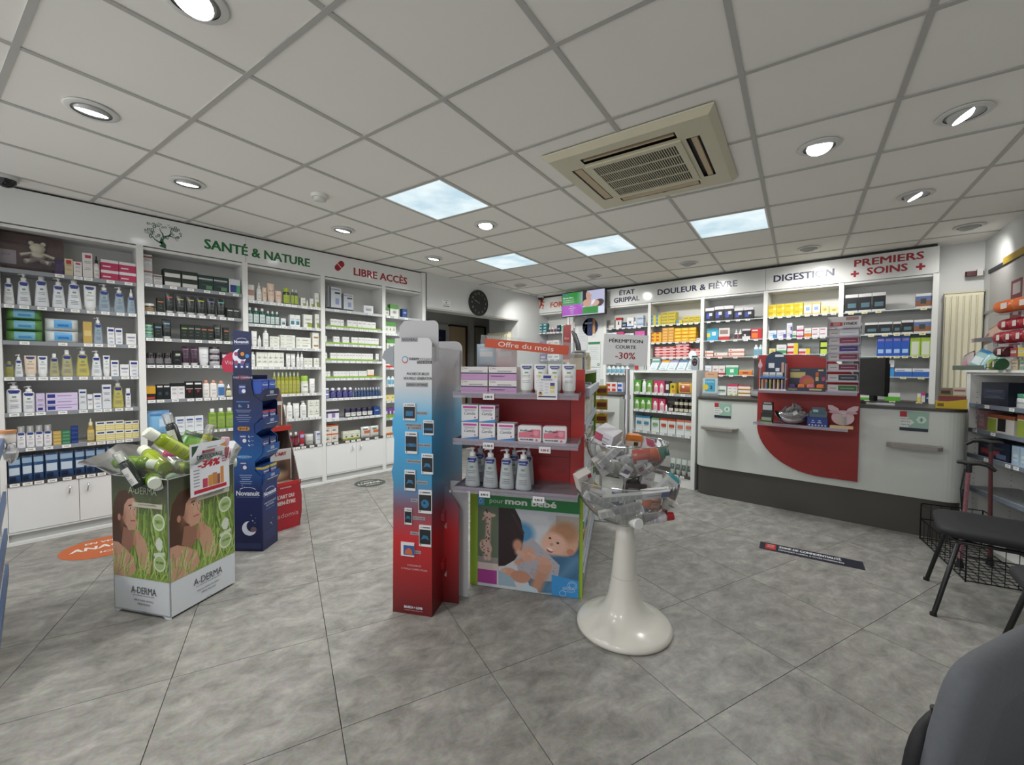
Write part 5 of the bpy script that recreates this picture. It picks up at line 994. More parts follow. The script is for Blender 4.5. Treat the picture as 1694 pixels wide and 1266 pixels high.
q.rect(o, X_, Z_, w * .28, .175, w * .42, .188, GD).rect((0, 0, 0), X_, Z_, w * .1, .012, w * .42, .026, GD); part('backing_card', q, t)
for k, (c, d) in enumerate((('#3c2a5e', 'purple'), ('#d0702e', 'orange'), ('#c9707c', 'pink'), ('#d8702a', 'orange end'))):
    thing('cosmetic_tub', 'small %s square tub on the navy card display' % d, 'tub', (xm - w * .36 + k * w * .245, 4.36, 1.1325), 0, 'tubs on the navy display', MB().box(-.027, .027, 0, .04, 0, .05, M(c, .35), .008).box(-.022, .022, .002, .038, .05, .058, M(c, .35), .006))
x0, x1 = onpl(1366, 1.13, 4.36), onpl(1421, 1.13, 4.36); w = x1 - x0; xm = (x0 + x1) / 2
t = thing('test_tower', 'tall clear counter tower stacked with self-test boxes, red lettered header', 'display stand', (xm, 4.34, 1.127))
fr_ = MB()
for z in (0, .085, .17, .255, .32, .385, .45, .52): fr_.box(-w / 2, w / 2, .004, .15, z, z + .004, ACR).box(-w / 2, w / 2, 0, .004, z, z + .016, ACR)
fr_.box(-w / 2, -w / 2 + .004, .004, .15, 0, .61, ACR).box(w / 2 - .004, w / 2, .004, .15, 0, .61, ACR); part('rack', fr_, t)
part('header', MB().box(-w / 2, w / 2, .03, .036, .53, .62, M('#b5b1b0')).rect((0, .03, 0), X_, Z_, -w * .42, .545, -w * .05, .575, M('#a8302c')).text('BIO', (0, .03, 0), X_, Z_, -w * .23, .55, .018, M('#b5b1b0'), bold=.02, off=.002).text('SYNEX', (0, .03, 0), X_, Z_, -w * .02, .552, .02, M('#22242c'), bold=.03, align='l', width=w * .4).rect((0, .03, 0), X_, Z_, .01, .59, w * .42, .615, M('#8f6f6c')), t)
for k, (c, d, z) in enumerate((('#33602e', 'green', .005), ('#222c3c', 'dark navy', .09), ('#6a1c3c', 'wine', .175), ('#7a2a4a', 'plum', .26), ('#3a2a7a', 'violet', .325), ('#8a2c52', 'berry', .39), ('#c9ccd2', 'white', .455))):
    q = MB().box(-w * .45, w * .45, .012, .12, 0, .06, M('#bdb8b8')).rect((0, .012, 0), X_, Z_, -w * .12, .012, w * .43, .055, M(c)).rect((0, .012, 0), X_, Z_, -w * .38, .028, -w * .18, .034, INK).rect((0, .012, 0), X_, Z_, -w * .05, .03, w * .35, .034, M('#a9a9ae'), .001)
    thing('self_test_box', 'flat self-test box with %s panel in the clear counter tower' % d, 'box', (xm, 4.34, 1.127 + z), 0, 'self-test boxes in the counter tower', q)
# lower ledge z .833
LZ = .834
xa = lambda x: onpl(x, LZ, 4.37)
q = MB().box(-.045, .045, 0, .06, 0, .085, M('#2b2d2b')).rect(O0, X_, Z_, -.038, .02, .038, .05, M('#8f9a88')).rect(O0, X_, Z_, -.045, .0, .045, .01, M('#6f9a3c'))
thing('dark_box', 'dark square box with pale label at the end of the lower counter ledge', 'box', (xa(1268), 4.36, LZ), 0, None, q)
thing('remedy_box', 'white and black box on top of the dark square box, lower counter ledge', 'box', (xa(1268) + .005, 4.365, LZ + .086), 0, None, MB().box(-.04, .04, 0, .05, 0, .10, M('#2d3030')).rect(O0, X_, Z_, -.036, .03, .036, .075, M('#bcc0c2')).rect(O0, X_, Z_, -.03, .085, .03, .097, M('#b0b2b4')))
bx = xa(1308)
q = MB(); q.lathe([(.045, 0), (.085, .02), (.125, .06), (.14, .105), (.143, .106), (.128, .058), (.087, .016), (.045, .004)], SHEET, 28, cap=False)
t = thing('sample_bowl', 'clear plastic bowl heaped with silver sachets on the lower counter ledge', 'bowl', (bx, 4.455, LZ), 0, None, q); t.scale = (1, .85, 1)
for k in range(26):
    a = R.uniform(0, 6.28); r = R.uniform(0, .095); z = .05 + R.uniform(0, .05) + .05 * (1 - r / .1)
    ps = pouch(.06, .04, R.choice(('#a9aaa8', '#b8b8b6', '#8f9090')), (), .008, 'sachet')
    place(ps, 'silver foil sachet heaped in the clear bowl on the counter ledge', 'sachet', (bx + r * math.cos(a), 4.455 + r * .8 * math.sin(a), LZ + z), 0, 'silver sachets in the bowl', tilt=(R.uniform(-1.2, 1.2), R.uniform(-.6, .6), R.uniform(0, 6.28)))
t = thing('blue_card_display', 'royal blue card display with small bottles on the lower counter ledge', 'display stand', (xa(1352), 4.36, LZ))
part('backing_card', MB().box(-.06, .06, .05, .054, 0, .13, M('#5f7684')).box(-.045, .05, .046, .05, .10, .16, M('#4a6470')).rect((0, .046, 0), X_, Z_, -.035, .12, .0, .14, M('#b8c2c6')), t)
q = MB().box(-.07, .07, 0, .05, 0, .075, M('#1d3478'));
for k in range(2): q.text('m', (0, 0, 0), X_, Z_, -.03 + k * .045, .045, .014, M('#c9cfe0'), bold=.02).rect((0, 0, 0), X_, Z_, -.045 + k * .045, .032, -.015 + k * .045, .036, M('#c9cfe0'))
for k in range(6): q.disc((0, 0, 0), X_, Z_, -.055 + k * .022, .012, .006, M('#b9c2dc'), n=8)
part('box', q, t)
t = thing('butterfly_card', 'pale pink butterfly-shaped card on a cream block, lower counter ledge', 'display card', (xa(1393), 4.40, LZ))
PK = M('#c4a8ae', .45); q = MB()
q.prism([(.075 * math.cos(math.radians(a)), .085 + .062 * math.sin(math.radians(a))) for a in range(0, 360, 20)], 0, .004, PK, 1)
for s_ in (-1, 1):
    q.prism([(s_ * .02, .13), (s_ * .05, .125), (s_ * .095, .15), (s_ * .10, .185), (s_ * .07, .185), (s_ * .03, .16)][::s_], -.004, 0, PK, 1)
    q.prism([(s_ * .02, .125), (s_ * .06, .115), (s_ * .095, .125), (s_ * .085, .14), (s_ * .04, .14)][::s_], -.006, -.003, M('#b8949c'), 1)
part('card', q, t); part('tester', MB().box(-.03, -.005, -.004, 0, .04, .10, M('#b5aa98')).box(.005, .022, -.006, 0, .03, .095, M('#8f9294')).box(-.02, .03, -.006, -.002, .115, .128, M('#c0b8b8')), t)
part('block', MB().box(-.08, .07, -.05, .02, 0, .02, M('#b9a57c')), t)
# monitors, leaflets, yellow box
def monitor(x, y, z, rz, lab, w=.42, h=.33):
    t = thing('monitor', lab, 'monitor', (x, y, z), rz)
    part('screen', MB().box(-w / 2, w / 2, 0, .03, .07, .07 + h, M('#0e0e10', .3)).box(-w / 2 + .02, w / 2 - .02, .03, .05, .10, h + .02, M('#161618', .5)), t)
    part('stand', MB().box(-.03, .03, .03, .06, .02, .2, BLACK).box(-.11, .11, -.04, .14, 0, .012, BLACK), t)
    return t
monitor(-.115, 4.93, 1.019, math.radians(-58), 'black monitor turned sideways behind the clear test tower')
monitor(-.99, 5.0, 1.019, math.radians(-64), 'black monitor seen edge-on behind the blue tiered display', .36)
t = thing('counter_tray', 'flat white tray with papers beside the monitor on the counter', 'tray', (.0, 4.8, 1.019), .1, mb=MB().box(-.12, .06, -.05, .05, 0, .012, WHITE))
t = thing('leaflet_holder', 'clear leaflet holder with blue patch leaflets at the counter end', 'leaflet holder', (-1.385, 4.72, 1.019))
part('holder', MB().box(-.08, .08, -.004, 0, 0, .05, SHEET).box(-.08, .08, .06, .064, 0, .17, SHEET).box(-.08, .08, -.004, .064, 0, .004, SHEET), t)
q = MB().box(-.075, .075, .006, .016, .01, .20, M('#b4bcc0')); o = (0, .006, 0); q.rect(o, X_, Z_, -.05, .06, .05, .19, M('#3f98b8')).disc(o, X_, Z_, -.045, .105, .03, M('#cdb83a'), .001, n=14).text('FLEXITOL', o, X_, Z_, 0, .155, .014, M('#cfdde0'), width=.08).text('2', o, X_, Z_, .012, .085, .035, NAVY, bold=.03)
part('leaflet', q, t); part('leaflet', MB().box(-.06, .065, .03, .04, .02, .27, M('#c29a7a')).text('Flexitol', (0, .03, 0), X_, Z_, 0, .235, .014, M('#5a4a44')), t)
t = thing('yellow_display_box', 'yellow cut-corner display box with red tins at the counter end', 'display box', (.385, 4.68, 1.019), -.05)
part('tray', MB().prism([(-.085, 0), (.085, 0), (.085, .075), (-.02, .055), (-.085, .055)], 0, .10, M('#c9ab1c'), 1).rect(O0, X_, Z_, -.075, .015, -.04, .04, M('#7a5a1a')), t)
part('tins', MB().box(-.07, .08, .015, .09, .05, .095, M('#7a3038')).box(-.07, .08, .012, .09, .095, .102, M('#9a8a2c')), t)
thing('snack_box', 'small brown picture box standing on the yellow display box', 'box', (.36, 4.71, 1.122), 0, None, MB().box(-.035, .03, 0, .05, 0, .055, M('#7d6a50')).rect(O0, X_, Z_, -.03, .01, .02, .035, M('#3a3030')))
thing('pastille_box', 'small white and red box standing on the yellow display box', 'box', (.43, 4.71, 1.122), 0, None, MB().box(-.035, .035, 0, .05, 0, .06, M('#c5bcb2')).rect(O0, X_, Z_, -.03, .03, .03, .045, M('#a05a50')))

# ================================================================ TV, posters, rack on the pillar side
x0, z1 = -4.04, 2.55
tv = Paint(384, 216, '#cfd3ee'); tv.poly([(0, .0), (.5, .0), (.5, .52), (0, .52)], '#2c8a3a'); tv.poly([(0, .52), (.5, .52), (.5, .97), (0, .97)], '#a23ab4'); tv.ell(.80, .25, .35, .6, '#b9bcd8', soft=.3)
tv.poly([(.5, .0), (.60, 0), (.64, .3), (.66, .6), (.5, .62)], '#2a2430'); tv.ell(.635, .27, .055, .24, '#c59a8a', -12); tv.ell(.60, .52, .1, .16, '#c9a091', 20); tv.ell(.69, .22, .018, .05, '#c59a8a', 0)
tv.ell(.86, .56, .13, .15, '#3c2c30', -20); tv.ell(.80, .56, .085, .12, '#d0a898', -20); tv.ell(.74, .5, .03, .12, '#e8e8ee', 30); tv.poly([(.5, .68), (.86, .68), (.86, .97), (.5, .97)], '#2c8a3a'); tv.poly([(.86, .7), (1, .7), (1, .97), (.86, .97)], '#d8dcf0')
tv.poly([(.02, .04), (.07, .04), (.07, .11), (.02, .11)], '#7a3ab0'); tv.poly([(.08, .04), (.12, .04), (.12, .11), (.08, .11)], '#3a70c8')
t = thing('wall_screen', 'wall screen showing a mother and baby, over the poster pillar', 'screen', (x0, 5.80, 2.16), math.radians(-.6))
part('bezel', MB().box(0, .81, 0, .05, -.005, .39, BLACK), t)
picture('display', (.012, 0, .008), X_, Z_, .786, .37, tv.mat('screen_picture', .95), t)
q = MB(); WT = emit('#f2f4ff', .9, 'screen_white')
q.text('Fête des Mères', (0, -.001, 0), X_, Z_, .03, .29, .022, WT, align='l', bold=.02).text('Chouchoutez-les toutes', (0, -.001, 0), X_, Z_, .03, .255, .015, WT, align='l').text('et rendez-les heureuses', (0, -.001, 0), X_, Z_, .03, .225, .015, WT, align='l')
for k, s_ in enumerate(('Remises', 'exceptionnelles', 'dès 20€', "d'achat", 'en mai')): q.text(s_, (0, -.001, 0), X_, Z_, .205, .155 - k * .03, .014, WT)
part('caption', q, t); part('bracket', MB().box(.35, .45, .05, .25, .15, .22, BLACK), t)
t = thing('round_poster', 'round navy poster with a tan tube under the wall screen', 'poster', (-3.65, 6.055, 2.0)); q = MB()
q.add([(a, -.003, b) for a, b in [(.145 * math.cos(math.radians(g)), .145 * math.sin(math.radians(g))) for g in range(0, 360, 15)]], [tuple(range(24))], M('#1f2c58')); q.rect((0, -.003, 0), X_, Z_, -.1, .045, .06, .075, M('#8f98b0')).rect((0, -.003, 0), X_, Z_, .05, -.12, .095, .12, M('#b98a52')).rect((0, -.003, 0), X_, Z_, .048, -.16, .10, -.12, M('#cfd0d2'))
part('print', q, t)
def paper(x0, x1, z0, z1, lab, c='#ccd0cf', hd=None, cr=False):
    q = MB().box(x0, x1, 6.052, 6.0555, z0, z1, M(c)); o = (0, 6.052, 0)
    if hd: q.rect(o, X_, Z_, x0 + .01, z1 - .05, x1 - .01, z1 - .012, M(hd))
    if cr: q.rect(o, X_, Z_, x1 - .055, z0 + .02, x1 - .015, z0 + .06, M('#2a6a44')).rect(o, X_, Z_, x1 - .039, z0 + .027, x1 - .031, z0 + .053, M('#c9d4cc'), .001).rect(o, X_, Z_, x1 - .048, z0 + .036, x1 - .022, z0 + .044, M('#c9d4cc'), .0012)
    lines(q, x0 + .02, x1 - .03, [z0 + (z1 - z0) * k for k in (.75, .68, .61, .54, .45, .38, .31)], M('#9aa0a4'), (0, 6.0514, 0), .002)
    thing('wall_notice', lab, 'notice', mb=q)
paper(-3.69, -3.45, 1.34, 1.76, 'white notice with green heading and green cross on the pillar', hd='#3a7a4a', cr=True); paper(-3.87, -3.70, 1.62, 2.13, 'pale sheet pinned beside the round navy poster', c='#c2c5c8'); paper(-3.68, -3.46, 1.08, 1.31, 'white notice lowest on the pillar under the green headed one')
# soft bag with strap hanging by the gondola end
t = thing('spinner_rack', 'spinner rack with red packs and a black strap, behind the monthly offer stand', 'rack', (-2.81, 4.3, 0)); t.scale = (.87, .87, .955)
part('pole', MB().tube([(0, 0, 0), (0, 0, 1.95)], .014, STEEL).lathe([(.2, 0), (.2, .02), (.03, .04)], BLACK, 20), t)
part('sign_board', MB().box(-.14, -.02, -.06, -.05, 1.45, 1.92, M('#7a3030')).text('Bien', (0, -.06, 0), X_, Z_, -.08, 1.74, .03, M('#b09080')).rect((0, -.06, 0), X_, Z_, -.14, 1.45, -.02, 1.49, M('#a8857c')).box(-.16, -.145, -.06, -.0, 1.4, 1.9, M('#8d9a96')), t)
for k in range(6): part('hanging_pack', MB().box(-.02 + .02 * (k % 3), .06 + .02 * (k % 3), -.09 + .02 * (k % 2), -.075 + .02 * (k % 2), 1.34 + .075 * (k // 2), 1.42 + .075 * (k // 2), M(('#a83838', '#c08a80', '#8a2c30')[k % 3])), t)
part('strap', MB().tube([(.0, -.06, 1.84), (.06, -.08, 1.79), (.12, -.09, 1.66), (.155, -.09, 1.5), (.14, -.08, 1.38), (.08, -.07, 1.28)], [.012, .03, .035, .032, .03, .014], M('#141416', .5), 8), t)

# ================================================================ FLOOR STANDS
def fempty(name, label, cat, fr, group=None): return thing(name, label, cat, fr.at(0, 0), fr.phi, group)
# ---- square dump bin with woman in grass
def grass_print(seed, k=1.):
    P = Paint(300, 400, '#5c6b3a'); P.grad(0, .35, '#3d4030', '#55603a'); P.grad(.35, 1, '#64793c', '#7d9440'); rs = np.random.RandomState(seed)
    for i in range(260):
        x, y = rs.rand(), .35 + .65 * rs.rand() ** .8; l = .08 + .14 * rs.rand(); c = ('#8fae52', '#55702e', '#a3bd6a', '#6f8a3c', '#465c28')[rs.randint(5)]
        P.stroke(x, y, x + (rs.rand() - .4) * .12, y - l, .0035 + .003 * rs.rand(), c, .75)
    HR, SK, SD = '#4a3020', '#bb8f78', '#8f6450'
    P.poly([(.0, .42), (.04, .25), (.14, .15), (.28, .13), (.38, .20), (.40, .34), (.30, .60), (.16, .74), (.0, .72)], HR)
    P.poly([(.0, .66), (.10, .66), (.24, .72), (.38, .80), (.42, .92), (.30, 1.), (0, 1.)], SK); P.poly([(.45, .52), (.60, .62), (.70, .84), (.66, .95), (.50, .90), (.42, .70)], SK, .95)
    P.poly([(.20, .50), (.36, .52), (.40, .66), (.30, .74), (.16, .68)], SD); P.ell(.32, .34, .125, .155, SK, 12); P.poly([(.18, .40), (.30, .53), (.42, .52), (.47, .44), (.40, .38)], SK)
    P.ell(.13, .41, .028, .035, '#b08068'); P.ell(.40, .33, .05, .09, '#c9a08a', 8, .5, .6); P.ell(.20, .42, .05, .10, SD, 10, .5, .5)
    P.poly([(.16, .38), (.14, .26), (.22, .17), (.34, .15), (.40, .20), (.30, .22), (.23, .28), (.20, .40)], HR); P.stroke(.315, .285, .355, .278, .006, '#4a2c20'); P.stroke(.40, .285, .435, .29, .006, '#4a2c20'); P.ell(.335, .312, .024, .009, '#d8ccc4'); P.ell(.338, .312, .011, .009, '#2e2622'); P.ell(.418, .315, .02, .008, '#d8ccc4'); P.ell(.42, .315, .010, .008, '#2e2622'); P.stroke(.39, .31, .405, .385, .004, '#9a6c56', .8); P.stroke(.345, .435, .415, .43, .007, '#a3564e')
    P.stroke(.42, .55, .40, .66, .02, '#a87a62'); P.stroke(.44, .53, .46, .64, .016, '#b88a70'); P.stroke(.48, .53, .50, .60, .014, '#b0826a')
    for i in range(70):
        x, y = rs.rand() * .9, .86 + .22 * rs.rand(); P.stroke(x, y, x + (rs.rand() - .3) * .2, y - .06 - .16 * rs.rand(), .0045, ('#93b155', '#b2c77e', '#6b8738')[rs.randint(3)], .7)
    for cy in (.42, .82): P.ell(.84, cy, .105, .083, '#cfd6c4', soft=.03, op=.9); P.ell(.84, cy, .092, .072, '#9db377', soft=.03, op=.35)
    P.poly([(.79, .60), (.84, .56), (.90, .60), (.90, .66), (.87, .70), (.80, .69), (.77, .64)], '#d0d5cc', .9); P.poly([(.74, .725), (.94, .705), (.94, .74), (.74, .76)], '#ccd2c6', .85)
    return P.noise(.035, seed).mat('meadow_print')
GPR = grass_print(3)
FA, FR2 = Frame((-3.07, .26), (-2.73, .44)), Frame((-2.73, .44), (-2.91, .78))
t = fempty('dump_bin', 'square cardboard dump bin printed with a woman in grass, white base', 'display bin', FA)
CW = M('#ccd0d4', .5); S_ = .385
bd = MB(); th = .006
for a in ((0, S_, 0, th), (0, S_, S_ - th, S_), (0, th, 0, S_), (S_ - th, S_, 0, S_)): bd.box(a[0], a[1], a[2], a[3], .012, .732, CW)
bd.box(th, S_ - th, th, S_ - th, .45, .455, M('#8c1f2e')); bd.prism([(0, .0), (.03, 0), (.05, .012), (S_ - .05, .012), (S_ - .03, 0), (S_, 0), (S_, .02), (0, .02)], 0, .006, CW, 1)
part('box', bd, t); DKI = M('#3b3d42')
for nm, o, u in (('front', (0, 0, 0), (1, 0, 0)), ('side', (S_, 0, 0), (0, 1, 0))):
    picture('printed_panel', (Vector(o) + Vector(u) * .003 + Vector((0, 0, .195))), u, Z_, S_ - .006, .535, GPR, t, .0015)
    q = MB(); q.text('A-DERMA', o, u, Z_, .22, .60 + .045, .036, M('#9aa38c'), width=.19, bold=-.005, off=.004).rect(o, u, Z_, .15, .575, .35, .60, M('#b9b5a4'), .003).text('LA DERMATOLOGIE VÉGÉTALE', o, u, Z_, .25, .588, .006, M('#5a5a44'), off=.005, bold=.01)
    q.text('BIO', o, u, Z_, .324, .50, .018, M('#6f8f4a'), off=.004, bold=.02).text('43 000', o, u, Z_, .324, .29, .012, M('#5a7a3c'), off=.004, bold=.02)
    q.text('A-DERMA', o, u, Z_, .21, .115, .036, DKI, width=.17, bold=-.005, off=.003).text('AVOINE RHEALBA', o, u, Z_, .21, .102, .006, DKI, width=.15, off=.003).text('MIEUX DANS SA PEAU,', o, u, Z_, .21, .075, .009, DKI, off=.003).text('MÊME FRAGILE', o, u, Z_, .21, .055, .009, DKI, off=.003).text('PIERRE FABRE', o, u, Z_, .21, .018, .004, DKI, off=.003)
    part('lettering', q, t)
# clear bag liner
q = MB(); ring = []
for k, (s_, z) in enumerate(((.0, .72), (.02, .78), (.045, .84))):
    for i in range(24):
        e = i / 24 * 4; side = int(e); f_ = e - side; P_ = [(0, 0), (1, 0), (1, 1), (0, 1)]; a, b = P_[side], P_[(side + 1) % 4]
        x, y = a[0] + (b[0] - a[0]) * f_, a[1] + (b[1] - a[1]) * f_; x, y = (x - .5) * (S_ - .012 + 2 * s_) + S_ / 2, (y - .5) * (S_ - .012 + 2 * s_) + S_ / 2
        wob = .012 * k * math.sin(i * 2.3 + k) - (.05 * k if x < .06 else 0) * (.6); ring.append((x + (wob if side % 2 else -abs(wob) * .3) - (.05 * k if x < .03 else 0), y + wob * .5, z + .012 * math.sin(i * 1.7 + k * 2) * k - (.015 * k if i in (0, 1, 23) else 0)))
q.add(ring, [(k * 24 + i, k * 24 + (i + 1) % 24, (k + 1) * 24 + (i + 1) % 24, (k + 1) * 24 + i) for k in range(2) for i in range(24)], clear('#c8cec8', .10, '#f0f4f0', .12, 1.5), True)
thing('clear_liner', 'clear plastic liner flaring over the rim of the printed dump bin', 'bag liner', FA.at(0, 0), FA.phi, mb=q)
# items heaped in the bin: local x, y, z of centre, direction, kind
def heap(fr, x, y, z, ps, label, cat, rot, group=None):
    p = fr.at(x, z, y); return place(ps, label, cat, p, 0, group, tilt=(rot[0], rot[1], rot[2] + fr.phi))
GBT = lambda: bottle(.07, .25, '#8a9c22', '#d4d6c8', 'cyl', 'wide', label='#9fae3a', flat=1, gloss=.15)
GBD = lambda: bottle(.072, .25, '#5f7d22', '#c9cfc0', 'cyl', 'wide', label='#72912e', flat=1, gloss=.15)
PB = lambda: bottle(.052, .205, '#2c302f', '#dadad6', 'spray', 'over', label='#c9cac4', flat=1)
dr = math.pi / 2
heap(FA, -.015, .07, .745, GBD(), 'green bottle lying on the liner edge, pointing away from the poster', 'bottle', (0, dr * .98, .5))
heap(FA, .02, .02, .80, GBD(), 'upper green bottle lying across the bin, clear cap towards the shelves', 'bottle', (0, dr * 1.02, .12))
heap(FA, .30, .05, .775, GBT(), 'yellow-green bottle slanting down beside the black label foamer', 'bottle', (0, -dr * .80, -.25))
heap(FA, .34, .16, .82, GBT(), 'yellow-green bottle behind the poster edge of the bin', 'bottle', (.2, -dr * .55, 1.0))
heap(FA, .245, -.03, .695, PB(), 'foamer bottle with white overcap and black and white label, hanging over the bin rim', 'bottle', (.18, -.50, 0))
heap(FA, .30, .13, .86, PB(), 'foamer bottle with overcap standing highest in the bin', 'bottle', (.1, -.25, .2))
heap(FA, .30, .26, .80, bottle(.05, .18, '#9a9c4a', '#dadad6', 'spray', 'over', label='#b5b8a8', flat=1), 'pale foamer bottle behind the price poster of the bin', 'bottle', (-.1, .25, 0))
place(pouch(.20, .15, '#3f7a24', ((.2, .4, .7, .7, '#6f9a3a'), (.05, .8, .95, .95, '#1c1e1a')), .05, 'refill_pouch'), 'green refill pouch with black corner on top of the bin', 'pouch', FA.at(.30, .80, .20), 0, tilt=(-.5, .35, FA.phi + .6))
place(pouch(.15, .10, '#b8386c', ((.1, .3, .9, .6, '#d070a0'),), .05, 'pink_pouch'), 'pink pouch at the back of the bin', 'pouch', FA.at(.10, .80, .22), 0, tilt=(-.6, -.1, FA.phi))
heap(FA, .20, .04, .70, carton(.16, .07, .05, '#8a7a2c', ((.1, .2, .6, .8, '#3a3420'), (.7, .2, .95, .8, '#c9c9bc')), ln=False), 'olive and black carton under the bottles in the bin', 'box', (.2, .25, .3))
heap(FA, .31, .03, .70, jar(.065, .05, '#26241f', '#d4d4cf', '#7a7466'), 'dark jar with white lid against the bin rim', 'jar', (dr * .9, .3, .5))
heap(FA, .33, .06, .72, jar(.06, .045, '#a8c0a4', '#9ab49a', '#c8d2c4'), 'pale green round jar against the bin rim by the poster', 'jar', (dr, 0, 1.2))
heap(FA, .15, .10, .72, GBD(), 'deep green bottle low in the heap, middle of the bin', 'bottle', (0, dr, -.6)); heap(FA, .10, .25, .72, GBT(), 'yellow-green bottle lying at the back of the bin', 'bottle', (0, dr, .2)); heap(FA, .22, .22, .73, GBD(), 'green bottle lying under the green pouch', 'bottle', (0, dr, 1.0))
heap(FA, .37, .31, .70, bottle(.055, .2, '#9c2c4c', '#c9a0ac', 'cyl', 'wide', label='#b8486a', flat=1), 'raspberry bottle at the far corner of the bin', 'bottle', (-.1, .1, 0))
# price poster
A0, A1, A2, A3 = [FR2.at(s_, z, -.02) for s_, z in ((.102, .607), (.322, .608), (.366, .885), (.114, .895))]
o = Vector(A0); u = (Vector(A1) - o).normalized(); v = (Vector(A3) - o); v = (v - u * v.dot(u)).normalized(); w, h = .235, .285
q = MB(); q.rect(o, u, v, 0, 0, w, h, M('#d9d9de', .5), 0).rect(o, u, v, 0, 0, w, h, M('#c9c9ce', .5), -.001); RD = M('#b01f30')
q.rect(o, u, v, .02, .012, w - .02, .032, RD).text('GARANCIA', o, u, v, w * .55, h * .88, .008, M('#6a6a6a')).rect(o, u, v, w * .3, h * .80, w * .62, h * .85, RD).text('DESTOCKAGE', o, u, v, w * .5, h * .69, .022, M('#222226'), width=w * .66, bold=.02).text('-34%', o, u, v, w * .47, h * .52, .036, RD, width=w * .55, bold=.05, shear=.2)
q.sheet(o, u, v, [(.012, h - .07), (.012, h - .012), (.05, h - .012), (.035, h - .04)], M('#2c4a32')).sheet(o, u, v, [(w - .06, h - .03), (w - .012, h - .012), (w - .012, h - .045)], M('#c98a3a'))
for a, b, c, d in ((.30, .42, .30, '#b83a52'), (.44, .54, .34, '#c98a3c'), (.55, .66, .37, '#b87a3a'), (.67, .74, .33, '#8a4a3a'), (.76, .84, .46, '#c9823c')): q.rect(o, u, v, w * a, h * .13, w * b, h * c, M(d), .001)
for k in range(6): q.rect(o, u, v, w * .08, h * (.18 + .06 * k), w * .22, h * (.20 + .06 * k), M('#8a8a92')); 
for k in range(3): q.rect(o, u, v, w * .80, h * (.55 + .05 * k), w * .92, h * (.575 + .05 * k), M('#b8707c'))
thing('price_poster', 'white destocking poster minus 34 percent taped to the dump bin', 'poster', mb=q)

# ---- navy sleep-aid stand
FN = Frame((-3.43, .92), (-3.28, 1.05)); t = fempty('sleep_aid_stand', 'tall navy cardboard stand with crescent moon and stepped trays', 'display stand', FN)
def navy_ramp():
    m = bpy.data.materials.new('navy_print'); m.use_nodes = True; nt = m.node_tree; b = nt.nodes['Principled BSDF']; N = nt.nodes.new
    tc = N('ShaderNodeTexCoord'); sx = N('ShaderNodeSeparateXYZ'); r = N('ShaderNodeValToRGB'); mr = N('ShaderNodeMapRange'); mr.inputs['From Max'].default_value = 1.6
    e = r.color_ramp.elements; e[0].position = 0; e[0].color = lin('#10163f'); e[1].position = 1; e[1].color = lin('#17204a')
    for p_, c in ((.26, '#12205a'), (.42, '#175290'), (.55, '#16336c'), (.7, '#141a3c')): k = e.new(p_); k.color = lin(c)
    nt.links.new(tc.outputs['Object'], sx.inputs[0]); nt.links.new(sx.outputs[2], mr.inputs[0]); nt.links.new(mr.outputs[0], r.inputs[0]); nt.links.new(r.outputs[0], b.inputs['Base Color']); b.inputs['Roughness'].default_value = .35; return m
NVP = navy_ramp(); D = .19
side = [(0, 0), (.198, 0), (.198, .53), (.15, .575), (.15, .64), (.205, .70), (.205, .80), (.15, .845), (.15, .905), (.208, .96), (.208, 1.06), (.15, 1.11), (.135, 1.17), (.135, 1.555), (.008, 1.567)]
part('side_panel', MB().prism(side, 0, .005, NVP, 1), t); part('side_panel', MB().prism([(x, min(z, 1.25)) for x, z in side], D - .005, D, NVP, 1), t)
part('back_panel', MB().box(0, .004, 0, D, 0, 1.25, NVP), t); part('front_panel', MB().box(.194, .199, .005, D - .005, 0, .53, NVP), t)
TR = [.50, .70, .90, 1.10]
for z in TR:
    q = MB(); q.box(.01, .20, .006, D - .006, z, z + .003, NVP)
    q.add([(.20, .004, z - .03), (.20, D - .004, z - .03), (.222, D - .004, z + .01), (.222, .004, z + .01), (.222, D - .004, z + .055), (.222, .004, z + .055), (.12, .004, z - .09), (.12, D - .004, z - .09)], [(0, 1, 2, 3), (3, 2, 4, 5), (6, 7, 1, 0)], NVP)
    q.sheet((0, .004, 0), X_, Z_, [(.12, z - .09), (.20, z - .03), (.222, z + .01), (.222, z + .055), (.19, z + .02), (.12, z + .02)], NVP, .0002)
    q.rect((.222, 0, 0), (0, 1, 0), Z_, D * .38, z + .018, D * .62, z + .04, M('#8c93a6')).rect((.222, 0, 0), (0, 1, 0), Z_, D * .15, z + .006, D * .85, z + .010, M('#a9b4cc')); part('tray', q, t)
CRE = M('#cfd3e0', .4); q = MB()
def moon(q, o, u, v, x, z, r, m, off=.001):
    P = [(x + r * math.cos(math.radians(a)), z + r * math.sin(math.radians(a))) for a in range(80, 331, 10)]; P += [(x + r * .42 + r * .80 * math.cos(math.radians(a)), z + r * .30 + r * .80 * math.sin(math.radians(a))) for a in range(300, 118, -12)]
    q.sheet(o, u, v, P, m, off)
def logo(q, o, u, v, x, z, w, off=.001):
    q.text('Novanuit', o, u, v, x, z, w * .2, CRE, width=w, bold=.03, off=off)
    P = [(x + w * .36 * math.cos(math.radians(a)), z + w * .24 + w * .12 * math.sin(math.radians(a))) for a in range(15, 166, 15)]; P += [(x + w * .34 * math.cos(math.radians(a)), z + w * .22 + w * .12 * math.sin(math.radians(a))) for a in range(165, 14, -15)]
    q.sheet(o, u, v, P, CRE, off); q.rect(o, u, v, x - w * .48, z - w * .07, x + w * .48, z - w * .055, M('#8d96b4'), off)
logo(q, O0, X_, Z_, .07, 1.475, .10); logo(q, O0, X_, Z_, .098, .40, .165)
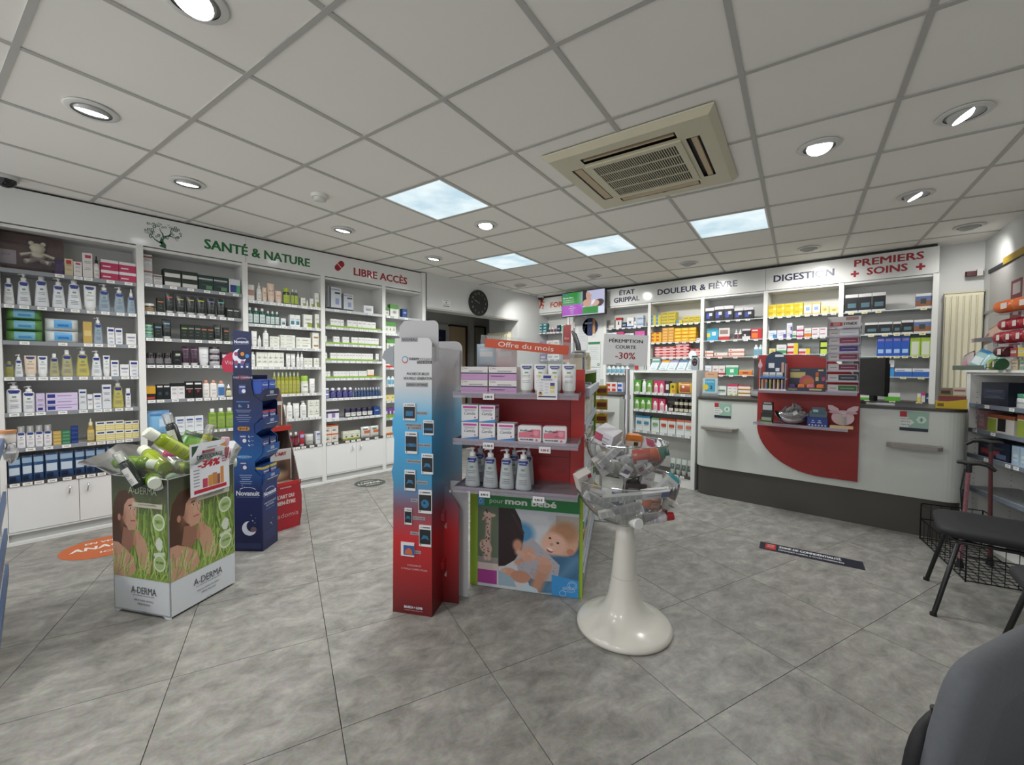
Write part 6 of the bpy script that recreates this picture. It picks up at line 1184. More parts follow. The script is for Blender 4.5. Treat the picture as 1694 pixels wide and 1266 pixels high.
moon(q, O0, X_, Z_, .055, 1.385, .05, CRE)
for x, z, c in ((.03, 1.40, '#8a3c5c'), (.075, 1.40, '#c07c2c'), (.108, 1.385, '#3f7fc0'), (.03, 1.34, '#8a3c5c'), (.075, 1.34, '#7a4a7c')): q.disc(O0, X_, Z_, x, z, .014, M(c), .0014, n=14)
for x in (.03, .07, .108): q.rect(O0, X_, Z_, x - .014, 1.30, x + .014, 1.335, M('#3c4c84'), .0012).disc(O0, X_, Z_, x, 1.31, .007, CRE, .002, n=10)
def pill(x, z, w, h, c, m=CRE, s_=''): q.rect(O0, X_, Z_, x - w / 2, z - h / 2, x + w / 2, z + h / 2, M(c), .001).disc(O0, X_, Z_, x - w / 2, z, h / 2, M(c), .001, n=12).disc(O0, X_, Z_, x + w / 2, z, h / 2, M(c), .001, n=12); s_ and q.text(s_, O0, X_, Z_, x, z - h * .2, h * .4, m, off=.002)
pill(.075, 1.235, .06, .03, '#6a3050', s_='TOUT COMPRIMÉ'); pill(.072, 1.065, .09, .006, '#4a7ab8')
for zz in (1.14, .79, .60): q.rect(O0, X_, Z_, .045, zz - .02, .095, zz + .045, M('#34427a'), .001).disc(O0, X_, Z_, .08, zz, .014, CRE, .002, n=12).rect(O0, X_, Z_, .05, zz + .025, .09, zz + .034, M('#aab2cc'), .002)
q.text('1', O0, X_, Z_, .045, 1.025, .02, CRE).text('2', O0, X_, Z_, .11, 1.025, .02, CRE); moon(q, O0, X_, Z_, .06, 1.035, .009, M('#4a9ab8'))
lines(q, .02, .13, (1.005, .993, .97, .955, .94, .925), M('#7f88a8'), t=.0018); pill(.075, .875, .06, .028, '#b07a34', M('#4a3a2a'), 'TRIPLE'); pill(.075, .675, .055, .026, '#3a86c0', CRE, 'TRIPLE ACTION')
for z in (.82, .79, .76): moon(q, O0, X_, Z_, .115, z, .008, CRE); q.rect(O0, X_, Z_, .125, z - .002, .145, z + .002, M('#8f98b4'))
lines(q, .04, .13, (.545, .53, .515, .50, .485), M('#8f9cc4'), t=.0022)
moon(q, O0, X_, Z_, .105, .165, .052, M('#d6d8e4')); q.disc(O0, X_, Z_, .135, .155, .022, M('#6a5560'), .0006, n=16)
for x, z, r in ((.13, .22, .008), (.145, .205, .005), (.12, .26, .006), (.06, .47, .006), (.075, .46, .004), (.15, .24, .004)): q.sheet(O0, X_, Z_, [(x - r, z), (x - r * .2, z - r * .2), (x, z - r), (x + r * .2, z - r * .2), (x + r, z), (x + r * .2, z + r * .2), (x, z + r), (x - r * .2, z + r * .2)], CRE, .0015)
q.rect(O0, X_, Z_, .01, .02, .185, .06, M('#232c58'))
part('print', q, t); q = MB(); o2 = (.199, 0, 0); U2 = (0, 1, 0)
logo(q, o2, U2, Z_, .095, .385, .15); q.text('UNE BONNE NUIT', o2, U2, Z_, .095, .325, .012, CRE).text('DE SOMMEIL', o2, U2, Z_, .095, .305, .012, CRE); q.rect(o2, U2, Z_, .04, .285, .15, .289, M('#3a7ab8'))
for k in range(9): q.rect(o2, U2, Z_, .02, .06 + .008 * k, .16, .0625 + .008 * k, M('#3a4470'))
for x, z, r in ((.1, .17, .01), (.115, .155, .006), (.12, .2, .005)): q.sheet(o2, U2, Z_, [(x - r, z), (x - r * .2, z - r * .2), (x, z - r), (x + r * .2, z - r * .2), (x + r, z), (x + r * .2, z + r * .2), (x, z + r), (x - r * .2, z + r * .2)], CRE, .0015)
part('print', q, t)
for k, (z, tp, c) in enumerate(((.50, '#b8a028', '#1f4286'), (.70, '#22345c', '#1d3468'), (.90, '#a83a4a', '#23407c'), (1.10, '#2a4290', '#274aa0'))):
    for j in range(2):
        a = .05 + .09 * j; q = MB().box(-.041, .041, 0, .10, 0, .115 if k == 3 else .095, M(c, .35)); h_ = .115 if k == 3 else .095
        q.rect(O0, X_, Z_, -.041, h_ - .016, .041, h_, M(tp)).rect((-.041, .1, 0), (0, -1, 0), Z_, 0, h_ - .016, .1, h_, M(tp)); logo(q, O0, X_, Z_, 0, h_ - .04, .06, .0016); moon(q, O0, X_, Z_, .006, .03, .015, CRE, .0016); q.rect(O0, X_, Z_, -.03, .045, -.005, .05, M('#b86a8c'), .001)
        p = FN.at(.20, z + .004, a)
        thing('sleep_aid_box', 'dark blue sleep-aid box with moon, %s tray of the navy stand, %s half' % (('lowest', 'second', 'third', 'top')[k], ('near', 'far')[j]), 'box', p, FN.phi + math.pi / 2, 'sleep-aid boxes in the navy stand', q)

# ---- red wellness stand behind it
FV = Frame((-3.59, 1.27), (-3.61, 1.44)); t = fempty('wellness_stand', 'red and brown cardboard stand behind the navy one, leaning shelves', 'display stand', FV)
RV = M('#a8242f', .45); RO = M('#b8342c', .45); BRN = M('#6d5c55', .6)
def red_ramp(): return RV
part('front_panel', MB().prism([(-.12, 0), (.165, 0), (.185, .12), (.185, .25), (.172, .36), (-.12, .36)], 0, .006, RV, 1), t)
q = MB()
for x in (-.12, .165): q.prism([(.0, 0), (.35, 0), (.36, 1.1), (.30, 1.12), (.20, .84), (.06, .52), (.0, .36)], x, x + .006, BRN, 0)
part('side_panel', q, t); part('back_panel', MB().box(-.12, .17, .35, .356, 0, 1.1, M('#8a7a70')), t)
for z, d in ((.36, .02), (.80, .16)):
    part('tray', MB().box(-.11, .165, d, .35, z - .01, z, M('#c9c2bc')).box(-.12, .185, d - .012, d, z - .02, z + .02, RO).text('VITADOMIA', (0, d - .012, 0), X_, Z_, -.05, z - .008, .012, M('#cfc4c0')), t)
vp = Paint(160, 120, '#6a4c38'); vp.ell(.3, .5, .25, .4, '#a88a6c', 20, .5); vp.ell(.65, .4, .2, .3, '#3a2a24', 0, .4); vp.ell(.5, .7, .3, .2, '#b59c80', 0, .6); VPM = vp.noise(.12, 5).mat('photo_print')
for z, d in ((.38, .08), (.82, .22)): part('photo_card', MB().box(-.10, .145, d + .002, d + .006, z, z + .26 if z < .5 else z + .2, M('#c9c4c0')), t); picture('photo_print', (-.09, d, z), X_, Z_, .225, .17, VPM, t)
q = MB().text("L'ART DU", O0, X_, Z_, .055, .255, .028, M('#dcc8c4'), width=.13, bold=.04).text('BIEN-ÊTRE', O0, X_, Z_, .055, .205, .028, M('#dcc8c4'), width=.15, bold=.04).text('Vitadomia', O0, X_, Z_, .035, .10, .036, M('#c89a98'), width=.24).rect(O0, X_, Z_, .01, .335, .10, .345, M('#c89a98')).text("L'ART", (0, .08, 0), X_, Z_, .06, .59, .024, RV, bold=.04)
part('lettering', q, t)
HCX, HCZ = FV.hit(367, 603, .3); HCX += .10
q = MB().prism([(HCX + .10 * math.cos(math.radians(a)), HCZ + .10 * math.sin(math.radians(a))) for a in range(-40, 221, 15)], .30, .305, M('#b8324e'), 1).text('Vitadomia', (0, .30, 0), X_, Z_, HCX, HCZ, .03, M('#d8b8c0'), width=.16); part('header_card', q, t)
part('header_edge', MB().tube([(-.05, .30, 1.16), (.05, .32, 1.06), (.16, .34, .92)], .012, M('#c8848c')), t)

# ---- tall cool-and-hot stand
FT = Frame((-1.95, 1.25), (-1.75, 1.36)); t = fempty('gel_pack_stand', 'tall cardboard stand fading from grey through blue to red', 'display stand', FT)
def fade():
    m = bpy.data.materials.new('fade_print'); m.use_nodes = True; nt = m.node_tree; b = nt.nodes['Principled BSDF']; N = nt.nodes.new
    tc = N('ShaderNodeTexCoord'); sx = N('ShaderNodeSeparateXYZ'); r = N('ShaderNodeValToRGB'); mr = N('ShaderNodeMapRange'); mr.inputs['From Max'].default_value = 1.5
    e = r.color_ramp.elements; e[0].position = 0; e[0].color = lin('#5c1518'); e[1].position = 1; e[1].color = lin('#c9c9cc')
    for p_, c in ((.12, '#8c1a20'), (.27, '#b22026'), (.38, '#7a4a58'), (.47, '#3c85ac'), (.62, '#3a97cb'), (.70, '#4ea3cf'), (.77, '#a4bccb'), (.82, '#c4c6c9')): k = e.new(p_); k.color = lin(c)
    nt.links.new(tc.outputs['Object'], sx.inputs[0]); nt.links.new(sx.outputs[2], mr.inputs[0]); nt.links.new(mr.outputs[0], r.inputs[0]); nt.links.new(r.outputs[0], b.inputs['Base Color']); b.inputs['Roughness'].default_value = .38; return m
FD = fade(); GC = M('#b4b3b6', .5)
rc = [(.225 - .03 + .03 * math.cos(math.radians(a)), 1.465 - .03 + .03 * math.sin(math.radians(a))) for a in range(0, 91, 15)]
part('front_panel', MB().prism([(0, 0), (.225, 0)] + rc + [(.018, 1.465), (.015, 1.06), (.004, 1.04), (.0, .98), (.012, .93), (.008, .80), (-.004, .76), (.006, .70)], 0, .006, FD, 1), t)
part('side_panel', MB().prism([(.006, .0), (.155, 0), (.19, .42), (.24, .60), (.47, .60), (.47, 1.42), (.006, 1.42)], .219, .225, FD, 0), t)
part('side_panel', MB().prism([(.006, .0), (.155, 0), (.19, .60), (.47, .60), (.47, 1.42), (.006, 1.42)], .01, .016, FD, 0), t)
hc = [(.24 - .03 + .03 * math.cos(math.radians(a)), 1.56 - .03 + .03 * math.sin(math.radians(a))) for a in range(0, 91, 15)]
part('header_card', MB().prism([(.018, 1.35), (.24, 1.35)] + hc + [(.045, 1.56), (.018, 1.53)], .05, .055, GC, 1), t)
bc = [(.235 - .05 + .05 * math.cos(math.radians(a)), 1.475 - .05 + .05 * math.sin(math.radians(a))) for a in range(0, 91, 15)]
part('header_card', MB().prism([(.016, 1.2), (.235, 1.2)] + bc + [(.016, 1.475)], .44, .445, GC, 1), t)
part('side_wing', MB().prism([(.225, .0), (.318, .0), (.318, .55), (.235, .66)], .152, .157, FD, 1), t); part('side_wing', MB().prism([(.24, .0), (.345, .0), (.345, .60), (.30, .665), (.24, .665)], .23, .235, M('#c4c6ca'), 1), t, 'white cardboard wing')
for z in (.45, .18): part('folded_tab', MB().prism([(.152, z), (.118, z + .02), (.118, z + .06), (.152, z + .08)], .226, .245, FD, 0).sheet((.246, 0, 0), (0, 1, 0), Z_, [(.12, z - .01), (.15, z - .035), (.152, z)], WHITE), t)
q = MB(); TX = M('#25262b', .4); SV = M('#97979b', .4); 
def tp(s_, x0, x1, y, hp, m, bar=None, **k):
    a, z = FT.hit(x0, y); b_, _ = FT.hit(x1, y); mpp = (b_ - a) / (x1 - x0)
    if bar: q.rect(O0, X_, Z_, a - .004, z - hp * mpp * .95, b_ + .004, z + hp * mpp * .95, M(bar))
    q.text(s_, O0, X_, Z_, (a + b_) / 2, z - hp * mpp / 2, hp * mpp, m, width=b_ - a, off=.002, **k)
SVH = '#97979b'
tp('NOUVEAU', 665, 690, 562, 4, TX, SVH, shear=.15); a, z = FT.hit(670, 595); q.disc(O0, X_, Z_, a, z, .018, M('#5d8fb4'), n=24).disc(O0, X_, Z_, a, z - .003, .017, M('#b8606a'), .0009, n=24, a0=180, a1=360).disc(O0, X_, Z_, a, z, .013, M('#c6c7ca'), .0014, n=20)
tp('THERM', 676, 692, 594, 4, TX, bold=.02); tp('COOL&HOT', 692.5, 717, 594.5, 4, M('#6a6b70')); tp('POCHES DE BILLES', 691, 713, 599.5, 2.2, M('#c6c7ca'), '#2a2a2e')
tp('POCHES DE BILLES', 673, 710, 618.5, 4, TX, shear=.15, bold=.01); tp('NOUVELLE GÉNÉRATION', 668, 715, 626, 4, TX, shear=.15, bold=.01); tp('DESIGN OPTIMISÉ', 673, 707, 636.5, 3.6, TX, SVH, shear=.15)
tp('UTILISABLES', 674, 697, 934.5, 2.6, M('#d0a8a8')); tp('À CHAUD COMME À FROID', 664, 707, 939.5, 2.8, M('#d0a8a8')); tp('BAUSCH + LOMB', 669, 699, 1003, 3.6, CRE, bold=.03); tp('LABORATOIRE CHAUVIN', 669, 699, 1008, 1.6, M('#b8a0a0'))
for x0, x1, y, s_ in ((690, 706, 683.5, 'MULTI-ZONES'), (672, 697, 703, 'MASQUE OCULAIRE'), (675, 697, 708, '& TEMPES'), (692, 712, 736.5, 'DOS & VENTRE'), (674, 695, 763, 'ARTICULATION'), (690, 706, 798, 'CERVICALES'), (681, 690, 827.5, 'GENOU'), (684, 702, 857, 'MULTI-ZONES'), (680, 692, 882, 'CHEVILLE'), (687, 695, 913.5, 'KIDS')): tp(s_, x0, x1, y, 2.6, TX, SVH)
part('lettering', q, t); a, z = FT.hit(632, 592, .02); part('folded_tab', MB().prism([(a, z), (a + .012, z + .035), (a + .05, z + .06), (.0, z + .06), (.0, z - .05), (a + .05, z - .04)][::-1], .02, .024, M('#8f959c'), 1), t)
GEL = M('#28668f', .3)
for k, (x0, y0, x1, y1) in enumerate(((668, 667, 688, 696), (701, 695, 718, 720), (671, 714, 691, 751), (698, 750, 717, 785), (670, 777, 688, 812), (693, 810, 715, 850), (670, 840, 682, 868), (694, 868, 714, 905), (664, 896, 686, 921))):
    a0, z1_ = FT.hit(x0, y0); a1, z0_ = FT.hit(x1, y1); w, h = a1 - a0, z1_ - z0_; q = MB().box(a0, a1, -.006, 0, z0_, z1_, M('#cdced0')); o = (0, -.006, 0)
    if k < 8:
        q.rect(o, X_, Z_, a0 + w * .04, z0_ + h * .12, a1 - w * .04, z0_ + h * .80, M('#15171b')).disc(o, X_, Z_, a0 + w * .18, z0_ + h * .9, w * .06, M('#6a9ac0'), .001, n=10).rect(o, X_, Z_, a0 + w * .3, z0_ + h * .88, a1 - w * .1, z0_ + h * .92, TX, .001)
        c_ = ((a0 + a1) / 2, z0_ + h * .42)
        if k == 0: q.rect(o, X_, Z_, c_[0] - w * .3, c_[1] - h * .15, c_[0] + w * .3, c_[1] + h * .13, GEL, .001)
        elif k in (1, 2): q.rect(o, X_, Z_, c_[0] - w * .32, c_[1] - h * .1, c_[0] + w * .32, c_[1] + h * .05, GEL, .001).disc(o, X_, Z_, c_[0] - w * .3, c_[1] - h * .03, w * .12, GEL, .001, n=10).disc(o, X_, Z_, c_[0] + w * .3, c_[1] - h * .03, w * .12, GEL, .001, n=10)
        elif k == 5: q.disc(o, X_, Z_, c_[0], c_[1], w * .3, GEL, .001, n=18).disc(o, X_, Z_, c_[0] - w * .05, c_[1] + w * .05, w * .08, M('#15171b'), .0015, n=10)
        else: q.sheet(o, X_, Z_, [(c_[0] - w * .34, c_[1] - h * .1), (c_[0], c_[1] - h * .03), (c_[0] + w * .34, c_[1] - h * .1), (c_[0] + w * .2, c_[1] + h * .1), (c_[0] - w * .15, c_[1] + h * .12)], GEL, .001)
        q.rect(o, X_, Z_, a0 + w * .1, z0_ + h * .04, a0 + w * .16, z0_ + h * .1, TX, .001)
    else: q.rect(o, X_, Z_, a0 + w * .2, z0_ + h * .1, a1, z0_ + h * .8, M('#34508c')).sheet(o, X_, Z_, [(a0 + w * .3, z0_ + h * .15), (a1 - w * .1, z0_ + h * .15), (a1 - w * .2, z0_ + h * .5), (a0 + w * .6, z0_ + h * .65), (a0 + w * .35, z0_ + h * .45)], M('#b8603c'), .001)
    part('sample_pack', q, t)

# ================================================================ MONTHLY OFFER GONDOLA
FG = Frame((-1.86, 1.73), phi=math.atan2(.459, .889)); t = fempty('gondola', 'red gondola end with clear shelves and a baby poster below', 'gondola', FG)
RG = M('#a3262a', .45); RG2 = M('#b8302c', .45)
part('end_panel', MB().box(0, .60, .02, .035, .0, 1.305, RG).box(.60, .675, .0, .035, .58, 1.305, RG2).box(0, .675, .012, .02, .585, .60, RG), t)
part('end_panel_seam', MB().box(.595, .602, .016, .02, .6, 1.16, M('#6a1518')).box(0, .6, .0185, .02, .995, .998, M('#7a1a1e')).box(0, .6, .0185, .02, .80, .803, M('#7a1a1e')), t)
part('spine', MB().box(.32, .35, .035, 1.25, 0, 1.30, M('#b4b2ae')), t); part('plinth', MB().box(0.0, .675, .035, 1.25, 0, .10, M('#8a8782')), t)
LG = M('#8fae2c', .45); part('lime_panel', MB().box(.0, .675, .0, .012, 0, .585, LG), t); part('lime_upright', MB().box(.35, .675, 1.25, 1.262, 0, 1.30, M('#7a9c34')), t)
for z, nm in ((1.165, 'upper'), (.912, 'middle'), (.652, 'lower')):
    part('clear_shelf', MB().box(.0, .665, -.27, .02, z, z + .008, ACR).box(-.002, .667, -.275, -.27, z - .012, z + .022, ACR).box(.0, .006, -.27, 0, z, z + .02, ACR).box(.659, .665, -.27, 0, z, z + .02, ACR), t)
SZ = [.12, .42, .70, .98, 1.30]; RL = M('#a9b2c2', .35)
for z in SZ:
    q = MB().box(.35, .672, .04, 1.245, z - .02, z, M('#c4c6c4')); q.box(.672, .680, .04, 1.245, z - .03, z + .012, RL) if z < 1.2 else None; part('side_shelf', q, t)
for z, s_ in ((1.17, 0), ): part('price_rail', MB().box(.675, .70, .05, 1.25, z - .02, z + .03, RL), t)
for a, z, s_, c in ((.20, 1.163, '3,90 €', TX), (.20, .905, '13,90 €', TX), (.50, .898, '9,90 €', RED), (.18, .645, '8,90 €', TX), (.47, .64, '9,90 €', TX)):
    part('price_tag', MB().box(a - .03, a + .03, -.280, -.277, z - .018, z + .014, M('#d8d6da')).text(s_, (0, -.280, 0), X_, Z_, a, z - .009, .011, c, bold=.03), t)
# baby poster
bp = Paint(400, 460, '#c2c6cc'); bp.poly([(0, 0), (1, 0), (1, .19), (0, .19)], '#1f7a3c'); bp.poly([(0, 0), (.07, 0), (.07, .08), (0, .08)], '#222e62'); bp.poly([(0, .08), (.07, .08), (.07, .18), (0, .18)], '#4a96c8')
bp.poly([(0, .19), (.215, .19), (.215, .80), (0, .80)], '#5d6a56'); bp.poly([(0, .70), (.215, .70), (.215, .82), (0, .82)], '#8a8584'); bp.poly([(0, .76), (.215, .76), (.215, .83), (0, .83)], '#c9b8b4')
G1, G2 = '#c8a89c', '#5a3c40'
bp.ell(.105, .27, .045, .028, G1, 20); bp.ell(.155, .275, .03, .017, G1); bp.stroke(.115, .29, .105, .55, .022, G1); bp.ell(.085, .60, .06, .075, G1, -20); bp.stroke(.07, .62, .085, .72, .016, G1); bp.stroke(.12, .60, .12, .72, .016, G1); bp.stroke(.09, .225, .10, .25, .006, '#2c2422'); bp.ell(.065, .31, .012, .03, '#b8928a', 30)
rs = np.random.RandomState(4)
for k in range(34): y = .30 + .40 * rs.rand(); x = .105 - (.03 if y > .55 else 0) + (rs.rand() - .5) * (.035 if y < .55 else .09); bp.ell(x, y, .006, .008, G2, soft=.2)
bp.poly([(0, .83), (.20, .83), (.20, .97), (0, .97)], '#a03a8a')
bp.grad(.192, .99, '#c6cbd2', '#b4bac2') if False else None
bp.poly([(.78, .22), (1, .22), (1, .5), (.78, .45)], '#a9a49c'); bp.poly([(.6, .60), (1, .45), (1, .95), (.55, 1.0), (.5, .85)], '#3d6687'); bp.poly([(.85, .50), (1, .44), (1, .62), (.88, .60)], '#2f5270'); bp.stroke(.72, .95, .98, .62, .05, '#557fa0', .7); bp.ell(.45, .42, .12, .10, '#4a88b4', 30, .3)
bp.ell(.84, .46, .155, .15, '#c99c86', -20); bp.ell(.87, .37, .13, .10, '#a87c5e', 15, .3, .85); bp.ell(.76, .50, .12, .11, '#d8ac98', 0, .2); bp.ell(.92, .56, .035, .03, '#b87c68'); bp.ell(.72, .55, .07, .05, '#dcb4a2', 0, .5, .8)
bp.ell(.725, .445, .013, .010, '#33302f', 20); bp.ell(.80, .485, .014, .010, '#33302f', 20); bp.ell(.725, .565, .032, .020, '#9c4448', 25); bp.ell(.727, .556, .030, .012, '#e8dcd8', 25); bp.ell(.74, .505, .018, .014, '#c08c7a'); bp.ell(.80, .565, .03, .02, '#dda898', 0, .5, .7); bp.ell(.70, .50, .025, .02, '#dda898', 0, .5, .6)
bp.poly([(.42, .55), (.55, .46), (.66, .56), (.82, .70), (.80, .86), (.60, .88), (.42, .82), (.38, .66)], '#a8a6ae')
for k in range(70): bp.ell(.42 + .36 * rs.rand(), .56 + .28 * rs.rand(), .005, .004, '#70707c', soft=.3, op=.6)
bp.poly([(.215, .19), (.38, .19), (.44, .30), (.47, .45), (.45, .58), (.38, .70), (.28, .77), (.215, .78)], '#2a1c1e'); bp.stroke(.36, .25, .46, .42, .012, '#3a282a'); bp.ell(.41, .55, .05, .06, '#b98872', 0, .3)
bp.stroke(.42, .62, .55, .66, .03, '#cba08e'); bp.ell(.52, .60, .06, .045, '#c99a86', 20); bp.stroke(.52, .62, .62, .66, .012, '#d0a492'); bp.stroke(.40, .72, .52, .66, .022, '#c0907c'); bp.ell(.50, .67, .045, .03, '#c89a88')
bp.stroke(.58, .98, .66, .78, .05, '#b98a74'); bp.ell(.68, .73, .065, .07, '#c2937e', 20); 
for k in range(4): bp.stroke(.64 + .028 * k, .70, .60 + .03 * k, .645, .013, '#c89a86')
bp.ell(.33, .83, .085, .045, '#c99880', 10); bp.ell(.44, .86, .10, .06, '#b98670', 0); bp.ell(.27, .82, .03, .025, '#d0a492'); bp.poly([(.215, .82), (.36, .88), (.40, .97), (.215, .97)], '#93a9b8'); bp.poly([(.48, .92), (.6, .96), (.62, 1), (.45, 1)], '#b8ccd6')
bp.poly([(.745, .80), (1, .83), (1, 1), (.745, 1)], '#3b8fce')
BPM = bp.noise(.02, 3).mat('baby_print')
pt = thing('baby_poster', 'large poster of a laughing baby and toy giraffe under the gondola shelves', 'poster', FG.at(0, 0, -.006), FG.phi)
part('board', MB().box(.05, .655, 0, .004, .002, .60, WHITE), pt); picture('print', (.05, 0, .002), X_, Z_, .605, .598, BPM, pt)
q = MB().text('Je veux le meilleur', (0, -.002, 0), X_, Z_, .125, .567, .026, M('#cfe0d2'), align='l', width=.33).text('pour', (0, -.002, 0), X_, Z_, .125, .512, .028, M('#cfe0d2'), align='l', width=.085).text('mon bébé', (0, -.002, 0), X_, Z_, .222, .512, .034, M('#e0e8e0'), align='l', width=.30, bold=.05).text('Bébé', (0, -.002, 0), X_, Z_, .072, .572, .008, CRE)
WL = M('#bcd8ec'); O3 = (0, -.003, 0)
def ring_line(q, cx_, cz_, rx, rz, a0=0, a1=360, w=.0022):
    for a in range(a0, a1, 20):
        p0, p1 = [(cx_ + rx * math.cos(math.radians(b)), cz_ + rz * math.sin(math.radians(b))) for b in (a, min(a + 20, a1))]; d = Vector((p1[0] - p0[0], p1[1] - p0[1])).normalized(); n_ = (-d.y * w / 2, d.x * w / 2)
        q.sheet(O3, X_, Z_, [(p0[0] + n_[0], p0[1] + n_[1]), (p0[0] - n_[0], p0[1] - n_[1]), (p1[0] - n_[0], p1[1] - n_[1]), (p1[0] + n_[0], p1[1] + n_[1])], WL, .0008)
ring_line(q, .62, .075, .026, .022); ring_line(q, .62, .075, .018, .015); ring_line(q, .595, .055, .03, .008, 0, 360); ring_line(q, .60, .045, .035, .010); ring_line(q, .565, .022, .018, .016)
ring_line(q, .071, .515, .009, .012); ring_line(q, .071, .53, .004, .006)
part('lettering', q, pt)
# header sign
tl = FG.at(.335, 1.437, 0.0)
t = thing('offer_sign', 'orange sign strip reading monthly offer on a clear holder', 'sign', (tl[0], tl[1], 1.437), FG.phi); t.rotation_euler = (0, math.radians(5.6), FG.phi)
part('strip', MB().box(-.248, .248, 0, .003, -.026, .026, M('#c24a26', .5)), t); part('holder', MB().box(-.275, .285, .003, .006, -.13, .045, SHEET), t)
part('lettering', MB().text('Offre du mois', O0, X_, Z_, .0, -.014, .029, M('#e6ded8'), width=.33, bold=.0), t)
# goods on the gondola shelves, photo edges -> metres
def grow(z, back, rows, nm, ztop=None):
    n = 0
    for sty, x0, x1, cnt, h, tiers in rows:
        desc, cat, fn = sty
        a0 = FG.px(x0, z, back)[0]; a1 = FG.px(x1, z, back)[0]; w = (a1 - a0) / cnt; ps = fn(round(w * .97, 3), h)
        for i in range(cnt):
            n += 1
            for tt in range(tiers):
                b = back + (.03 if cat in ('bottle', 'tube') else 0)
                place(ps, '%s, %s along%s on the %s clear gondola shelf' % (desc, ORDN[n - 1], '' if tiers == 1 else (' below', ' above')[tt], nm), cat, FG.at(a0 + w * (i + .5), z + tt * (h + .001), b), FG.phi, desc + ' rows')
def serum(w, h):
    q = MB().box(-w / 2, w / 2, 0, .13, 0, h, M('#d6d3d2', .42)); q.rect(O0, X_, Z_, -w / 2, 0, w / 2, h * .47, M('#bd93bd')).rect(O0, X_, Z_, -w / 2, h * .47, w / 2, h * .56, M('#23284e')).text('SÉRUM PHYSIOLOGIQUE', O0, X_, Z_, .01, h * .63, h * .07, TX, width=w * .5, bold=.02)
    q.disc(O0, X_, Z_, -w * .42, h * .87, h * .08, M('#b8882c'), n=16).disc(O0, X_, Z_, -w * .41, h * .87, h * .06, M('#d6d3d2'), .001, n=16).text('Gifrer', O0, X_, Z_, -w * .38, h * .84, h * .08, M('#5a4a60'), align='l'); lines(q, -w * .46, w * .1, (h * .32, h * .26), M('#8a5c8a'), t=.001); return [('serum_box', q.mesh('serum_box'), None)]
def camilia(w, h):
    q = MB().box(-w / 2, w / 2, 0, w * .9, 0, h, M('#dcdcde', .42)); q.rect(O0, X_, Z_, -w * .4, h * .80, w * .42, h * .92, M('#bf4a9c')).text('Camilia', O0, X_, Z_, -.0, h * .42, h * .17, M('#33374c'), width=w * .66, shear=.25)
    q.sheet(O0, X_, Z_, [(-w / 2, 0), (w / 2, 0), (w / 2, h * .2), (w * .1, h * .13), (-w / 2, h * .04)], M('#3f86c4')).rect(O0, X_, Z_, -w * .36, h * .70, w * .36, h * .725, INK).rect(O0, X_, Z_, -w * .3, h * .64, w * .3, h * .66, INK).disc(O0, X_, Z_, w * .32, h * .27, w * .05, M('#c8407c'), n=10)
    q.rect((w / 2, 0, 0), (0, 1, 0), Z_, .01, h * .80, w * .8, h * .92, M('#bf4a9c')).rect((w / 2, 0, 0), (0, 1, 0), Z_, .01, h * .3, w * .7, h * .36, INK); return [('lozenge_box', q.mesh('lozenge_box'), None)]
def rhinel(w, h):
    q = MB(); c = .012; pl = [(w / 2 - c + c * math.cos(math.radians(a + b)), 0) for a, b in ((0, 0),)]
    R4 = []
    for cx_, cz_, a0 in ((w / 2 - c, h - c, 0), (-w / 2 + c, h - c, 90), (-w / 2 + c, c, 180), (w / 2 - c, c, 270)): R4 += [(cx_ + c * math.cos(math.radians(a0 + a)), cz_ + c * math.sin(math.radians(a0 + a))) for a in (0, 30, 60, 90)]
    q.prism(R4, 0, .04, M('#d9d8da', .3), 1); q.rect(O0, X_, Z_, -w * .46, h * .27, w * .46, h * .78, M('#cf7284')).sheet(O0, X_, Z_, [(-w * .46, h * .58), (-w * .1, h * .62), (w * .12, h * .80), (-w * .46, h * .80)], M('#d9d8da'), .001).text('ProRhinel', O0, X_, Z_, -w * .14, h * .63, h * .13, M('#2a2c44'), width=w * .52, bold=.02, shear=.15, off=.002)
    q.disc(O0, X_, Z_, w * .28, h * .56, w * .11, M('#d8929e'), .0014, n=16).rect(O0, X_, Z_, w * .02, h * .38, w * .18, h * .42, M('#4a4c6a'), .0014).text('MOUCHE-BÉBÉ', O0, X_, Z_, -w * .12, h * .12, h * .08, M('#22304c'), width=w * .55, bold=.03).disc(O0, X_, Z_, w * .3, h * .14, w * .05, M('#cf7284'), .0009, n=12); return [('nasal_kit', q.mesh('nasal_kit'), None)]
def gt(w, h):
    ps = tube(w, h, '#dcdedd', '#b9bcb8', badge=NB, text='mustela'); return ps
SER = ('white and pink saline box', 'box', serum); CAM = ('white teething box with pink bar', 'box', camilia); RHI = ('rounded white and pink nasal kit', 'box', rhinel)
GT = ('large white navy-badged cream tube', 'tube', gt); GP = ('clear bluish pump bottle with navy badge', 'bottle', lambda w, h: bottle(w, h, '#c6cdd0', '#dcdddf', 'cone', 'pump', NB, see=.7, text='mustela', flat=.6))
grow(1.175, -.235, [(SER, 762, 807, 1, .071, 2), (SER, 808, 855, 1, .071, 2), (GT, 858, 952, 4, .158, 1)], 'upper')
grow(.922, -.225, [(CAM, 763, 791, 1, .094, 2), (CAM, 792, 819, 1, .094, 2), (CAM, 822, 851, 1, .094, 1), (RHI, 856, 896, 1, .088, 1), (RHI, 897, 937, 1, .088, 1)], 'middle')
grow(.662, -.235, [(GP, 766, 792, 1, .215, 1), (GP, 796, 822, 1, .215, 1), (GP, 823, 849, 1, .215, 1), (GP, 850, 878, 1, .215, 1)], 'lower')
GP2 = ('clear bluish pump bottle in the back row', 'bottle', GP[2]); grow(.662, -.13, [(GP2, 781, 803, 1, .215, 1), (GP2, 838, 860, 1, .215, 1), (GP2, 862, 882, 1, .215, 1)], 'lower')
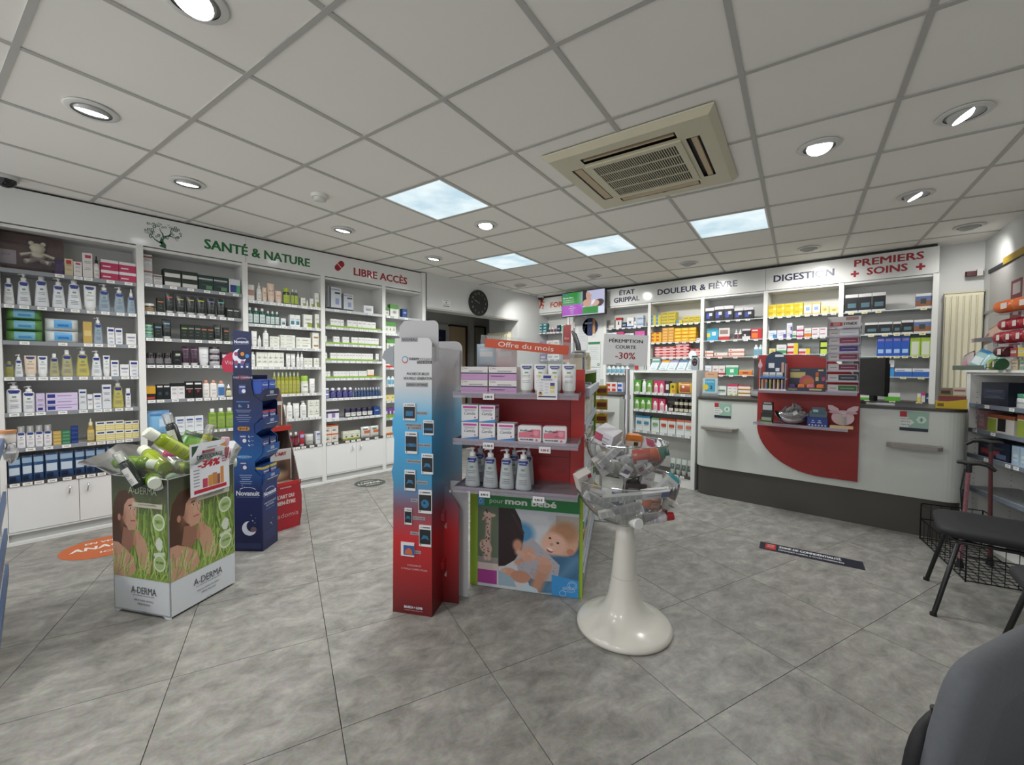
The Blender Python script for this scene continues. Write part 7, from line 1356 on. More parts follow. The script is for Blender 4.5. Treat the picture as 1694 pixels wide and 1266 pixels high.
a0, zz = FG.hit(905, 652, -.285)
q = MB().box(-.052, .052, 0, .002, 0, .128, M('#dcdcdf', .5)); q.rect(O0, X_, Z_, -.02, .108, .02, .122, NAVY if 0 else M(NB)).text('FÊTES EN PRIX !', O0, X_, Z_, 0, .097, .006, M('#3a3f70'), bold=.02).rect(O0, X_, Z_, -.045, .012, .045, .018, M('#222c50')).disc(O0, X_, Z_, -.034, .03, .011, M('#c99a5c'), n=10).disc(O0, X_, Z_, -.034, .034, .005, M('#3a2c24'), .001, n=8)
q.rect(O0, X_, Z_, .015, .07, .038, .085, M('#4a4488')).rect(O0, X_, Z_, .015, .055, .038, .068, M('#cfc050')).rect(O0, X_, Z_, .015, .035, .038, .048, M('#d6cc88')); lines(q, -.04, -.02, (.085, .07, .055, .045), M('#9aa0b8')); lines(q, -.012, .008, (.08, .065, .05, .035), M('#9aa0b8')); q.disc(O0, X_, Z_, -.04, .118, .007, M('#d8c860'), n=8).disc(O0, X_, Z_, .04, .116, .007, M('#d8c860'), n=8)
thing('offer_sheet', 'small white offer sheet leaning in front of the cream tubes', 'price sheet', FG.at(a0, 1.153, -.284), FG.phi, mb=q)
# goods on the gondola long side and its top
FS = Frame(FG.at(.672, 0, .04)[:2], phi=FG.phi + math.pi / 2)
side_styles = [('#c8cbb8', '#7f9a4a'), ('#d2d0c6', '#c9a83a'), ('#b8c4b0', '#5f8fb0'), ('#d4d2d2', '#a84a4a'), ('#c2c8d0', '#3a5a9a')]
cnt_ = 0
for zi, (z, hh, n) in enumerate(((.122, .22, 10), (.422, .2, 11), (.702, .2, 12), (.982, .24, 12))):
    for k in range(n):
        c, d = side_styles[(k * 3 + zi) % 5]; w = 1.15 / n * .86; h = hh * R.uniform(.72, .98)
        place(carton(round(w, 3), round(h, 2), .12, c, ((0, .6, 1, .85, d),), name='side_box'), 'pale upright carton, %s from the red end, %s shelf of the gondola long side' % (ORDN[k], ('lowest', 'second', 'third', 'top')[zi]), 'box', FS.at(.03 + (k + .5) * 1.15 / n, z, .012), FS.phi, 'cartons along the gondola side')
for k in range(7):
    c = ('#c9c4ae', '#32457c', '#c4c0b2', '#cfcabc', '#bdb6a2', '#b8b4a0', '#c8b53a')[k]
    place(carton(.055, .10 + .012 * (k % 3), .07, c, ((0, .7, 1, .9, '#9a9684'),), name='top_box'), 'small %s box standing on top of the gondola, %s from the red end' % (('cream', 'navy', 'ivory', 'pale', 'beige', 'sand', 'yellow')[k], ORDN[k]), 'box', FS.at(.06 + k * .12, 1.302, .02), FS.phi, 'boxes on top of the gondola')
for k in range(2): place(pouch(.14, .16, ('#9db0c0', '#c8a8ac')[k], ((.2, .5, .8, .7, '#d5cfd2'),), .05, 'bag'), '%s soft pack on the gondola top under the orange sign' % ('blue-grey', 'pink')[k], 'pouch', FG.at(.06 + .12 * k, 1.302, .12), FG.phi, 'soft packs')
for k in range(6): place(pouch(.10, .09, '#b08a24', ((.1, .3, .9, .7, '#7a2c1c'),), .04, 'sweet_bag'), 'yellow sweet bag hanging in the strip past the gondola, %s from the top' % ORDN[k], 'pouch', FG.at(.72, 1.08 - .12 * k, 1.29), FG.phi, 'yellow sweet bags')
thing('sweet_strip', 'clear hanging strip holding yellow sweet bags past the lime panel', 'hanging strip', FG.at(.72, 0, 1.345), FG.phi, mb=MB().box(-.015, .015, 0, .002, .42, 1.22, SHEET).box(-.012, .012, .0, .012, 0, .42, STEEL).box(-.08, .08, -.08, .08, 0, .012, STEEL))

# ================================================================ CLEARANCE BOWLS
BX, BY = -.97, 1.97; PW = M('#d3d1c8', .22, coat=.3)
t = thing('bowl_stand', 'white trumpet-foot stand carrying two clear bowls and a pole', 'display stand', (BX, BY, 0))
part('foot', MB().lathe([(.228, 0), (.237, .006), (.236, .02), (.222, .034), (.165, .055), (.125, .078), (.098, .115), (.080, .165), (.070, .225), (.065, .262)], PW, 48), t)
part('column', MB().lathe([(.0645, .263), (.055, .36), (.047, .45), (.043, .52), (.04, .525)], PW, 32), t)
def bowlmesh(r, h, z0, nm):
    P = [(.03, z0)] + [(r * math.sin(math.radians(a)) if a > 12 else .03 + .03 * a / 12, z0 + h * (1 - math.cos(math.radians(a)))) for a in range(12, 91, 6)]
    return MB().lathe(P, SHEET, 40, cap=False).lathe([(r, z0 + h), (r + .004, z0 + h + .003), (r - .001, z0 + h + .006), (r - .004, z0 + h)], clear('#d8dcdc', .35), 40, cap=False)
BL = thing('clear_bowl', 'larger clear bowl of short-dated goods, lower of the two', 'bowl', (BX, BY, 0), mb=bowlmesh(.255, .235, .53, 'l')); BU = thing('clear_bowl', 'smaller clear bowl of short-dated goods, upper of the two', 'bowl', (BX, BY, 0), mb=bowlmesh(.20, .18, .765, 'u'))
t = thing('sign_pole', 'slim chrome pole rising through both bowls', 'pole', (BX, BY, 0), mb=MB().tube([(0, 0, .525), (0, 0, 1.31)], .011, STEEL, 14).lathe([(.017, 1.16), (.017, 1.18)], STEEL, 14))
fa = math.atan2(.66, .75) - .03
t = thing('expiry_sign', 'white sign on the pole announcing short expiry minus 30 percent', 'sign', (BX - .004, BY - .015, 1.405), fa); t.rotation_euler = (0, .035, fa)
part('card', MB().box(-.108, .108, 0, .002, -.076, .076, M('#e4e5e6', .45)), t); part('holder', MB().box(-.045, -.02, -.006, .008, -.085, -.068, SHEET).box(.02, .045, -.006, .008, -.085, -.068, SHEET).box(-.11, .11, .003, .005, -.078, .078, SHEET), t)
q = MB(); BK = M('#1c1c20'); RR = M('#a02024')
q.text('PÉREMPTION', O0, X_, Z_, 0, .036, .0165, BK, width=.166, bold=.02).text('COURTE', O0, X_, Z_, 0, .006, .0165, BK, width=.10, bold=.02); q.text('-30%', O0, X_, Z_, 0, -.045, .032, RR, width=.098, bold=.015)
part('lettering', q, t)
def tilted(ps, label, cat, p, rot, g=None): return place(ps, label, cat, (BX + p[0], BY + p[1], p[2]), 0, g, tilt=rot)
VW = math.atan2(.66, .75)       # the axis across the view
def vp(a, b, z): return (a * math.cos(VW) - b * math.sin(VW), a * math.sin(VW) + b * math.cos(VW), z)   # a across, b away
BLI = lambda w, h: carton(w, h, .018, '#b9bab8', tuple((.04 + .16 * k, .12, .16 + .16 * k, .88, '#a2a4a4') for k in range(6)), name='blister_strip', ln=False)
UP = 'upper clear bowl'; LO = 'lower clear bowl'
items = [
 (carton(.10, .075, .09, '#cfcdd2', ((0, .25, .45, .8, '#b8506c'), (.5, .1, .95, .2, '#3a3c6c')), name='lotion_box'), 'large white and pink box sticking out of the ' + UP, 'box', vp(-.13, -.03, .93), (.25, .35, VW - .7)),
 (BLI(.16, .032), 'clear blister strip standing out by the pole, ' + UP, 'blister', vp(-.085, -.10, .885), (.2, -.75, VW)),
 (carton(.075, .055, .05, '#d0c8ba', ((0, .45, 1, 1, '#d07a2a'), (.5, .05, .8, .4, '#2a3a2a')), name='orange_box'), 'orange and white box on top behind the pole, ' + UP, 'box', vp(.03, -.02, .925), (.1, .1, VW + .1)),
 (carton(.08, .07, .07, '#d0ccd0', ((.1, .35, .95, .95, '#c04a6a'),), name='pink_box'), 'white box with pink side against the rim, ' + UP, 'box', vp(.125, -.02, .90), (-.5, .3, VW + .6)),
 (jar(.07, .12, '#a83a22', '#c05a32', '#d2ccd0'), 'lying red-orange jar with white label, ' + UP, 'jar', vp(.01, -.09, .885), (1.35, .1, VW + 1.2)),
 (carton(.07, .10, .04, '#b5b2b0', ((.1, .5, .9, .9, '#8a8a92'),), name='folded_box'), 'grey white box leaning at the side, ' + UP, 'box', vp(-.10, -.07, .80), (.3, -.6, VW)),
 (carton(.045, .055, .02, '#d2cfd2', ((.2, .3, .8, .7, '#8a6aa0'),), name='tag_card'), 'small tag card with violet code low in the ' + UP, 'card', vp(-.045, -.125, .80), (.3, .5, VW)),
 (carton(.045, .055, .02, '#cfccd0', ((.3, .3, .8, .7, '#a05a90'),), name='tag_card'), 'small tag card under the red-orange jar, ' + UP, 'card', vp(.045, -.125, .81), (.3, -.4, VW)),
 (BLI(.15, .035), 'clear blister strip crossing under the red-orange jar, ' + UP, 'blister', vp(.01, -.10, .825), (.2, .6, VW + .1)),
 (tube(.05, .12, '#3f7a6c', '#c8d0cc'), 'green tube lying behind the red-orange jar, ' + UP, 'tube', vp(.10, .02, .87), (.2, 1.3, VW)),
 (carton(.09, .05, .06, '#8a8684', ((.1, .2, .6, .8, '#5a6a80'),), name='grey_box'), 'grey blue box at the back of the ' + UP, 'box', vp(-.02, .06, .84), (.1, .4, VW + .9)),
 (carton(.10, .06, .06, '#a9a59c', ((.1, .2, .9, .5, '#7a7468'),), name='taupe_box'), 'taupe box at the very bottom of the ' + UP, 'box', vp(.0, -.04, .772), (.1, .1, VW + .3)),
 (bottle(.04, .11, '#c9cdd0', '#5f88a8', 'cyl', 'cap', label='#8fa4b8'), 'small bottle with blue cap near the pole, ' + UP, 'bottle', vp(-.04, -.02, .86), (1.2, .2, VW + .5)),
 (carton(.075, .09, .05, '#ccc6c0', ((.7, .7, .95, .95, '#9a3a44'),), name='cream_box'), 'cream box resting against the rim near the poster, ' + LO, 'box', vp(-.20, -.06, .715), (.3, -.4, VW + .3)),
 (BLI(.15, .035), 'clear blister strip at the side nearest the gondola, ' + LO, 'blister', vp(-.17, -.13, .665), (.2, .5, VW)),
 (BLI(.19, .032), 'long white blister strip lying across the middle, ' + LO, 'blister', vp(-.06, -.17, .695), (.5, -.06, VW + .1)),
 (BLI(.20, .034), 'long clear blister strip at the front, ' + LO, 'blister', vp(-.07, -.19, .64), (.2, -.25, VW)),
 (carton(.10, .06, .05, '#c6c2c6', ((.4, .1, .9, .8, '#a8506c'),), name='rose_box'), 'white box with rose panel under the blister strips, ' + LO, 'box', vp(-.16, -.05, .64), (.2, .3, VW + .3)),
 (carton(.13, .045, .03, '#d4d4d8', ((.7, .1, 1, .9, '#4a5aa0'),), name='thermometer_box'), 'slim white box with blue end lying on the strips, ' + LO, 'box', vp(.10, -.15, .70), (.6, -.12, VW)),
 (carton(.05, .11, .04, '#d5d8d6', ((0, .85, 1, 1, '#4aa8b0'), (.1, .1, .7, .3, '#5a4a44')), name='tall_white_box'), 'tilted white box with turquoise end over the rim, ' + LO, 'box', vp(.155, -.06, .70), (.1, .72, VW)),
 (carton(.06, .10, .04, '#cfcfcf', ((.1, .1, .9, .3, '#b9a8a0'),), name='white_box'), 'plain white box under the tilted turquoise one, ' + LO, 'box', vp(.09, -.03, .70), (-.1, .25, VW)),
 (carton(.05, .09, .05, '#15171a', ((.2, .2, .8, .8, '#c8ccd0'),), name='black_box'), 'black and white box behind, near the upper bowl, ' + LO, 'box', vp(.14, .05, .70), (.1, -.4, VW + .4)),
 (carton(.055, .05, .03, '#c6c4be', ((.3, .45, .7, .6, '#8a8a84'),), name='price_card'), 'blank pale card leaning on the glass, ' + LO, 'card', vp(.165, -.14, .64), (.2, .45, VW)),
 (bottle(.05, .14, '#c8c6c6', '#a82028', 'cyl', 'wide', label='#c9c4cc', flat=1), 'lying white bottle with red cap, ' + LO, 'bottle', vp(.05, -.14, .60), (0, 1.45, VW)),
 (bottle(.045, .11, '#c4c4c4', '#d8d8d8', 'cyl', 'cap', flat=1), 'lying white bottle with white cap in the centre, ' + LO, 'bottle', vp(-.06, -.12, .60), (0, 1.4, VW + .3)),
 (jar(.05, .05, '#cfcfcd', '#dadada'), 'small white jar on its side at the centre, ' + LO, 'jar', vp(-.01, -.17, .60), (1.5, 0, VW + .3)),
 (bottle(.05, .13, '#cfcdc8', '#d8d8d4', 'cyl', 'wide', flat=1), 'white bottle at the very bottom, ' + LO, 'bottle', vp(-.05, -.02, .565), (0, 1.5, VW)),
 (carton(.12, .06, .05, '#2c3a6c', ((.1, .2, .9, .7, '#c9ccd8'),), name='navy_box'), 'navy and white box low on the far side, ' + LO, 'box', vp(.02, .06, .60), (0, .1, VW + .4)),
 (tube(.05, .13, '#c9a83a', '#c8c8c4'), 'yellow tube behind the upper bowl, ' + LO, 'tube', vp(-.12, .08, .68), (.2, -1.1, VW)),
 (carton(.07, .05, .05, '#b5603a', ((.1, .2, .9, .7, '#d0a080'),), name='rust_box'), 'rust coloured box beneath the slim white one, ' + LO, 'box', vp(.11, -.10, .63), (.2, .2, VW + .5)),
 (carton(.10, .08, .06, '#4a4646', ((.1, .2, .6, .7, '#8a8684'),), name='dark_box'), 'dark box directly beneath the upper bowl, ' + LO, 'box', vp(.04, -.02, .66), (.2, .1, VW)),
]
for ps, lab, cat, p, rot in items: tilted(ps, lab, cat, p, rot)

# ================================================================ CHAIRS
CHB = M('#15161a', .7, bump=.1, scale=200); CHF = M('#111113', .35); CHG = M('#5c5f64', .85, var=.12, scale=90, bump=.2)
def padded(q, w, d, z0, z1, r, m, bulge=.012, ax='z', n=28):
    """cushion outline: rounded rectangle lofted with soft edges"""
    def ring(k, z):
        P = []
        for i in range(n):
            a = 2 * math.pi * i / n; c, s_ = math.cos(a), math.sin(a); e = .32
            P.append((math.copysign(abs(c) ** e, c) * w / 2 * k, math.copysign(abs(s_) ** e, s_) * d / 2 * k, z))
        return P
    L = [ring(.90, z0), ring(.97, z0 + (z1 - z0) * .15), ring(1, z0 + (z1 - z0) * .45), ring(.985, z0 + (z1 - z0) * .8), ring(.93, z1), ring(.6, z1 + bulge)]
    v = sum(L, []); q.add(v, [(k * n + i, k * n + (i + 1) % n, (k + 1) * n + (i + 1) % n, (k + 1) * n + i) for k in range(5) for i in range(n)], m, True); q.add(L[0], [tuple(range(n))[::-1]], m); q.add(L[-1], [tuple(range(n))], m, True); return q
def chair(x, y, rz, lab, seatm, legm=CHF, sw=.47, sd=.46, bh=.80):
    """faces local -y; origin on the floor under the seat centre"""
    t = thing('visitor_chair', lab, 'chair', (x, y, 0), rz)
    s_ = part('seat', padded(MB(), sw, sd, .425, .475, .1, seatm), t)
    b = part('backrest', padded(MB(), sw, .36, -.025, .02, .1, seatm), t); b.location = (0, sd / 2 + .045, bh - .17); b.rotation_euler = (math.radians(99), 0, 0)
    for a in (-1, 1):
        part('leg', MB().tube([(a * .19, -.10, .42), (a * .21, -.15, .40), (a * .255, -.235, .0)], .011, legm, 10).lathe([(.015, 0), (.015, .015)], BLACK, 10, cx=a * .255, cy=-.235), t)
        part('leg', MB().tube([(a * .19, .10, .42), (a * .21, .14, .40), (a * .255, .27, .0)], .011, legm, 10).lathe([(.015, 0), (.015, .015)], BLACK, 10, cx=a * .255, cy=.27), t)
        part('back_support', MB().tube([(a * .17, .12, .42), (a * .17, .22, .41), (a * .17, .275, .47), (a * .17, .30, bh - .12)], .010, legm, 10), t)
    part('seat_frame', MB().tube([(-.205, -.15, .41), (-.12, -.19, .425), (.12, -.19, .425), (.205, -.15, .41), (.205, .14, .41), (-.205, .14, .41)], .010, legm, 10, True), t)
    return t
chair(.46, 3.42, -math.pi / 2 , 'black chair nearest the counter, beside the walking sticks', CHB)
chair(.66, 2.62, -math.pi / 2 + .1, 'black chair between the counter-side chair and the grey one', CHB)
gc = chair(.4325, 1.13, math.radians(64.5), 'grey fabric chair closest to the camera', CHG)
sh = part('back_shell', padded(MB(), .50, .34, -.03, .0, .1, CHB), gc); sh.location = (.01, .305, .50); sh.rotation_euler = (math.radians(96), 0, 0)

# wire basket and walking sticks
WB = M('#1a1a1c', .4, .6); t = thing('wire_cane_rack', 'black wire rack on the floor holding two walking sticks', 'rack', (.485, 4.21, 0), math.radians(13))
q = MB()
for k in range(8): x = -.17 + .34 * k / 7; q.tube([(x, -.38, .01), (x, .38, .01)], .0025, WB, 5)
for k in range(15): y = -.38 + .76 * k / 14; q.tube([(-.17, y, .012), (.17, y, .012)], .0025, WB, 5)
part('wire_grid', q, t, kind='stuff')
q = MB()
for z in (.01, .16, .28): q.tube([(-.17, -.38, z), (.17, -.38, z), (.17, .38, z), (-.17, .38, z)], .004, WB, 6, True)
for a, b in ((-.17, -.38), (.17, -.38), (.17, .38), (-.17, .38)): q.tube([(a, b, 0), (a, b, .28)], .004, WB, 6)
part('frame', q, t)
q = MB()
for k in range(5):
    x = -.17 + .34 * (k + 1) / 6; q.tube([(x, -.38, .01), (x, -.38, .28)], .002, WB, 5); q.tube([(x, .38, .01), (x, .38, .28)], .002, WB, 5)
for k in range(9):
    y = -.38 + .76 * (k + 1) / 10; q.tube([(-.17, y, .01), (-.17, y, .16)], .002, WB, 5)
part('wire_sides', q, t, kind='stuff')
def cane(name, lab, x, y, topz, dx, dy, hd, col, spots):
    t = thing(name, lab, 'walking stick', (x, y, .016)); top = Vector((dx, dy, topz)); SH = M(col, .35, var=.6, scale=70)
    part('shaft', MB().tube([(0, 0, .03), tuple(top * .5), tuple(top)], .011, SH, 10), t); part('rubber_tip', MB().lathe([(.021, 0), (.019, .02), (.013, .06)], BLACK, 12), t)
    h = Vector((math.cos(hd), math.sin(hd), 0)); P = [top + h * a + Vector((0, 0, b)) for a, b in ((-.055, .018), (-.035, .022), (.0, .018), (.04, .026), (.08, .02), (.115, -.012))]
    part('handle', MB().tube([tuple(p) for p in P], [.010, .014, .016, .015, .014, .010], BLACK, 10).tube([tuple(top - Vector((0, 0, .04))), tuple(top + Vector((0, 0, .015)))], .015, BLACK, 10), t)
    if spots: part('wrist_strap', MB().tube([tuple(top + Vector((-.02, -.01, -.02))), tuple(top + Vector((-.035, -.02, -.15))), tuple(top + Vector((-.03, -.015, -.28))), tuple(top + Vector((-.024, -.015, -.15)))], .004, BLACK, 6), t)
cane('walking_stick', 'shorter walking stick with pink patterned shaft and wrist strap', .40, 4.02, .68, .02, -.03, -.2, '#8a5a62', True)
cane('walking_stick', 'taller walking stick with dark red speckled shaft', .555, 4.20, .80, -.015, .03, math.pi - .2, '#4c2024', False)

# ================================================================ SIDE DISPLAY UNIT by the counter end
FR_ = Frame((.495, 4.92), phi=math.atan2(-.934, .357))
RU = Bay(FR_, .025, .95, [1.055, .86, .66, .40], 'white side display unit at the counter end, piled with rolls and pouches', 'side display unit', depth=.33, end=True, base=.10, doors=False, top=1.31, rail='#6f7884')
part('top_panel', MB().box(-.06, .99, -.02, .345, 1.30, 1.318, LAM), RU.t)
q = MB()
for k in range(26): q.box(-.0002, .0006, .04, .046, .14 + .04 * k, .146 + .04 * k, M('#6a6a68')).box(-.0002, .0006, .26, .266, .14 + .04 * k, .146 + .04 * k, M('#6a6a68'))
part('peg_holes', q, RU.t, kind='stuff')
st('navyg', 'large dark navy gift carton', 'box', lambda w, h: carton(w, h, .14, '#1b2030', ((.1, .3, .9, .7, '#272e44'),)))
st('glassj', 'white jar with green glass top', 'jar', lambda w, h: jar(w, h, '#c9cdcd', '#3f8a6a'))
st('greenbt', 'green and white foot-care bottle', 'bottle', lambda w, h: bottle(w, h, '#2a7a50', '#c8d4d0', 'cone', 'cap'))
st('pinkw', 'rose wrapped soap box', 'box', lambda w, h: carton(w, h, .1, '#8f6a70', ((.2, .2, .8, .8, '#a88a8c'),)))
st('brownbox', 'white box with brown flaps', 'box', lambda w, h: carton(w, h, .16, '#c4c0b8', ((0, 0, .35, .75, '#8a9a3c'), (.4, .1, .7, .8, '#1c1c1c'), (0, .8, 1, 1, '#8a4a2c')), ln=False))
st('carbx', 'dark box with red car picture', 'box', lambda w, h: carton(w, h, .14, '#1a2236', ((.1, .2, .7, .5, '#8c2a30'), (.6, .1, .9, .35, '#5a6a8a'))))
st('ltblue', 'pale blue feeding bottle box', 'box', lambda w, h: carton(w, h, .08, '#a3bcd0', ((.2, .2, .8, .7, '#c9d8e2'),)))
st('greyw', 'grey white shampoo box', 'box', lambda w, h: carton(w, h, .08, '#b8b8b4', ((.2, .5, .8, .7, '#8a8c8a'),)))
def rfill(k, rows):
    n = 0; z = RU.zs[k]
    for sty, a0, a1, cnt, h in rows:
        desc, cat, fn = S[sty]; w = (a1 - a0) / cnt
        for i in range(cnt):
            n += 1; place(fn(round(w * .95, 3), h), '%s, %s along %s, side display unit' % (desc, ORDN[n - 1], ORDN[k] + ' shelf'), cat, FR_.at(a0 + w * (i + .5), z + .001, .03 + (w * .45 if cat in ('jar', 'bottle') else 0)), FR_.phi, desc + ' side unit'); RU.tagat(k, a0 + w * (i + .5) - .025)
rfill(0, [('navyg', .09, .38, 1, .17), ('glassj', .40, .56, 1, .10), ('greenbt', .60, .76, 2, .16), ('pinkw', .78, .92, 1, .12)])
rfill(1, [('pinkw', .06, .16, 1, .15), ('brownbox', .17, .45, 1, .13), ('brownbox', .46, .86, 1, .15)]); rfill(2, [('carbx', .08, .42, 1, .13), ('ltblue', .43, .58, 2, .13), ('greyw', .60, .82, 2, .13)])
t = thing('feeding_stand', 'clear corner glass shelf inside the side display unit', 'shelf', FR_.at(.03, .40), FR_.phi, mb=MB().box(0, .9, .02, .3, .0, .006, GLASS))
thing('plastic_bag', 'crumpled clear plastic bags on the floor of the side display unit', 'bag', FR_.at(.30, .135, .04), FR_.phi, mb=(lambda q: [q.lathe([(.001, 0), (.08 + .02 * (k % 2), .01), (.11, .04), (.07, .08), (.001, .1 + .01 * k)], clear('#e0e0e0', .5), 9, cx=.17 * k, cy=.1, sx=1.1, sy=.8, smooth=False) for k in range(3)] and q)(MB()))
# on top
TZ = 1.319
t = thing('pouch_tray', 'low grey tray of feeding pouches reaching over the counter end', 'tray', FR_.at(-.10, TZ), FR_.phi, mb=MB().box(-.07, .30, -.02, .14, 0, .004, M('#5a625c')).box(-.07, .30, -.02, -.016, 0, .035, M('#5d6a60')))
place(pouch(.13, .13, '#b8a8a8', ((.0, .88, 1, 1, '#17181a'), (.2, .1, .7, .4, '#c88a9a')), .04, 'baby_pouch'), 'white pouch with black top edge in the grey tray', 'pouch', FR_.at(-.10, TZ + .02, .02), 0, tilt=(-.25, -.35, FR_.phi))
place(pouch(.17, .15, '#9cc0c4', ((.0, .85, 1, 1, '#3a86b8'), (.2, .2, .8, .6, '#cfdede')), .05, 'baby_pouch'), 'pale turquoise pouch with blue top edge in the grey tray', 'pouch', FR_.at(.04, TZ + .02, .0), 0, tilt=(-.35, .25, FR_.phi))
place(pouch(.15, .13, '#7fb8ac', ((.2, .2, .8, .8, '#a8d0c6'),), .05, 'baby_pouch'), 'mint green pouch at the end of the grey tray', 'pouch', FR_.at(.16, TZ + .02, .02), 0, tilt=(-.35, .1, FR_.phi))
t = thing('raised_tray', 'raised clear tray with orange-topped pouches above the grey tray', 'tray', FR_.at(.02, TZ + .215), FR_.phi, mb=MB().box(0, .30, 0, .16, 0, .004, ACR).box(0, .30, -.004, 0, 0, .03, ACR).box(.26, .28, .1, .12, -.215, 0, ACR).box(.05, .07, .1, .12, -.215, 0, ACR))
place(pouch(.14, .15, '#b89a8a', ((.0, .8, 1, 1, '#c87a4a'), (.3, .3, .5, .45, '#a03a34')), .05, 'snack_pouch'), 'beige pouch with orange top on the raised clear tray', 'pouch', FR_.at(.12, TZ + .222, .03), 0, tilt=(-.45, -.3, FR_.phi))
place(pouch(.13, .14, '#c0a294', ((.0, .8, 1, 1, '#c8743c'),), .05, 'snack_pouch'), 'second orange-topped pouch on the raised clear tray', 'pouch', FR_.at(.24, TZ + .222, .03), 0, tilt=(-.4, -.1, FR_.phi))
def roll(a, z, b, c, L, lab, r=.038, n=4):
    t = thing('plaster_roll', lab, 'roll', FR_.at(a, z + r, b), FR_.phi + 0); q = MB(); cm = M(c, .3); 
    for k in range(n):
        x0_ = L * k / n; v = []; m_ = 18
        for rr, x in ((r * .98, x0_), (r, x0_ + .004), (r, x0_ + L / n - .006), (r * .9, x0_ + L / n - .002)):
            for j in range(m_): g = 2 * math.pi * j / m_; v.append((x, rr * math.cos(g), rr * math.sin(g)))
        q.add(v, [(i * m_ + j, i * m_ + (j + 1) % m_, (i + 1) * m_ + (j + 1) % m_, (i + 1) * m_ + j) for i in range(3) for j in range(m_)], cm, True); q.add(v[:m_], [tuple(range(m_))], M('#c9bcb4', .3)); q.add(v[-m_:], [tuple(range(m_))], cm)
        q.rect((x0_ + L / n * .45, -r * 1.005, 0), (1, 0, 0), Z_, 0, -.02, L / n * .35, .02, M('#c9bdb8'))
    dd = (-.0004, 0, 0); q.disc(dd, (0, -1, 0), Z_, 0, 0, r * .85, cm, .0004, n=16); q.rect(dd, (0, -1, 0), Z_, -r * .6, -r * .22, r * .6, r * .22, M('#d2ccc8'), .001)
    part('roll', q, t); return t
roll(.36, TZ + .40, -.02, '#c8622a', .34, 'orange pack lying topmost on the side display unit', .045, 2)
roll(.33, TZ + .28, .02, '#9a2430', .40, 'upper row of crimson rolled tins on the side display unit', .042); roll(.38, TZ + .185, -.03, '#8f1c2a', .36, 'lower row of crimson rolled tins on the side display unit', .042)
roll(.40, TZ + .09, -.04, '#4a1c20', .1, 'single dark tin under the crimson rows', .036, 1); roll(.36, TZ + .0, -.05, '#8a9a3c', .04, 'yellow-green round tin beside the mint pouch', .04, 1); roll(.43, TZ + .0, -.06, '#2f5c3c', .04, 'dark green round tin beside the yellow-green one', .04, 1)
t = thing('wire_tower', 'clear stepped tower carrying the rolled tins', 'rack', FR_.at(.34, TZ), FR_.phi)
q = MB()
for z, d in ((.085, .0), (.178, .01), (.275, .03), (.392, .0)): q.box(0, .5, -.05 + d, .12, z, z + .004, ACR)
for x in (.01, .48): q.tube([(x, .12, 0), (x, .12, .5)], .004, STEEL, 6)
part('steps', q, t)
for k, (c, d) in enumerate((('#9a4a48', 'brick red'), ('#c0b04a', 'mustard'), ('#b09078', 'tan'))):
    place(carton(.06, .06, .05, c, ((.1, .4, .9, .7, '#cfc9be'),), name='small_tin_box'), 'small %s box on the lower step of the roll tower' % d, 'box', FR_.at(.53 + .068 * k, TZ + .09, -.04), FR_.phi, 'tower boxes')
for k, (c, d) in enumerate((('#c8b090', 'cream jar-shaped'), ('#8aa890', 'sage'), ('#26282a', 'black checked'))):
    place(carton(.06, .07, .05, c, ((.1, .3, .9, .5, '#d5cfc4'),), name='small_care_box'), 'small %s box on top of the side display unit' % d, 'box', FR_.at(.50 + .075 * k, TZ + .001, -.015), FR_.phi, 'care boxes')
# banner on the side wall
a0, z0 = FWR.hit(1641, 452); a1, z1 = FWR.hit(1641, 600); h = z0 - z1
t = thing('wall_banner', 'pale hanging banner with black rail and yellow tape on the side wall', 'banner', FWR.at(a0, z1, -.004), FWR.phi)
part('sheet', MB().box(0, 1.09 - a0, -.006, -.002, 0, h, M('#b9b7b4', .6, var=.06, scale=5)), t); part('rail', MB().box(-.03, 1.10 - a0, -.014, .0, h, h + .035, M('#2a2c30')), t)
b0 = FWR.hit(1665, 440)[0] - a0; part('tape', MB().box(b0, min(b0 + .5, 1.09 - a0), -.018, -.015, h + .005, h + .065, M('#b5952c')), t); b1 = FWR.hit(1676, 470)[0] - a0; q = MB(); o = (0, -.006, 0)
for a in (b1,): q.rect(o, X_, Z_, a, h * .05, a + .24, h * .80, M('#7a2430')).rect(o, X_, Z_, a + .04, h * .66, a + .2, h * .77, M('#c9bcbc'), .001).disc(o, X_, Z_, a + .12, h * .3, .06, M('#cfc4c0'), .001, n=14, ry=.1)
part('print', q, t)
t = thing('alarm_light', 'small dark red alarm lamp in the corner above the cream radiator', 'alarm lamp', (.62, 6.21, 2.27)); part('bracket', MB().box(.03, .07, -.03, .03, -.02, .05, M('#c4c2be')), t); part('lamp', MB().box(-.05, .03, -.04, .02, -.015, .03, M('#4a1820', .3), .01), t)

# ================================================================ FLOOR STICKERS
def sticker(lab, cx_, cy_, rx, ry, ang, c, lines_, rim=None):
    q = MB(); a = ang; u = (math.cos(a), math.sin(a), 0); v = (-math.sin(a), math.cos(a), 0); q.disc((0, 0, 0), u, v, 0, 0, rx, M(c, .5), .0012, ry=ry, n=48)
    if rim: q.disc((0, 0, 0), u, v, 0, 0, rx * .97, M(rim, .5), .0011, ry=ry * .97, n=48)
    for s_, y, h, w in lines_: q.text(s_, (0, 0, 0), u, v, 0, y, h, M('#d8d4cc', .5), width=w, bold=.03, off=.002)
    return thing('floor_sticker', lab, 'floor sticker', (cx_, cy_, .0), 0, None, q)
sticker('round orange floor sticker beside the printed dump bin', -4.22, .33, .25, .23, math.pi / 2 - .1, '#b85a24', (('EN VENTE', .10, .035, .24), ('ANACA3', -.03, .07, .38), ('ICI', -.14, .035, .07)), None)
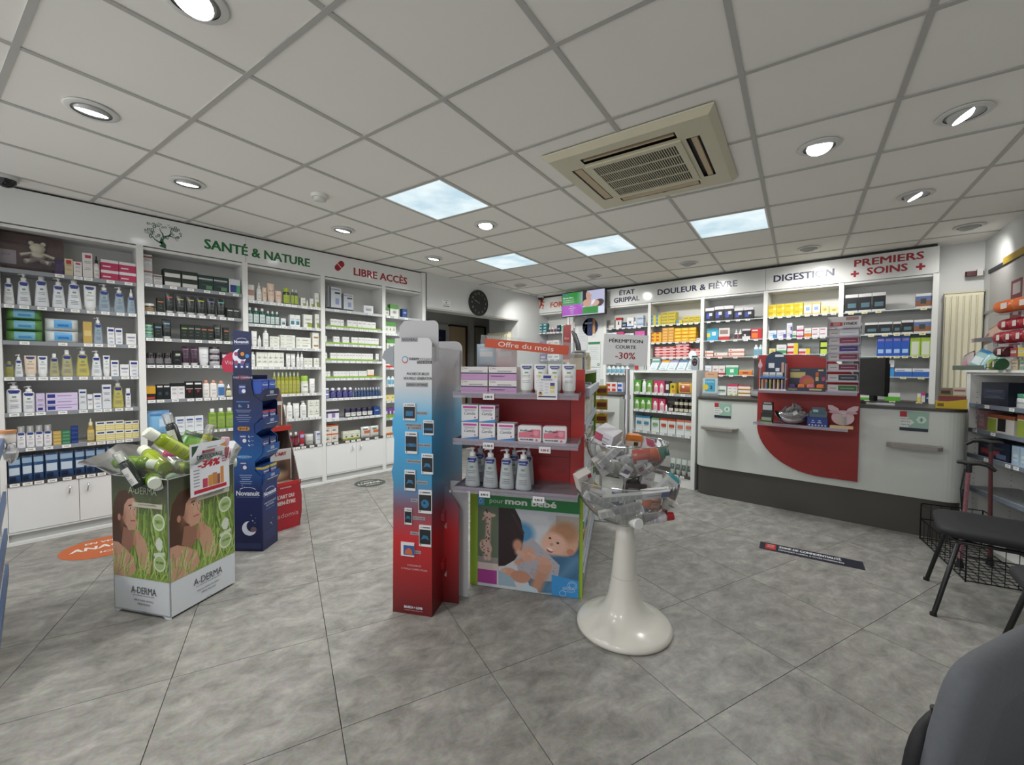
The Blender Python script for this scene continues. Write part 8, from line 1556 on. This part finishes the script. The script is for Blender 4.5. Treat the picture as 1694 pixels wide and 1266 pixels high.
sticker('round dark green floor sticker by the white cupboards', -4.35, 2.50, .17, .165, math.pi / 2 - .15, '#39423c', (('EN VENTE ICI', .08, .022, .15), ('LUXÉOL', -.02, .05, .26), ('EN VENTE ICI', -.09, .022, .15)), None)
P0, P1 = onz(1258, 896), onz(1427, 930); a = math.atan2(P1[1] - P0[1], P1[0] - P0[0]); w = math.hypot(P1[0] - P0[0], P1[1] - P0[1]); u, v = (math.cos(a), math.sin(a), 0), (-math.sin(a), math.cos(a), 0)
q = MB().rect(O0, u, v, 0, -.15, w, .0, M('#1b1f2c', .5), .0012).rect(O0, u, v, w * .06, -.125, w * .17, -.02, M('#a82c2c'), .0018).text('ZONE DE CONFIDENTIALITÉ', O0, u, v, w * .20, -.065, .036, M('#cfd2d4'), align='l', width=w * .60, bold=.03, off=.002).text('DEMANDEZ CONSEIL À VOTRE PHARMACIEN', O0, u, v, w * .20, -.115, .024, M('#b9bcc0'), align='l', width=w * .62, off=.002, bold=.02)
for k in range(3): q.rect(O0, u, v, w * .08, -.04 - .022 * k, w * .15, -.034 - .022 * k, M('#cfb8b4'), .0022)
thing('floor_strip', 'dark rectangular privacy notice stuck on the floor before the counter', 'floor sticker', (P0[0], P0[1], 0), 0, None, q)

# ================================================================ shelving end by the entrance (its blue rails reach into view)
t = thing('entrance_gondola', 'low white shelf end with blue price rails, beside the first cupboards', 'shelving', (-3.5, -.12, 0))
part('side_panel', MB().box(0, .02, -.42, -.01, 0, .95, LAM), t); part('plinth', MB().box(0, 1.0, -.42, -.02, 0, .1, LAM), t)
BR = M('#4d6285', .45)
for z in (.21, .405, .605, .90): part('shelf', MB().box(.02, 1.0, -.42, -.005, z - .01, z, LAM).box(-.02, 1.0, -.004, .008, z - .03, z + .03, BR), t)
thing('cream_pot', 'small white pot with tan label at the shelf end by the entrance', 'jar', (-3.47, -.10, .902), 0, None, MB().lathe([(.03, 0), (.032, .03), (.028, .05)], M('#cfc8c0', .3), 14).lathe([(.034, .05), (.034, .065)], M('#b07a50'), 14))
thing('sweets_bag', 'clear bag hanging over the shelf end by the entrance', 'bag', (-3.45, -.09, .85), 0, None, MB().lathe([(.001, -.06), (.05, -.03), (.06, 0), (.03, .04), (.001, .05)], clear('#d8d8d8', .35), 10, sy=.5, smooth=False))

# ---- drop the private font curve, nothing else is left unlinked
bpy.data.objects.remove(_to)
